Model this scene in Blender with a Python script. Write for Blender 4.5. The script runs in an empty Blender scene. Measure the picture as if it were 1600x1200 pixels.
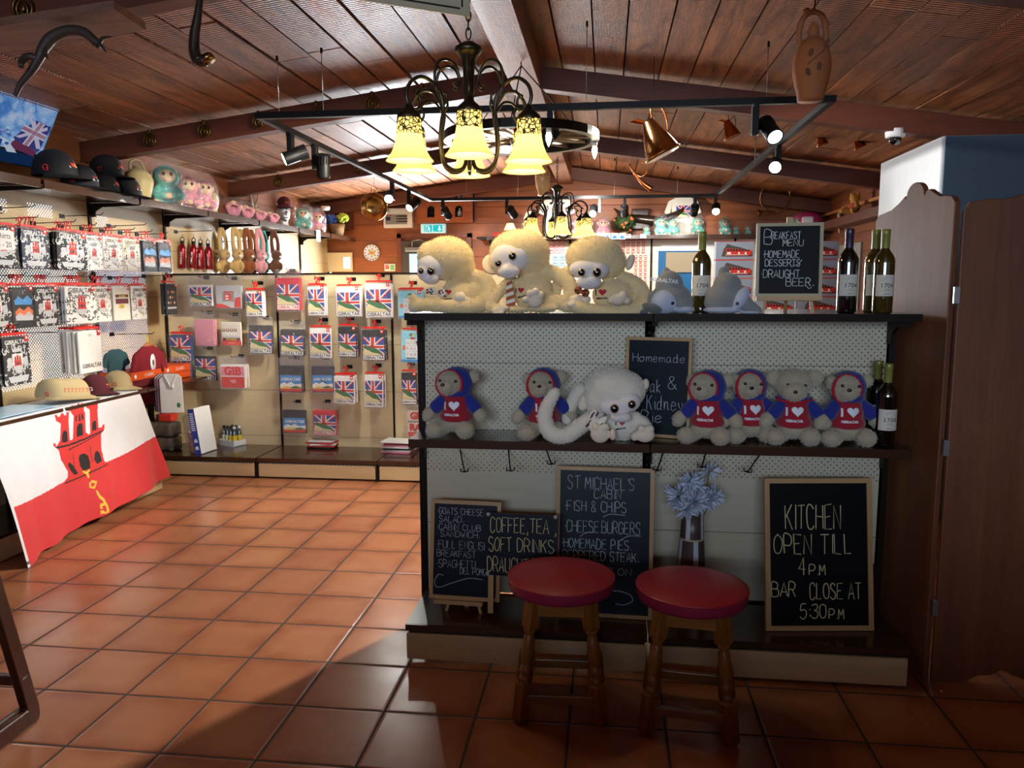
import bpy, bmesh, math, random
import numpy as np
from mathutils import Vector, Matrix, Euler
R = math.radians
PI = math.pi
rnd = random.Random(7)
SC = bpy.context.scene
COL = SC.collection

# ---------------------------------------------------------------- camera, exposure, world, large lights
CAM = Vector((2.12691, -2.59155, 1.53791)); FPX = 1217.59
YAW, PITCH, ROLL = -0.120225, 0.1255132, 0.00214386
def _axes():
    cy, sy, cp, sp = math.cos(YAW), math.sin(YAW), math.cos(PITCH), math.sin(PITCH)
    f = Vector((sy*cp, cy*cp, -sp)); r = Vector((cy, -sy, 0)); d = f.cross(r)
    cr, sr = math.cos(ROLL), math.sin(ROLL)
    return cr*r + sr*d, -sr*r + cr*d, f
CR, CD, CF = _axes()
def at(px, py, axis, val):
    """point of the world plane axis=val that the photograph shows at pixel (px, py)"""
    d = CR*((px-800)/FPX) + CD*((py-600)/FPX) + CF
    a = 'xyz'.index(axis)
    return CAM + d*((val-CAM[a])/d[a])
def to_px(p):
    q = Vector(p)-CAM; z = q.dot(CF)
    return 800+FPX*q.dot(CR)/z, 600+FPX*q.dot(CD)/z
cd = bpy.data.cameras.new('camera'); cam = bpy.data.objects.new('camera', cd); COL.objects.link(cam)
cd.sensor_width = 36; cd.lens = 36*FPX/1600; cd.clip_start = .02; cd.clip_end = 60
cam.matrix_world = Matrix.Translation(CAM) @ Matrix(((CR.x, -CD.x, -CF.x), (CR.y, -CD.y, -CF.y), (CR.z, -CD.z, -CF.z))).to_4x4()
SC.camera = cam
SC.view_settings.view_transform = 'Standard'; SC.view_settings.look = 'None'
SC.view_settings.exposure = 0.0; SC.view_settings.gamma = 1.0
SC.view_settings.use_curve_mapping = False
SC.cycles.max_bounces = 8; SC.cycles.transparent_max_bounces = 24
SC.cycles.diffuse_bounces = 4; SC.cycles.glossy_bounces = 3; SC.cycles.transmission_bounces = 6
SC.cycles.caustics_reflective = False; SC.cycles.caustics_refractive = False
SC.cycles.sample_clamp_indirect = 6.0
w = bpy.data.worlds.new('world'); SC.world = w; w.use_nodes = True
w.node_tree.nodes['Background'].inputs[0].default_value = (.55, .68, 1, 1)
w.node_tree.nodes['Background'].inputs[1].default_value = 0.02

def light(name, kind, loc, energy, color=(1, 1, 1), target=None, size=.1, spot=None, blend=.6, sizey=None, parent=None):
    l = bpy.data.lights.new(name, kind); l.energy = energy; l.color = color
    o = bpy.data.objects.new(name, l); COL.objects.link(o); o.location = loc
    if kind == 'AREA':
        l.size = size
        if sizey: l.shape = 'RECTANGLE'; l.size_y = sizey
    else: l.shadow_soft_size = size
    if kind == 'SPOT': l.spot_size = R(spot); l.spot_blend = blend
    if target is not None:
        d = Vector(target)-Vector(loc)
        o.rotation_euler = d.to_track_quat('-Z', 'Y').to_euler()
    if parent: o.parent = parent
    return o
COOL = (.62, .78, 1.0); NEUT = (1, .95, .86); WARM = (1, .78, .46); SUNNY = (1, .88, .70)
# daylight through the shop front behind the photographer, and through the glazed door at the back
light('shop_front_daylight', 'AREA', (1.7, -7.2, 2.1), 240, COOL, (2.2, .7, 1.5), 3.6, sizey=1.2)
light('doorway_daylight', 'AREA', (-.20, 7.86, 1.25), 420, (.90, .95, 1), (.3, 0, .4), .95, sizey=1.75)
# ceiling lamps added to light the shop, with no fixtures of their own
light('ceiling_spot_shop', 'SPOT', (2.75, 3.35, 2.70), 1000, NEUT, (.2, .75, .0), .10, 66, .7)
light('ceiling_spot_wall', 'SPOT', (1.75, 2.1, 2.62), 620, SUNNY, (-.5, 3.8, 1.0), .03, 75, .5)
light('ceiling_spot_left', 'SPOT', (1.4, 2.05, 2.70), 115, NEUT, (-1.6, 2.4, 1.0), .04, 80, .7)
light('ceiling_spot_back', 'SPOT', (1.9, 6.2, 2.45), 190, NEUT, (2.2, 7.9, 1.6), .05, 130, .8)
light('partition_fill_spot', 'SPOT', (2.0, 2.2, 2.72), 170, (1, .95, .88), (4.2, 3.0, 2.2), .04, 42, .6)  # added lamp that brightens the partition's left face, no fixture there
light('counter_fill_spot', 'SPOT', (2.5, 3.4, 2.6), 120, NEUT, (2.7, 5.0, 1.5), .05, 90, .8)  # added lamp that brightens the poster and counter, no fixture there
light('ceiling_spot_rear_left', 'SPOT', (.3, 5.9, 2.45), 60, SUNNY, (-1.6, 6.4, 1.9), .05, 110, .8)

# ---------------------------------------------------------------- materials
MATS = {}
class NT:
    def __init__(s, m): s.t = m.node_tree; s.n = s.t.nodes; s.l = s.t.links
    def add(s, kind, **kw):
        n = s.n.new(kind)
        for k, v in kw.items():
            if k.startswith('i_'):
                key = k[2:]; key = int(key) if key.isdigit() else key
                s.put(n.inputs[key], v)
            else: setattr(n, k, v)
        return n
    def put(s, inp, v):
        if hasattr(v, 'outputs'): s.l.new(v.outputs[0], inp)
        elif hasattr(v, 'links'): s.l.new(v, inp)
        else: inp.default_value = v
    def math(s, op, a, b=0, c=0):
        n = s.n.new('ShaderNodeMath'); n.operation = op
        s.put(n.inputs[0], a); s.put(n.inputs[1], b); s.put(n.inputs[2], c); return n.outputs[0]
    def mix(s, f, a, b, mode='MIX'):
        n = s.n.new('ShaderNodeMix'); n.data_type = 'RGBA'; n.blend_type = mode
        s.put(n.inputs[0], f)
        for i, v in ((6, a), (7, b)):
            s.put(n.inputs[i], v if not isinstance(v, tuple) else (v if len(v) == 4 else (*v, 1)))
        return n.outputs[2]
    def obj(s): return s.add('ShaderNodeTexCoord').outputs['Object']
    def mapping(s, v, sc=(1, 1, 1), loc=(0, 0, 0)):
        n = s.n.new('ShaderNodeMapping'); s.put(n.inputs[0], v); n.inputs['Scale'].default_value = sc; n.inputs['Location'].default_value = loc
        return n.outputs[0]
    def noise(s, v, sc=5, det=4, rough=.55, dist=0):
        n = s.n.new('ShaderNodeTexNoise'); s.put(n.inputs['Vector'], v)
        n.inputs['Scale'].default_value = sc; n.inputs['Detail'].default_value = det
        n.inputs['Roughness'].default_value = rough; n.inputs['Distortion'].default_value = dist
        return n
    def ramp(s, f, stops):
        n = s.n.new('ShaderNodeValToRGB'); s.put(n.inputs[0], f)
        el = n.color_ramp.elements
        while len(el) < len(stops): el.new(.5)
        for e, (p, c) in zip(el, stops): e.position = p; e.color = (*c, 1) if len(c) == 3 else c
        return n.outputs[0]
    def bump(s, h, strength=.3, dist=.01):
        n = s.n.new('ShaderNodeBump'); s.put(n.inputs['Height'], h); n.inputs['Strength'].default_value = strength; n.inputs['Distance'].default_value = dist
        return n.outputs[0]
def srgb(h):
    h = h.lstrip('#'); c = [int(h[i:i+2], 16)/255 for i in (0, 2, 4)]
    return tuple(x/12.92 if x <= .04045 else ((x+.055)/1.055)**2.4 for x in c)
def _c(c): return srgb(c) if isinstance(c, str) else c
def mat(name, color=None, rough=.6, metal=0, noise=0, nscale=20, bump=0, bscale=60, coat=0, sheen=0, spec=.5, emit=None, estr=0, trans=0, alpha=1):
    if name in MATS: return MATS[name]
    m = bpy.data.materials.new(name); m.use_nodes = True; MATS[name] = m
    t = NT(m); b = t.n['Principled BSDF']; c = _c(color)
    b.inputs['Base Color'].default_value = (*c, 1); b.inputs['Roughness'].default_value = rough; b.inputs['Metallic'].default_value = metal
    b.inputs['Coat Weight'].default_value = coat; b.inputs['Sheen Weight'].default_value = sheen; b.inputs['Specular IOR Level'].default_value = spec
    b.inputs['Transmission Weight'].default_value = trans; b.inputs['Alpha'].default_value = alpha
    o = t.obj()
    nz = t.noise(o, nscale, 3)
    k = noise or .06
    col = t.mix(nz.outputs[0], tuple(x*(1-k) for x in c), tuple(min(1, x*(1+k)) for x in c))
    t.l.new(col, b.inputs['Base Color'])
    if bump: t.l.new(t.bump(t.noise(o, bscale, 3).outputs[0], bump, .01), b.inputs['Normal'])
    if emit is not None: b.inputs['Emission Color'].default_value = (*_c(emit), 1); b.inputs['Emission Strength'].default_value = estr
    return m
def wood(name, dark, light_, axis='x', scale=1., rough=.5, coat=0, grain=1., island=0., bump=.15, saw=False):
    """wood grain running along the given object axis; island > 0 varies the tone board by board"""
    if name in MATS: return MATS[name]
    m = bpy.data.materials.new(name); m.use_nodes = True; MATS[name] = m
    t = NT(m); b = t.n['Principled BSDF']; o = t.obj()
    s = {'x': (1, 14, 14), 'y': (14, 1, 14), 'z': (14, 14, 1)}[axis]
    g = t.add('ShaderNodeNewGeometry')
    off = t.n.new('ShaderNodeVectorMath'); off.operation = 'MULTIPLY_ADD'
    t.put(off.inputs[0], g.outputs['Random Per Island']); off.inputs[1].default_value = (37, 51, 23); t.put(off.inputs[2], o)
    v = off.outputs[0] if island else o
    n1 = t.noise(t.mapping(v, tuple(k*scale for k in s)), 1.6, 5, .6, .6)
    n2 = t.noise(t.mapping(v, tuple(k*scale*4 for k in s)), 3, 3, .6)
    n3 = t.noise(v, 1.7*scale, 3)
    f = t.math('ADD', t.math('MULTIPLY', n1.outputs[0], .62*grain), t.math('MULTIPLY', n2.outputs[0], .25*grain))
    f = t.math('ADD', f, t.math('MULTIPLY', n3.outputs[0], .25))
    f = t.math('SUBTRACT', f, .04+(grain-1)*.4)
    col = t.ramp(f, [(.30, _c(dark)), (.72, _c(light_))])
    if island:
        k = t.math('ADD', 1-island*.5, t.math('MULTIPLY', g.outputs['Random Per Island'], island))
        kk = t.n.new('ShaderNodeCombineColor')
        for i in range(3): t.l.new(k, kk.inputs[i])
        col = t.mix(1., col, kk.outputs[0], 'MULTIPLY')
    t.l.new(col, b.inputs['Base Color'])
    b.inputs['Roughness'].default_value = rough; b.inputs['Coat Weight'].default_value = coat; b.inputs['Coat Roughness'].default_value = .12
    h = n2.outputs[0]
    if saw:
        wv = t.add('ShaderNodeTexWave'); wv.bands_direction = axis.upper(); wv.inputs['Scale'].default_value = 13; wv.inputs['Distortion'].default_value = 2.5; wv.inputs['Detail'].default_value = 2
        t.put(wv.inputs['Vector'], v)
        h = t.math('ADD', t.math('MULTIPLY', h, .6), t.math('MULTIPLY', wv.outputs['Fac'], t.math('MULTIPLY', n3.outputs[0], 1.2)))
        kn = t.noise(t.mapping(v, (7, 1.3, 7)), 1.0, 5, .65, 1.5)
        col = t.mix(t.math('MULTIPLY', t.math('GREATER_THAN', kn.outputs[0], .0), t.ramp(kn.outputs[0], [(.52, (0, 0, 0)), (.72, (.72, .72, .72))])), col, tuple(x*.45 for x in _c(dark)))
        t.l.new(col, b.inputs['Base Color'])
        rr = t.math('ADD', rough-.15, t.math('MULTIPLY', n1.outputs[0], .35)); t.l.new(rr, b.inputs['Roughness'])
    if bump: t.l.new(t.bump(h, bump, .008), b.inputs['Normal'])
    return m
def pegboard(name, c1, c2, plain_below=None, u='x', pitch=.025, rad=.0031, rough=.45, joint=.32):
    """board with a staggered grid of real see-through holes, plain boards under plain_below"""
    m = bpy.data.materials.new(name); m.use_nodes = True; MATS[name] = m
    t = NT(m); b = t.n['Principled BSDF']; o = t.obj()
    sep = t.add('ShaderNodeSeparateXYZ', i_0=o)
    U = sep.outputs['X' if u == 'x' else 'Y']; Z = sep.outputs['Z']
    def cell(du, dz):
        a = t.math('SUBTRACT', t.math('MODULO', t.math('ADD', U, 50+du), pitch), pitch/2)
        c = t.math('SUBTRACT', t.math('MODULO', t.math('ADD', Z, 50+dz), pitch), pitch/2)
        return t.math('LESS_THAN', t.math('ADD', t.math('MULTIPLY', a, a), t.math('MULTIPLY', c, c)), rad*rad)
    hole = t.math('MAXIMUM', cell(0, 0), cell(pitch/2, pitch/2))
    if plain_below is not None: hole = t.math('MULTIPLY', hole, t.math('GREATER_THAN', Z, plain_below))
    sc = (3, 14, 40) if u == 'x' else (14, 3, 40)
    n1 = t.noise(t.mapping(o, sc), 1.2, 4, .6, .4)
    col = t.mix(n1.outputs[0], _c(c1), _c(c2))
    gap = t.math('LESS_THAN', t.math('MODULO', t.math('ADD', Z, 20.155), joint), .0035)
    col = t.mix(t.math('MULTIPLY', gap, .75), col, (.03, .025, .02))
    t.l.new(col, b.inputs['Base Color']); b.inputs['Roughness'].default_value = rough
    tr = t.add('ShaderNodeBsdfTransparent'); mx = t.add('ShaderNodeMixShader')
    t.l.new(hole, mx.inputs[0]); t.l.new(b.outputs[0], mx.inputs[1]); t.l.new(tr.outputs[0], mx.inputs[2])
    t.l.new(mx.outputs[0], t.n['Material Output'].inputs[0])
    return m
def film(name, tint=(1, 1, 1), amount=.22, rough=.12):
    """thin clear plastic film"""
    if name in MATS: return MATS[name]
    m = bpy.data.materials.new(name); m.use_nodes = True; MATS[name] = m
    t = NT(m); t.n.remove(t.n['Principled BSDF'])
    tr = t.add('ShaderNodeBsdfTransparent'); tr.inputs[0].default_value = (*tint, 1)
    gl = t.add('ShaderNodeBsdfGlossy'); gl.inputs['Roughness'].default_value = rough
    df = t.add('ShaderNodeBsdfDiffuse'); df.inputs[0].default_value = (.9, .9, .92, 1)
    t.l.new(t.bump(t.noise(t.obj(), 22, 3, .6, 1.2).outputs[0], .9, .02), gl.inputs['Normal'])
    a = t.add('ShaderNodeMixShader'); a.inputs[0].default_value = .35
    t.l.new(gl.outputs[0], a.inputs[1]); t.l.new(df.outputs[0], a.inputs[2])
    mx = t.add('ShaderNodeMixShader'); t.put(mx.inputs[0], amount)
    t.l.new(tr.outputs[0], mx.inputs[1]); t.l.new(a.outputs[0], mx.inputs[2])
    t.l.new(mx.outputs[0], t.n['Material Output'].inputs[0])
    return m
def glow(name, color, strength):
    if name in MATS: return MATS[name]
    m = bpy.data.materials.new(name); m.use_nodes = True; MATS[name] = m
    t = NT(m); t.n.remove(t.n['Principled BSDF'])
    e = t.add('ShaderNodeEmission'); e.inputs[0].default_value = (*_c(color), 1); e.inputs[1].default_value = strength
    t.l.new(e.outputs[0], t.n['Material Output'].inputs[0]); return m
def floor_mat():
    m = bpy.data.materials.new('terracotta_tiles'); m.use_nodes = True
    t = NT(m); b = t.n['Principled BSDF']; o = t.obj(); T = .3358
    sep = t.add('ShaderNodeSeparateXYZ', i_0=o)
    def edge(v):
        f = t.math('FRACT', t.math('ADD', t.math('DIVIDE', v, T), 100.0))
        return t.math('MINIMUM', f, t.math('SUBTRACT', 1., f))
    dmin = t.math('MINIMUM', edge(sep.outputs['X']), edge(sep.outputs['Y']))
    grout = t.math('LESS_THAN', dmin, .0135)
    fl = t.n.new('ShaderNodeVectorMath'); fl.operation = 'FLOOR'
    t.put(fl.inputs[0], t.mapping(o, (1/T, 1/T, 0)))
    wn = t.add('ShaderNodeTexWhiteNoise', noise_dimensions='3D'); t.put(wn.inputs[0], fl.outputs[0])
    base = t.ramp(wn.outputs['Value'], [(0, srgb('#ab7150')), (.5, srgb('#b37853')), (1, srgb('#ba8059'))])
    # kiln shading: darker flame marks towards tile edges, different tile by tile
    ofs = t.n.new('ShaderNodeVectorMath'); ofs.operation = 'MULTIPLY_ADD'
    t.put(ofs.inputs[0], wn.outputs['Color']); ofs.inputs[1].default_value = (9, 9, 9); t.put(ofs.inputs[2], o)
    n1 = t.noise(ofs.outputs[0], 4.5, 2, .5)
    rim = t.math('SUBTRACT', 1., t.math('MINIMUM', t.math('MULTIPLY', dmin, 4.2), 1.))
    col = t.mix(t.math('MULTIPLY', t.math('ADD', n1.outputs[0], t.math('MULTIPLY', rim, t.math('MULTIPLY', n1.outputs[0], 1.3))), .62), base, srgb('#86482d'))
    n2 = t.noise(o, 90, 3)
    col = t.mix(t.math('MULTIPLY', n2.outputs[0], .18), col, srgb('#5f331f'))
    col = t.mix(grout, col, srgb('#2e2a28'))
    t.l.new(col, b.inputs['Base Color'])
    n3 = t.noise(o, 9, 3)
    r = t.math('ADD', .17, t.math('MULTIPLY', n3.outputs[0], .14)); r = t.math('ADD', r, t.math('MULTIPLY', grout, .5))
    t.l.new(r, b.inputs['Roughness']); b.inputs['Specular IOR Level'].default_value = .55
    soft = t.math('MINIMUM', t.math('MULTIPLY', dmin, 26), 1.)
    h = t.math('ADD', soft, t.math('MULTIPLY', t.noise(o, 260, 2).outputs[0], .10))
    t.l.new(t.bump(h, .35, .004), b.inputs['Normal'])
    return m

# ---------------------------------------------------------------- mesh building
class MB:
    def __init__(s): s.v = []; s.f = []; s.m = []; s.mats = []; s.sm = []
    def mi(s, m):
        if m not in s.mats: s.mats.append(m)
        return s.mats.index(m)
    def add(s, verts, faces, m=None, M=None, smooth=False):
        b = len(s.v)
        s.v += [tuple(M @ Vector(p)) for p in verts] if M else [tuple(p) for p in verts]
        k = s.mi(m)
        for f in faces: s.f.append(tuple(b+i for i in f)); s.m.append(k); s.sm.append(smooth)
        return s
    def box(s, c, d, m=None, M=None, bev=0):
        x, y, z = c; a, b, h = d[0]/2, d[1]/2, d[2]/2
        if bev <= 0:
            V = [(x+i*a, y+j*b, z+k*h) for k in (-1, 1) for j in (-1, 1) for i in (-1, 1)]
            F = [(0, 2, 3, 1), (4, 5, 7, 6), (0, 1, 5, 4), (2, 6, 7, 3), (0, 4, 6, 2), (1, 3, 7, 5)]
            return s.add(V, F, m, M)
        bm = bmesh.new(); bmesh.ops.create_cube(bm, size=1)
        for v in bm.verts: v.co = Vector((v.co.x*d[0], v.co.y*d[1], v.co.z*d[2]))
        bmesh.ops.bevel(bm, geom=bm.edges[:], offset=min(bev, min(d)*.45), segments=2, profile=.5, affect='EDGES')
        bm.verts.index_update()
        V = [(p.co.x+x, p.co.y+y, p.co.z+z) for p in bm.verts]; F = [[q.index for q in f.verts] for f in bm.faces]
        bm.free(); return s.add(V, F, m, M, False)
    def lathe(s, prof, m=None, M=None, n=20, c=(0, 0, 0), cap=True, axis='z'):
        V = []; F = []
        for r, z in prof:
            for i in range(n):
                a = 2*PI*i/n; p = (r*math.cos(a), r*math.sin(a), z)
                if axis == 'y': p = (p[0], p[2], p[1])
                if axis == 'x': p = (p[2], p[0], p[1])
                V.append((p[0]+c[0], p[1]+c[1], p[2]+c[2]))
        flip = axis == 'y'
        for k in range(len(prof)-1):
            for i in range(n):
                j = (i+1) % n; q = (k*n+i, k*n+j, (k+1)*n+j, (k+1)*n+i)
                F.append(q[::-1] if flip else q)
        if cap:
            F.append(tuple(range(n))[::-1] if not flip else tuple(range(n)))
            q = tuple((len(prof)-1)*n+i for i in range(n)); F.append(q if not flip else q[::-1])
        return s.add(V, F, m, M, True)
    def tube(s, pts, r, m=None, M=None, n=8, cap=True, closed=False):
        pts = [Vector(p) for p in pts]; N = len(pts)
        rs = r if isinstance(r, (list, tuple)) else [r]*N
        V = []; F = []; up = None
        for i, p in enumerate(pts):
            a = pts[i-1] if (i or closed) else p; b = pts[(i+1) % N] if (i < N-1 or closed) else p
            t = (b-a).normalized() if (b-a).length > 1e-9 else Vector((0, 0, 1))
            if up is None: up = t.orthogonal().normalized()
            up = (up - t*up.dot(t)); up = up.normalized() if up.length > 1e-6 else t.orthogonal().normalized()
            w_ = t.cross(up)
            for k in range(n):
                a_ = 2*PI*k/n; V.append(p + (up*math.cos(a_)+w_*math.sin(a_))*rs[i])
        for i in range(N if closed else N-1):
            j = (i+1) % N
            for k in range(n):
                l = (k+1) % n; F.append((i*n+k, i*n+l, j*n+l, j*n+k))
        if cap and not closed: F.append(tuple(range(n))[::-1]); F.append(tuple((N-1)*n+k for k in range(n)))
        return s.add(V, F, m, M, True)
    def prism(s, poly, h0, h1, m=None, M=None, axis='y'):
        """polygon given in (x, z) and extruded along y (or in (x, y) along z, or in (y, z) along x)"""
        n = len(poly)
        ar = sum(poly[i][0]*poly[(i+1) % n][1]-poly[(i+1) % n][0]*poly[i][1] for i in range(n))
        if ar < 0: poly = poly[::-1]
        f3 = {'y': lambda a, b, h: (a, h, b), 'z': lambda a, b, h: (a, b, h), 'x': lambda a, b, h: (h, a, b)}[axis]
        V = [f3(a, b, h0) for a, b in poly]+[f3(a, b, h1) for a, b in poly]
        lo = tuple(range(n)); hi = tuple(range(n, 2*n))
        side = [(i, (i+1) % n, (i+1) % n+n, i+n) for i in range(n)]
        F = [lo, hi[::-1]]+[q[::-1] for q in side] if axis == 'y' else [lo[::-1], hi]+side
        return s.add(V, F, m, M)
    def ell(s, c, r, m=None, M=None, n=14, k=9, rot=None):
        V = []; F = []; Q = Euler(rot).to_matrix() if rot else None; c = Vector(c)
        for i in range(1, k):
            a = PI*i/k
            for j in range(n):
                b = 2*PI*j/n; p = Vector((r[0]*math.sin(a)*math.cos(b), r[1]*math.sin(a)*math.sin(b), r[2]*math.cos(a)))
                V.append(c+(Q @ p if Q else p))
        for d in (1, -1):
            p = Vector((0, 0, d*r[2])); V.append(c+(Q @ p if Q else p))
        T_, B_ = len(V)-2, len(V)-1
        for i in range(k-2):
            for j in range(n):
                l = (j+1) % n; F.append((i*n+j, (i+1)*n+j, (i+1)*n+l, i*n+l))
        for j in range(n):
            l = (j+1) % n; F.append((T_, j, l)); F.append((B_, (k-2)*n+l, (k-2)*n+j))
        return s.add(V, F, m, M, True)
    def grid(s, fn, nu, nv, m=None, M=None, smooth=True, mf=None):
        V = [fn(i/nu, j/nv) for j in range(nv+1) for i in range(nu+1)]
        b = len(s.v); s.v += [tuple(M @ Vector(p)) for p in V] if M else [tuple(p) for p in V]
        k0 = s.mi(m) if m else 0
        for j in range(nv):
            for i in range(nu):
                s.f.append((b+j*(nu+1)+i, b+j*(nu+1)+i+1, b+(j+1)*(nu+1)+i+1, b+(j+1)*(nu+1)+i))
                s.m.append(s.mi(mf((i+.5)/nu, (j+.5)/nv)) if mf else k0); s.sm.append(smooth)
        return s
    def mesh(s, name):
        me = bpy.data.meshes.new(name); me.from_pydata(s.v, [], s.f)
        for m in s.mats:
            me.materials.append(m if m is not None else mat('default_grey', (.5, .5, .5)))
        me.polygons.foreach_set('material_index', s.m); me.polygons.foreach_set('use_smooth', s.sm)
        me.update(); return me
    def build(s, name, parent=None, loc=None, rot=None):
        return link(name, s.mesh(name), parent, loc, rot)
def link(name, me, parent=None, loc=None, rot=None):
    o = bpy.data.objects.new(name, me); COL.objects.link(o)
    if parent: o.parent = parent
    if loc is not None: o.location = loc
    if rot is not None: o.rotation_euler = rot
    return o
def thing(name, label, cat, loc=(0, 0, 0), rot=(0, 0, 0), group=None):
    o = bpy.data.objects.new(name, None); COL.objects.link(o); o.location = loc; o.rotation_euler = rot; o.empty_display_size = .05
    return tag(o, label, cat, group)
def tag(o, label, cat, group=None):
    o['label'] = label; o['category'] = cat
    if group: o['group'] = group
    return o
def struct(o): o['kind'] = 'structure'; return o
KIDS = {}
def dup(root, loc, rot=None, label=None, group=None, scale=None):
    """copy of a thing together with copies of its parts and sub-parts"""
    r = root.copy(); COL.objects.link(r); r.location = loc
    if rot is not None: r.rotation_euler = rot
    if label: r['label'] = label
    if group: r['group'] = group
    if scale: r.scale = (scale,)*3 if not isinstance(scale, tuple) else scale
    for ch in list(root.children):
        c = ch.copy(); COL.objects.link(c); c.parent = r
        for g in list(ch.children):
            d = g.copy(); COL.objects.link(d); d.parent = c
    return r
def edge_bevel(o, w_=.003, seg=2):
    b = o.modifiers.new('bevel', 'BEVEL'); b.width = w_; b.segments = seg; b.limit_method = 'ANGLE'; b.angle_limit = R(40); return o
def blob(name, shapes, m, parent=None, voxel=.006, smooth=6, sm_f=.5, loc=None):
    """one continuous skin grown over ellipsoids ('e', centre, radii, rot) and tapered limbs ('t', points, radii)"""
    b = MB()
    for sh in shapes:
        if sh[0] == 'e': b.ell(sh[1], sh[2], m, rot=sh[3] if len(sh) > 3 else None, n=20, k=12)
        else:
            pts = spline(sh[1], 4) if len(sh[1]) > 2 else [Vector(p) for p in sh[1]]
            rr = sh[2] if isinstance(sh[2], (list, tuple)) else [sh[2]]*len(sh[1])
            n = len(pts); k = len(rr)
            rs = [float(np.interp(i/(n-1)*(k-1), range(k), rr)) for i in range(n)]
            b.tube(pts, rs, m, n=14)
            b.ell(pts[0], (rs[0],)*3, m); b.ell(pts[-1], (rs[-1],)*3, m)
    me = b.mesh('tmp'); o = bpy.data.objects.new('tmp', me); COL.objects.link(o)
    r = o.modifiers.new('r', 'REMESH'); r.mode = 'VOXEL'; r.voxel_size = voxel
    q = o.modifiers.new('s', 'SMOOTH'); q.iterations = smooth; q.factor = sm_f
    dg = bpy.context.evaluated_depsgraph_get()
    out = bpy.data.meshes.new_from_object(o.evaluated_get(dg)); out.name = name
    bpy.data.objects.remove(o); bpy.data.meshes.remove(me)
    out.materials.clear(); out.materials.append(m)
    out.polygons.foreach_set('use_smooth', [True]*len(out.polygons))
    return link(name, out, parent, loc)
def spline(pts, n=6, closed=False):
    P = [Vector(p) for p in pts]; N = len(P); out = []
    for i in range(N if closed else N-1):
        a, b, c, d = (P[(i+k) % N] if closed else P[min(max(i+k, 0), N-1)] for k in (-1, 0, 1, 2))
        for j in range(n):
            t = j/n
            out.append(.5*((2*b)+(c-a)*t+(2*a-5*b+4*c-d)*t*t+(3*b-a-3*c+d)*t**3))
    if not closed: out.append(P[-1])
    return out
def fur(o, m, n, length, width=.0016, seed=1, droop=.35, keep=None, name='fur'):
    """short pile standing on a plush skin: one child mesh of fine tufts"""
    me = o.data; r = np.random.RandomState(seed)
    nv = len(me.vertices); co = np.empty(nv*3); me.vertices.foreach_get('co', co); co = co.reshape(-1, 3)
    no = np.empty(nv*3); me.vertices.foreach_get('normal', no); no = no.reshape(-1, 3)
    me.calc_loop_triangles(); nt = len(me.loop_triangles); tr = np.empty(nt*3, int); me.loop_triangles.foreach_get('vertices', tr); tr = tr.reshape(-1, 3)
    a, b, c = co[tr[:, 0]], co[tr[:, 1]], co[tr[:, 2]]
    ar = np.linalg.norm(np.cross(b-a, c-a), axis=1); ar /= ar.sum()
    k = r.choice(nt, n, p=ar); u, v = r.rand(2, n); s = u+v > 1; u[s] = 1-u[s]; v[s] = 1-v[s]; w_ = 1-u-v
    P = a[k]*w_[:, None]+b[k]*u[:, None]+c[k]*v[:, None]
    N = no[tr[k, 0]]*w_[:, None]+no[tr[k, 1]]*u[:, None]+no[tr[k, 2]]*v[:, None]
    if keep is not None:
        s = keep(P); P, N = P[s], N[s]
    n = len(P)
    D = N+r.normal(0, .38, (n, 3))+np.array([0, 0, -droop]); D /= np.linalg.norm(D, axis=1)[:, None]
    S = np.cross(D, r.normal(0, 1, (n, 3))); S /= np.linalg.norm(S, axis=1)[:, None]
    L = length*(.6+.8*r.rand(n))[:, None]
    P = P-N*.001
    V = np.empty((n*3, 3)); V[0::3] = P-S*width; V[1::3] = P+S*width; V[2::3] = P+D*L
    mesh = bpy.data.meshes.new(name); mesh.vertices.add(n*3); mesh.vertices.foreach_set('co', V.ravel())
    mesh.loops.add(n*3); mesh.loops.foreach_set('vertex_index', np.arange(n*3)); mesh.polygons.add(n)
    mesh.polygons.foreach_set('loop_start', np.arange(0, n*3, 3)); mesh.polygons.foreach_set('loop_total', np.full(n, 3))
    mesh.update(calc_edges=True); mesh.materials.append(m)
    return link(name, mesh, o)

# ---------------------------------------------------------------- lettering
_TXT = {}
def text_mesh(s, size, m, ext=.0006, align='CENTER', bold=0., shear=0., sx=1.):
    key = (s, round(size, 4), m.name, align, bold, shear, sx, ext)
    if key in _TXT: return _TXT[key]
    c = bpy.data.curves.new('t', 'FONT'); c.body = s; c.size = size; c.align_x = align; c.align_y = 'CENTER'; c.extrude = ext; c.offset = bold; c.shear = shear; c.resolution_u = 3
    o = bpy.data.objects.new('t', c); COL.objects.link(o)
    dg = bpy.context.evaluated_depsgraph_get(); me = bpy.data.meshes.new_from_object(o.evaluated_get(dg))
    bpy.data.objects.remove(o); bpy.data.curves.remove(c)
    me.transform(Matrix.Diagonal((sx, 1, 1, 1))); me.transform(Matrix.Rotation(PI/2, 4, 'X'))   # reads in the xz plane, facing -y
    me.materials.clear(); me.materials.append(m); _TXT[key] = me
    return me
def add_text(b, s, size, m, M, **kw):
    me = text_mesh(s, size, m, **kw)
    b.add([v.co for v in me.vertices], [tuple(p.vertices) for p in me.polygons], m, M)
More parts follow.
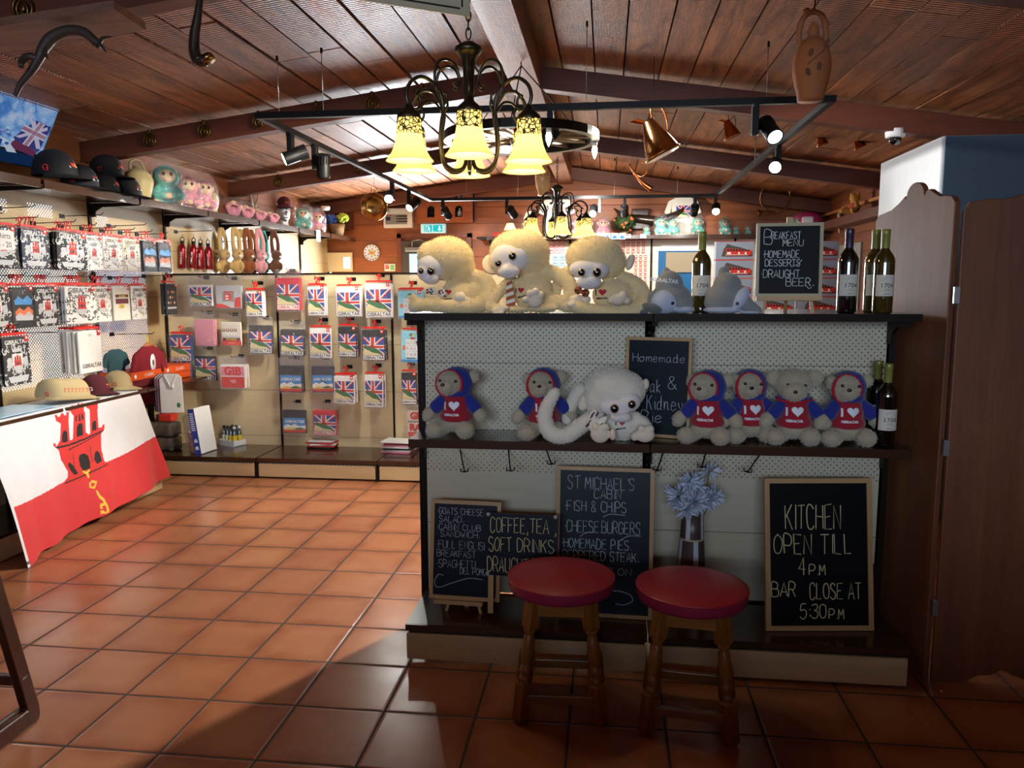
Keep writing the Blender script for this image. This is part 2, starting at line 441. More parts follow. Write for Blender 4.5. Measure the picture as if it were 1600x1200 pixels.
G = {'A': '0,0 2,6 4,0|.8,2 3.2,2', 'B': '0,0 0,6 2.5,6 3.4,5.2 3.4,4 2.5,3.2 0,3.2|2.5,3.2 3.8,2.4 3.8,.8 2.8,0 0,0', 'C': '3.8,5 2.8,6 1.2,6 .2,4.6 .2,1.4 1.2,0 2.8,0 3.8,1',
     'D': '0,0 0,6 2.2,6 3.8,4.4 3.8,1.6 2.2,0 0,0', 'E': '3.6,6 0,6 0,0 3.6,0|0,3.1 2.8,3.1', 'F': '3.6,6 0,6 0,0|0,3.1 2.8,3.1', 'G': '3.8,5 2.8,6 1.2,6 .2,4.6 .2,1.4 1.2,0 2.8,0 3.8,1.2 3.8,2.8 2.3,2.8',
     'H': '0,0 0,6|4,0 4,6|0,3.1 4,3.1', 'I': '1,0 1,6', 'J': '3,6 3,1 2,0 .8,.2 0,1.2', 'K': '0,0 0,6|3.6,6 0,2.6|1.2,3.6 3.8,0', 'L': '0,6 0,0 3.4,0', 'M': '0,0 .4,6 2,2.2 3.6,6 4,0', 'N': '0,0 0,6 3.8,0 3.8,6',
     'O': '2,6 .6,5.2 0,3 .6,.8 2,0 3.4,.8 4,3 3.4,5.2 2,6', 'P': '0,0 0,6 2.6,6 3.6,5 3.6,3.8 2.6,2.8 0,2.8', 'Q': '2,6 .6,5.2 0,3 .6,.8 2,0 3.4,.8 4,3 3.4,5.2 2,6|2.6,1.4 4.2,-.6', 'R': '0,0 0,6 2.6,6 3.6,5 3.6,4 2.6,3 0,3|1.8,3 3.9,0',
     'S': '3.6,5.2 2.6,6 1,6 .2,5 .6,3.7 3,2.5 3.7,1.3 2.8,0 1,0 .1,.9', 'T': '0,6 4,6|2,6 2,0', 'U': '0,6 0,1.4 1,0 2.9,0 3.8,1.4 3.8,6', 'V': '0,6 2,0 4,6', 'W': '0,6 1,0 2,4 3,0 4,6', 'X': '0,0 4,6|0,6 4,0', 'Y': '0,6 2,3 4,6|2,3 2,0', 'Z': '0,6 4,6 0,0 4,0',
     '0': '2,6 .6,5.2 0,3 .6,.8 2,0 3.4,.8 4,3 3.4,5.2 2,6', '1': '.4,5 1.6,6 1.6,0', '3': '.2,5.2 1.4,6 2.8,6 3.6,5 3.2,3.6 1.6,3.2 3.2,2.8 3.8,1.4 3,.2 1.2,0 0,.8', '4': '3,0 3,6 0,2 4,2', '5': '3.6,6 .6,6 .3,3.5 2,3.9 3.6,3 3.7,1.2 2.4,0 .8,0 0,.7', '7': '0,6 3.8,6 1.4,0', '2': '.2,4.8 1,6 2.8,6 3.6,5 3.2,3.6 0,0 3.8,0',
     '&': '3.9,0 .8,4.4 1,5.6 2,6 2.8,5.2 2.4,4 .4,2 .4,.8 1.4,0 2.8,.4 3.9,2.4', '.': '.5,.1 1.3,.7', ',': '1,.4 .6,-1', ':': '.5,1 1.3,1.6|.5,3.6 1.3,4.2', "'": '1,6 .8,4.6', '-': '.4,3 3.4,3', '*': '.5,2.6 1.3,3.2', '|': '1,0 1,6', 'i_': '',
     'a': '3,3.4 1.4,3.8 .2,2.4 .4,.5 1.6,0 3,1.4 3,3.6 3,.6 3.8,0', 'e': '.4,1.8 3.2,2.2 2.8,3.6 1.4,3.8 .3,2.4 .5,.6 1.8,0 3.4,.9', 'k': '.4,0 .4,6|3,3.6 .4,1.6 3.4,0', 'i': '1,3.6 1,.4 1.8,0|1,5 1.2,5.2', 'd': '3,3.2 1.4,3.6 .2,2.4 .4,.5 1.6,0 3,1.4 3,6 3,.5 3.8,0', 'n': '.2,3.6 .4,0 .6,2.6 1.8,3.7 2.9,3 3,.5 3.8,0',
     'y': '.2,3.6 .6,1.4 1.8,.8 3,2|3,3.6 3,-1 2,-2.4 .6,-1.6', 'm': '0,3.6 .2,0 .4,2.6 1.2,3.6 1.9,2.8 1.9,0 2.1,2.6 3,3.6 3.7,2.8 3.8,0', 'o': '1.8,3.7 .3,2.6 .5,.5 1.9,0 3.2,1.2 3,3 1.8,3.7 3.8,3.2', 't': '1.4,6 1.4,.5 2.4,0|.2,4 2.8,4', 's': '3,3.2 1.6,3.7 .6,2.9 2.6,1.5 2.2,.2 .4,.2', 'r': '.3,3.6 .5,0 .7,2.4 2,3.7 3,3.3', '_': '0,0 4,0'}
def strokes(b, s, x0, x1, z, h, m, wid=.003, seed=0, y=-.0012, slant=0.):
    """hand-drawn letters as raised strips in the xz plane: fitted from x0 to x1, standing on z, h tall"""
    r = random.Random(sum(map(ord, s))+seed); adv = []; tot = 0
    for ch in s:
        wd = {' ': 3.2, 'I': 2, '1': 2.4, '.': 1.8, ',': 1.8, ':': 2, "'": 1.6, '*': 2.2, 'i': 2.2}.get(ch, 5.); adv.append((ch, tot)); tot += wd
    tot -= 1.; kx = (x1-x0)/max(tot, 1); kz = h/6
    for ch, o in adv:
        for st in G.get(ch, '').split('|'):
            if not st.strip(): continue
            P = [tuple(map(float, q.split(','))) for q in st.split()]
            P = [Vector((x0+(o+px_+r.uniform(-.22, .22))*kx+slant*pz*kz, 0, z+(pz+r.uniform(-.22, .22))*kz)) for px_, pz in P]
            if len(P) > 4: P = spline(P, 3)
            ribbon(b, P, wid*r.uniform(.8, 1.15), m, y)
def ribbon(b, P, wid, m, y=-.0012):
    V = []; n = len(P)
    for i, p in enumerate(P):
        t = (P[min(i+1, n-1)]-P[max(i-1, 0)]); t.normalize(); q = Vector((-t.z, 0, t.x))*wid/2
        V += [(p.x+q.x, y, p.z+q.z), (p.x-q.x, y, p.z-q.z)]
    b.add(V, [(2*i, 2*i+1, 2*i+3, 2*i+2) for i in range(n-1)], m)
def flat(b, poly, m, lay=0, M=None, y0=-.0008, step=.0005):
    """flat printed area in the xz plane, layers stacked towards -y"""
    n = len(poly)
    ar = sum(poly[i][0]*poly[(i+1) % n][1]-poly[(i+1) % n][0]*poly[i][1] for i in range(n))
    if ar < 0: poly = poly[::-1]
    b.add([(p[0], y0-step*lay, p[1]) for p in poly], [tuple(range(n))], m, M)
def heart(cx, cz, w_):
    out = []
    for i in range(24):
        t = 2*PI*i/24
        out.append((cx+w_*.5*math.sin(t)**3, cz+w_*.03*(13*math.cos(t)-5*math.cos(2*t)-2*math.cos(3*t)-math.cos(4*t))))
    return out
def arch(x, z, w_, h, n=8):
    return [(x-w_/2, z), (x+w_/2, z)]+[(x+w_/2*math.cos(PI*i/n), z+h-w_/2+w_/2*math.sin(PI*i/n)) for i in range(n+1)]
# ---------------------------------------------------------------- shared materials
M_CEIL = wood('ceiling_boards', '#4f2a17', '#b0744a', 'y', .8, .46, 0, 1.35, .55, .8, True)
M_BEAM = wood('beam_timber', '#421e12', '#6b3620', 'x', .6, .5, 0, .9, .1, .12)
M_BEAMY = wood('ridge_timber', '#6a3a22', '#a06a45', 'y', .6, .5, 0, 1., .1, .3, True)
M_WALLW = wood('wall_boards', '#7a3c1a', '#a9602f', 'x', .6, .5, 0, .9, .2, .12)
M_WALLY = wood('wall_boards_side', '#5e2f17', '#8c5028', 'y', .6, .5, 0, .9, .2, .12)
M_SCREEN = wood('screen_wood', '#4d2817', '#85502e', 'z', .5, .52, 0, .7, 0, .05)
M_PALE = wood('pale_laminate', '#a9926c', '#d0b991', 'x', .7, .45, 0, .9, 0, .04)
M_PALEY = wood('pale_laminate_side', '#b39b74', '#d8c29b', 'y', .7, .45, 0, .9, 0, .04)
M_PINE = wood('pine_frame', '#a07a4d', '#c9a46f', 'z', 1, .5, 0, .8, 0, .05)
M_PINEX = wood('pine_rail', '#a07a4d', '#c9a46f', 'x', 1, .5, 0, .8, 0, .05)
M_OAK = wood('stool_oak', '#4c2a0f', '#9a6228', 'z', 1.4, .3, .4, 1., 0, .06)
M_OAKX = wood('stool_oak_rail', '#4c2a0f', '#9a6228', 'x', 1.4, .3, .4, 1., 0, .06)
M_DARKW = wood('dark_frame_wood', '#25110a', '#4a2415', 'z', 1, .3, .3, .8, 0, .04)
M_SHELF = mat('shelf_brown_enamel', '#3c2517', .22, coat=.3)
M_POST = mat('post_dark_brown', '#1d120c', .5, spec=.12)
M_BLACK = mat('black_satin', '#0a0a0b', .5, spec=.25)
M_BLACKM = mat('black_matt', '#141414', .7)
M_WHITE = mat('white_paint', '#e6e9ea', .6)
M_GREYM = mat('grey_metal', '#9a9a98', .35, metal=.8)
M_CHROME = mat('chrome', '#c8c8c8', .15, metal=1)
M_RED = mat('hanger_red', '#e8261c', .35, spec=.5)
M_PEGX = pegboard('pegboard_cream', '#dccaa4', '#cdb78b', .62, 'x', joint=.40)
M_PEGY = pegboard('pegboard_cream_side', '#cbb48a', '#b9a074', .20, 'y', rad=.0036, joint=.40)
M_PEGG = pegboard('pegboard_grey_cream', '#d0c7ae', '#bfb497', .722, 'x', joint=.362)
M_PEGW = pegboard('pegboard_white', '#e4dac6', '#d8ccb4', .4, 'x', joint=.40)
M_FILM = film('clear_film', (1, 1, 1), .09)
M_FILMD = film('clear_film_dull', (.96, .96, .97), .13)
M_DAY = glow('daylight_pane', (.80, .86, 1), 6.5)
M_DAYB = glow('daylight_pane_blue', (.58, .68, 1), 5)

# ---------------------------------------------------------------- room
XL, XR, YB, YF, XRD = -1.80, 4.87, 7.98, -7.5, 1.60
def zc(x): return 3.075-.128*(XRD-x) if x < XRD else 3.075-.147*(x-XRD)
b = MB(); b.add([(XL, YF, 0), (XR, YF, 0), (XR, YB, 0), (XL, YB, 0)], [(0, 1, 2, 3)], floor_mat()); struct(b.build('floor'))
b = MB()
x = XL-.1
while x < XRD:                                                     # boards run front to back on both slopes
    wd = rnd.uniform(.20, .25); e = min(x+wd, XRD)
    ys = [YF, rnd.uniform(-5, -3), rnd.uniform(-2, 0), rnd.uniform(1.2, 2.6), rnd.uniform(3.6, 5), rnd.uniform(6, 7), YB+.1]
    for y0, y1 in zip(ys, ys[1:]):
        dz = rnd.uniform(0, .010); g = .008
        b.prism([(x+g, zc(x+g)+dz), (e-g, zc(e-g)+dz), (e-g, zc(e-g)+.05), (x+g, zc(x+g)+.05)], y0+.001, y1-.001, M_CEIL)
    x = e
while x < XR+.1:
    wd = rnd.uniform(.19, .24); e = x+wd
    ys = [YF, rnd.uniform(-5, -3), rnd.uniform(-2, 0), rnd.uniform(1.2, 2.6), rnd.uniform(3.6, 5), rnd.uniform(6, 7), YB+.1]
    for y0, y1 in zip(ys, ys[1:]):
        dz = rnd.uniform(0, .008); g = .005
        b.prism([(x+g, zc(x+g)+dz), (e-g, zc(e-g)+dz), (e-g, zc(e-g)+.05), (x+g, zc(x+g)+.05)], y0+.001, y1-.001, M_CEIL)
    x = e
b.prism([(XL-.2, zc(XL)+.06), (XRD, 3.15), (XR+.2, zc(XR)+.06), (XR+.2, zc(XR)+.12), (XRD, 3.22), (XL-.2, zc(XL)+.12)], YF-.1, YB+.2, M_BLACKM)
struct(b.build('ceiling'))
n = 1
for y in (.65, 2.98, 5.30, 7.64):                                   # rafters, then the ridge beam
    b = MB(); t = .15; ov = -.03
    b.prism([(XL, zc(XL)+ov-t), (XRD, zc(XRD)+ov-t), (XRD, zc(XRD)+ov), (XL, zc(XL)+ov)], y, y+.11, M_BEAM)
    b.prism([(XRD, zc(XRD)+ov-t), (XR, zc(XR)+ov-t), (XR, zc(XR)+ov), (XRD, zc(XRD)+ov)], y, y+.11, M_BEAM)
    struct(b.build('trim_%d' % n)); n += 1
b = MB(); b.box((1.567, (YF+YB)/2, 2.975), (.19, YB-YF, .21), M_BEAMY); struct(b.build('trim_%d' % n)); n += 1
def boards(name, axis, c, a0, a1, z0f, mt, z1=None, holes=()):
    b = MB(); z = 0.
    while z < 3.05:
        h = rnd.uniform(.19, .23)
        if axis == 'x': b.box(((a0+a1)/2, c, z+h/2), (a1-a0, .04, h-.004), mt)
        else: b.box((c, (a0+a1)/2, z+h/2), (.04, a1-a0, h-.004), mt)
        z += h
        if z > z0f: break
    return struct(b.build(name))
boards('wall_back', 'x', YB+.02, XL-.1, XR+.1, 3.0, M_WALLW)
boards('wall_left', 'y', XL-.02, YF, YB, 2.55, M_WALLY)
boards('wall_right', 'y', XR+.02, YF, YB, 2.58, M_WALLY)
b = MB()
for x0, x1, z0, z1 in ((XL, -.6, 0, 3.2), (3.7, XR, 0, 3.2), (-.6, 3.7, 2.5, 3.2), (-.6, 3.7, 0, .5)):
    b.box(((x0+x1)/2, YF-.03, (z0+z1)/2), (x1-x0, .06, z1-z0), M_WALLW)
struct(b.build('wall_front'))
b = MB(); b.box((2.2, -3.35, .605), (5.3, .12, 1.21), M_WALLW); b.box((2.2, -3.35, 1.225), (5.3, .22, .03), M_BEAM); struct(b.build('wall_shade_blocker'))  # unseen half-height wall added to keep window light off the lower stand
def window(k, c, d, m, fr=.04):
    """pane of daylight in a frame; d has one thin axis"""
    ax = d.index(min(d)); b = MB(); b.box(c, d, m); o = struct(b.build('window_%d' % k))
    f = MB(); u, v = [i for i in range(3) if i != ax]
    for s_, (i, j) in ((-1, (u, v)), (1, (u, v)), (-1, (v, u)), (1, (v, u))):
        cc = list(c); dd = list(d); cc[i] += s_*(d[i]/2); dd[i] = fr; dd[j] += fr; dd[ax] += .015
        f.box(cc, dd, M_DARKW)
    f.build('frame', o); return o
window(1, (1.55, YF-.03, 1.5), (4.3, .02, 2.0), glow('shop_front_pane', (.62, .78, 1), .22), .06)
# daylight behind the perforated boards of the left wall
k = 2
for y0, y1, z0, z1 in ((1.0, 1.86, .84, 1.82), (1.92, 2.84, .84, 1.86), (2.92, 3.70, .84, 1.86), (1.55, 1.86, 2.00, 2.12), (2.0, 2.20, 2.00, 2.12), (2.34, 2.62, 2.00, 2.12), (3.05, 3.25, 1.98, 2.10), (4.95, 5.35, 1.96, 2.07), (5.95, 6.25, 1.96, 2.08), (6.4, 6.55, 1.96, 2.08)):
    window(k, (-1.785, (y0+y1)/2, (z0+z1)/2), (.01, y1-y0, z1-z0), M_DAY if k % 2 else M_DAYB, .03); k += 1
window(k, (3.35, 7.965, 1.94), (1.1, .01, .28), M_DAYB, .03); k += 1
# white partition block behind the folding screen
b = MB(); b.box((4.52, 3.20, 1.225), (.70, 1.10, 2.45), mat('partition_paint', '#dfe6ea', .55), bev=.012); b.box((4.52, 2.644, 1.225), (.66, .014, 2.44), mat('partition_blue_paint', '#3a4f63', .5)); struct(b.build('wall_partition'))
b = MB(); b.box((4.78, 6.6, 2.235), (.22, 2.6, .09), M_BEAM); b.box((4.83, 6.6, 2.40), (.06, 2.6, .03), wood('ledge_pale', '#9a5a2a', '#c98a4e', 'y', .8, .45)); struct(b.build('trim_%d' % n)); n += 1
b = MB(); b.box((4.0, 7.945, 1.0), (.55, .02, 2.0), mat('grey_panel', '#8b8a84', .6)); b.box((4.86, 6.8, 1.0), (.02, .9, 2.0), mat('grey_panel', '#8b8a84', .6)); struct(b.build('trim_%d' % n)); n += 1
b = MB()
for z, h, yy in ((2.42, .06, .03), (2.62, .05, .03)): b.box((2.6, YB-yy/2, z), (4.4, yy, h), M_WALLW)
struct(b.build('trim_%d' % n)); n += 1

# back door with glass
dx0, dx1 = -.72, .31; dw = dx1-dx0
M_DOOR = mat('door_grey_brown', '#4a4038', .5)
b = MB(); b.box(((dx0+dx1)/2, YB-.025, 1.07), (dw-.10, .035, 2.14), M_DOOR); door = struct(b.build('door_1'))
f = MB()
for x_ in (dx0+.03, dx1-.03): f.box((x_, YB-.02, 1.12), (.06, .07, 2.24), wood('door_frame_wood', '#5a2c18', '#7e4427', 'z', .7, .5))
f.box(((dx0+dx1)/2, YB-.02, 2.215), (dw, .07, .06), MATS['door_frame_wood']); f.build('frame', door)
g = MB(); g.box(((dx0+dx1)/2-.0, YB-.048, 1.10), (dw-.34, .012, 1.74), glow('door_glass_daylight', (.48, .86, 1), 1.9)); gl = g.build('glass', door)
p = MB(); M_NOTE = mat('paper_note_glow', '#cfe4ec', .8, emit=(.5, .82, 1), estr=.75)  # glow put into the paper so it reads bright on the door
for i, (x_, z_, w_, h_) in enumerate(((-.30, 1.72, .40, .20), (-.30, 1.32, .40, .46))): p.box((x_, YB-.056, z_), (w_, .003, h_), M_NOTE)
for i in range(9): p.box((-.30, YB-.0585, 1.50-.045*i), (.30, .001, .012), mat('note_print', '#6f8a94', .8))
p.build('notice', gl)
c = MB(); c.box((-.50, YB-.085, 2.03), (.20, .05, .06), M_GREYM, bev=.01); c.tube([(-.50, YB-.09, 2.06), (-.50, YB-.09, 2.14), (-.40, YB-.07, 2.16), (-.33, YB-.04, 2.13)], .009, M_GREYM); c.build('door_closer', door)
c = MB(); c.box((.26, YB-.065, 1.98), (.04, .03, .12), M_WHITE, bev=.006); c.build('alarm_contact', door)

# ---------------------------------------------------------------- shelving
def bracket(b, M, m=M_POST, L=.33):
    b.prism([(0, 0), (L, 0), (L, -.022), (.10, -.03), (.05, -.06), (.045, -.10), (0, -.10)], -.006, .006, m, M)
def left_bay(base, first):
    t = thing('shelving_bay', 'x', 'shelving')
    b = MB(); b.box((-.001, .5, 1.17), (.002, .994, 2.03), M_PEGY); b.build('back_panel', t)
    b = MB(); b.box((.002, 0, 1.09), (.03, .026, 2.18), M_POST); b.build('upright', t)
    b = MB(); b.box((.205, .5, 2.166), (.41, .97, .026), M_SHELF); b.box((.408, .5, 2.158), (.012, .97, .052), M_SHELF); b.build('top_shelf', t)
    b = MB(); bracket(b, Matrix.Translation((.004, .012, 2.15)), L=.40); b.build('bracket', t)
    if base:
        b = MB(); b.box((.235, .5, .1475), (.47, .99, .018), M_SHELF); b.build('base_shelf', t)
        b = MB(); b.box((.455, .5, .072), (.018, .97, .126), M_PALEY); b.build('kick_panel', t)
        b = MB(); b.box((.225, .5, .772), (.45, .97, .02), M_SHELF); b.build('middle_shelf', t)
    return t
lab = ['perforated shelving bay nearest the camera under the tilted screen', 'perforated shelving bay behind the castle flag display', 'perforated shelving bay in the left corner by the maroon shirt',
       'perforated shelving bay with the red flasks and cream rabbits', 'perforated shelving bay behind the brown and pink long-eared plush', 'perforated shelving bay behind the plush in clear bags', 'perforated shelving bay next to the brown back wall']
ba = left_bay(True, True); bb = left_bay(False, False)
ba.location = (-1.69, .872, 0); ba['label'] = lab[0]; ba['group'] = 'left wall shelving bays'
o = dup(ba, (-1.69, 1.872, 0), None, lab[1])
bb.location = (-1.69, 2.872, 0); bb['label'] = lab[2]; bb['group'] = 'left wall shelving bays'
for i, y in enumerate((3.862, 4.866, 5.872, 6.885)): dup(bb, (-1.69, y, 0), None, lab[3+i])
def back_bay():
    t = thing('shelving_bay', 'x', 'shelving', group='low shelving bays at the back')
    b = MB(); b.box((.5, .0015, .90), (.985, .003, 1.47), M_PEGX); b.build('back_panel', t)
    b = MB(); b.box((0, .015, .82), (.024, .03, 1.64), M_POST); b.build('upright', t)
    b = MB(); b.box((.5, .03, 1.638), (1.0, .06, .02), M_POST); b.build('top_rail', t)
    b = MB(); b.box((.5, -.26, .157), (.992, .52, .016), M_SHELF); b.box((.5, -.515, .150), (.992, .012, .030), M_SHELF); b.build('base_shelf', t)
    b = MB(); b.box((.5, -.515, .068), (.965, .014, .104), M_PALE); b.build('kick_panel', t)
    b = MB(); b.box((.5, -.508, .128), (.97, .008, .018), M_BLACKM)
    for i in range(44): b.box((.03+i*.022, -.513, .124), (.006, .003, .005), M_WHITE)
    b.build('slotted_strip', t)
    b = MB(); b.box((0, -.50, .075), (.018, .04, .15), M_BLACK); b.build('end_foot', t)
    b = MB(); b.box((.5, .10, .80), (.985, .012, 1.6), M_PALE); b.build('rear_panel', t)
    return t
t = back_bay(); t.location = (-1.66, 3.787, 0); t['label'] = 'low perforated shelving bay at the back, left one with the drinks'
dup(t, (-.655, 3.787, 0), None, 'low perforated shelving bay at the back, middle one with the blue packs')
dup(t, (.345, 3.787, 0), None, 'low perforated shelving bay at the back, right one beside the central stand')

# central two-bay stand
GY = .75
def gond(x0, x1, zb, label):
    t = thing('display_stand', label, 'shelving', (x0, GY, 0), group='bays of the central display stand'); W = x1-x0
    b = MB(); b.box((W/2, .0015, (zb+1.405)/2), (W-.03, .003, 1.405-zb), M_PEGG); b.build('back_panel', t)
    b = MB(); b.box((W/2, .062, .78), (W-.03, .003, 1.25), M_PEGG, Matrix.Translation((.006, 0, 0))); b.build('rear_panel', t)
    b = MB(); b.box((0, .035, .70), (.034, .07, 1.40), M_POST)
    for i in range(40): b.box((.0, -.001, .2+i*.03), (.006, .002, .014), M_BLACK)
    b.build('upright', t)
    b = MB(); b.box((W/2, .06, 1.417), (W+.0, .68, .022), M_SHELF); b.box((W/2, -.276, 1.4155), (W+.0, .012, .029), M_POST); b.build('top_shelf', t)
    b = MB(); b.box((W/2, -.13, .902), (W-.004, .26, .018), M_SHELF); b.box((W/2, -.255, .8945), (W-.004, .012, .035), M_SHELF); b.build('middle_shelf', t)
    b = MB()
    for z_, L_ in ((1.402, .26), (.885, .2)): b = MB(); bracket(b, Matrix.Translation((.012, -.004, z_)) @ Matrix.Rotation(-PI/2, 4, 'Z'), L=L_); b.build('bracket', t)
    b = MB(); b.box((W/2, -.17, .147), (W, .36, .016), M_SHELF); b.box((W/2, -.352, .143), (W, .012, .026), M_SHELF); b.build('base_shelf', t)
    b = MB(); b.box((W/2, -.358, .066), (W-.012, .014, .108), M_PALE); b.build('kick_panel', t)
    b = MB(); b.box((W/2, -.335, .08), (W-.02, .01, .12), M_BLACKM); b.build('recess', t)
    return t
g1 = gond(1.322, 2.305, .165, 'left bay of the dark shelf stand holding the cream monkeys')
b = MB(); b.box((.985, .035, .70), (.03, .07, 1.40), M_POST); b.build('upright', g1)
b = MB(); b.add([(0, -.35, .1565), (.16, -.35, .1565), (.05, .03, .1565), (0, .03, .1565)], [(0, 1, 2, 3)], mat('silver_cover', '#7d8488', .3, metal=.6)); b.build('base_cover', g1)
g2 = gond(2.309, 3.292, .365, 'right bay of the dark shelf stand holding wine bottles and bears')
b = MB(); b.box((.975, .035, .70), (.034, .07, 1.40), M_POST); b.build('upright', g2)
for z_, L_ in ((1.402, .26), (.885, .2)): b = MB(); bracket(b, Matrix.Translation((.96, -.004, z_)) @ Matrix.Rotation(-PI/2, 4, 'Z'), L=L_); b.build('bracket', g2)
# prong hooks under the middle shelf
def hook():
    b = MB(); b.tube([(0, 0, 0), (0, -.02, 0), (0, -.20, .004), (0, -.215, .018)], .0032, M_BLACK, n=6)
    b.tube([(-.016, -.192, .016), (-.016, -.195, .004), (0, -.195, .0), (.016, -.195, .004), (.016, -.192, .016)], .0028, M_BLACK, n=6)
    return b.mesh('pegboard_hook')
hm = hook()
for i, (px_, py_) in enumerate(((726, 740), (798, 738), (862, 728), (1026, 738), (1096, 733), (1168, 742))):
    p = at(px_, py_, 'y', GY-.195); a_ = R((16, 10, 14, -13, -14, -28)[i]); o = link('pegboard_hook', hm, None, (p.x-.2*math.sin(a_), GY-.001, p.z+.06), (R(17), 0, a_))
    tag(o, ('bare black peg hook above the goats cheese board', 'bare black peg hook above the coffee and tea sign', 'bare black peg hook at the left edge of the tallest menu board', 'bare black peg hook right beside the tallest menu board', 'bare black peg hook above the white flowers', 'bare black peg hook left of the kitchen hours board')[i], 'hook', 'empty peg hooks on the central stand')

# folding screen at the right
def scallop(w, h, mir=False, foot=True):
    top = [(0, h-.03), (.02, h-.006), (.06, h), (.11, h+.008), (.16, h+.03), (.20, h+.055), (.205, h+.042)]+[(.265+.057*math.cos(PI-PI*i/10), h+.05+.05*math.sin(PI*i/10)) for i in range(11)]+[(.325, h+.044), (.335, h+.06), (.355, h+.064), (.38, h+.05), (.42, h+.03), (.46, h+.028), (.49, h+.022), (.508, h)]
    k = w/.51; P = [(a*k, z) for a, z in top]
    P += [(w, 0), (w-.10, 0), (w-.14, .03), (w-.22, .035), (w-.26, .06), (w-.30, .035), (.16, .03), (.12, 0), (0, 0)]
    if mir: P = [(w-a, z) for a, z in P]
    return P
t = thing('folding_screen', 'dark brown wooden folding screen with scalloped top at the right', 'folding screen', (3.395, .47, 0))
b = MB(); b.prism(scallop(.51, 1.838), -.011, .011, M_SCREEN); o = b.build('panel', t, (-.115, .505, 0), (0, 0, math.atan2(-.505, .115))); edge_bevel(o, .004)
b = MB(); P = [(0, 1.80), (.02, 1.835), (.08, 1.845), (.14, 1.845), (.20, 1.86), (.26, 1.885), (.31, 1.90), (.33, 1.91), (.38, 1.925), (.44, 1.90), (.50, 1.87), (.51, 1.82), (.51, 0), (.40, 0), (.36, .03), (.30, .035), (.26, .06), (.22, .035), (.17, .03), (.12, 0), (0, 0)]
b.prism(P, -.011, .011, M_SCREEN); o = b.build('panel', t, (.012, 0, 0), (0, 0, R(2))); edge_bevel(o, .004)
b = MB(); b.prism(P, -.011, .011, M_SCREEN); o = b.build('panel', t, (.535, .02, 0), (0, 0, R(35)))
for z in (.3, .93, 1.5): b = MB(); b.box((.005, -.012, z), (.02, .012, .06), M_GREYM); b.build('hinge', t)
p = at(1590, 1045, 'z', 0.0)
b = MB(); b.box((0, 0, .02), (.26, .07, .035), M_WHITE, bev=.005)
for i in range(4): b.lathe([(.016, .0385), (.016, .039)], M_GREYM, n=12, c=(-.09+i*.06, 0, 0))
o = b.build('power_strip', None, (3.86, .62, 0), (0, 0, R(25))); tag(o, 'white power strip on the floor behind the folding screen', 'power strip')
b = MB(); b.tube(spline([(3.63, .60, .008), (3.68, .585, .008), (3.72, .60, .008), (3.80, .61, .02)], 6), .006, M_WHITE); o = b.build('power_cable'); tag(o, 'white cable lying under the folding screen', 'cable')
p = at(1471, 1080, 'z', .004); b = MB(); b.ell((0, 0, 0), (.006, .005, .004), mat('crumb_orange', '#d89a3c', .6)); o = b.build('crumb', None, p); tag(o, 'small orange crumb on the tiles before the screen', 'crumb')

# ---------------------------------------------------------------- ceiling track and spots
TX0, TX1, TY0, TY1, TZ = .075, 3.325, 1.96, 6.52, 2.535
t = thing('lighting_track', 'black rectangular lighting track hanging from thin wires', 'lighting track', ((TX0+TX1)/2, (TY0+TY1)/2, TZ)); o0 = Vector(t.location)
b = MB()
for c_, d_ in ((((TX0+TX1)/2, TY0, TZ), (TX1-TX0+.036, .036, .036)), (((TX0+TX1)/2, TY1, TZ), (TX1-TX0+.036, .036, .036)), ((TX0, (TY0+TY1)/2, TZ), (.036, TY1-TY0-.036, .036)), ((TX1, (TY0+TY1)/2, TZ), (.036, TY1-TY0-.036, .036))):
    b.box(Vector(c_)-o0, d_, M_BLACK)
b.build('rail', t)
for x_, y_ in ((.20, TY0), (.47, TY0), (2.0, TY0), (2.98, TY0), (TX0, 5.2), (.5, TY1), (1.1, TY1), (2.2, TY1), (2.9, TY1), (TX1, 4.2)):
    b = MB(); zz = zc(x_)-.03; b.tube([Vector((x_, y_, TZ))-o0, Vector((x_, y_, zz))-o0], .0022, M_GREYM, n=5); b.box(Vector((x_, y_, zz-.01))-o0, (.012, .012, .03), M_BLACK); b.build('hanging_wire', t)
M_LED = glow('spot_led', (1, .97, .90), 30); M_LEDOFF = glow('spot_led_side', (1, .97, .9), 6)
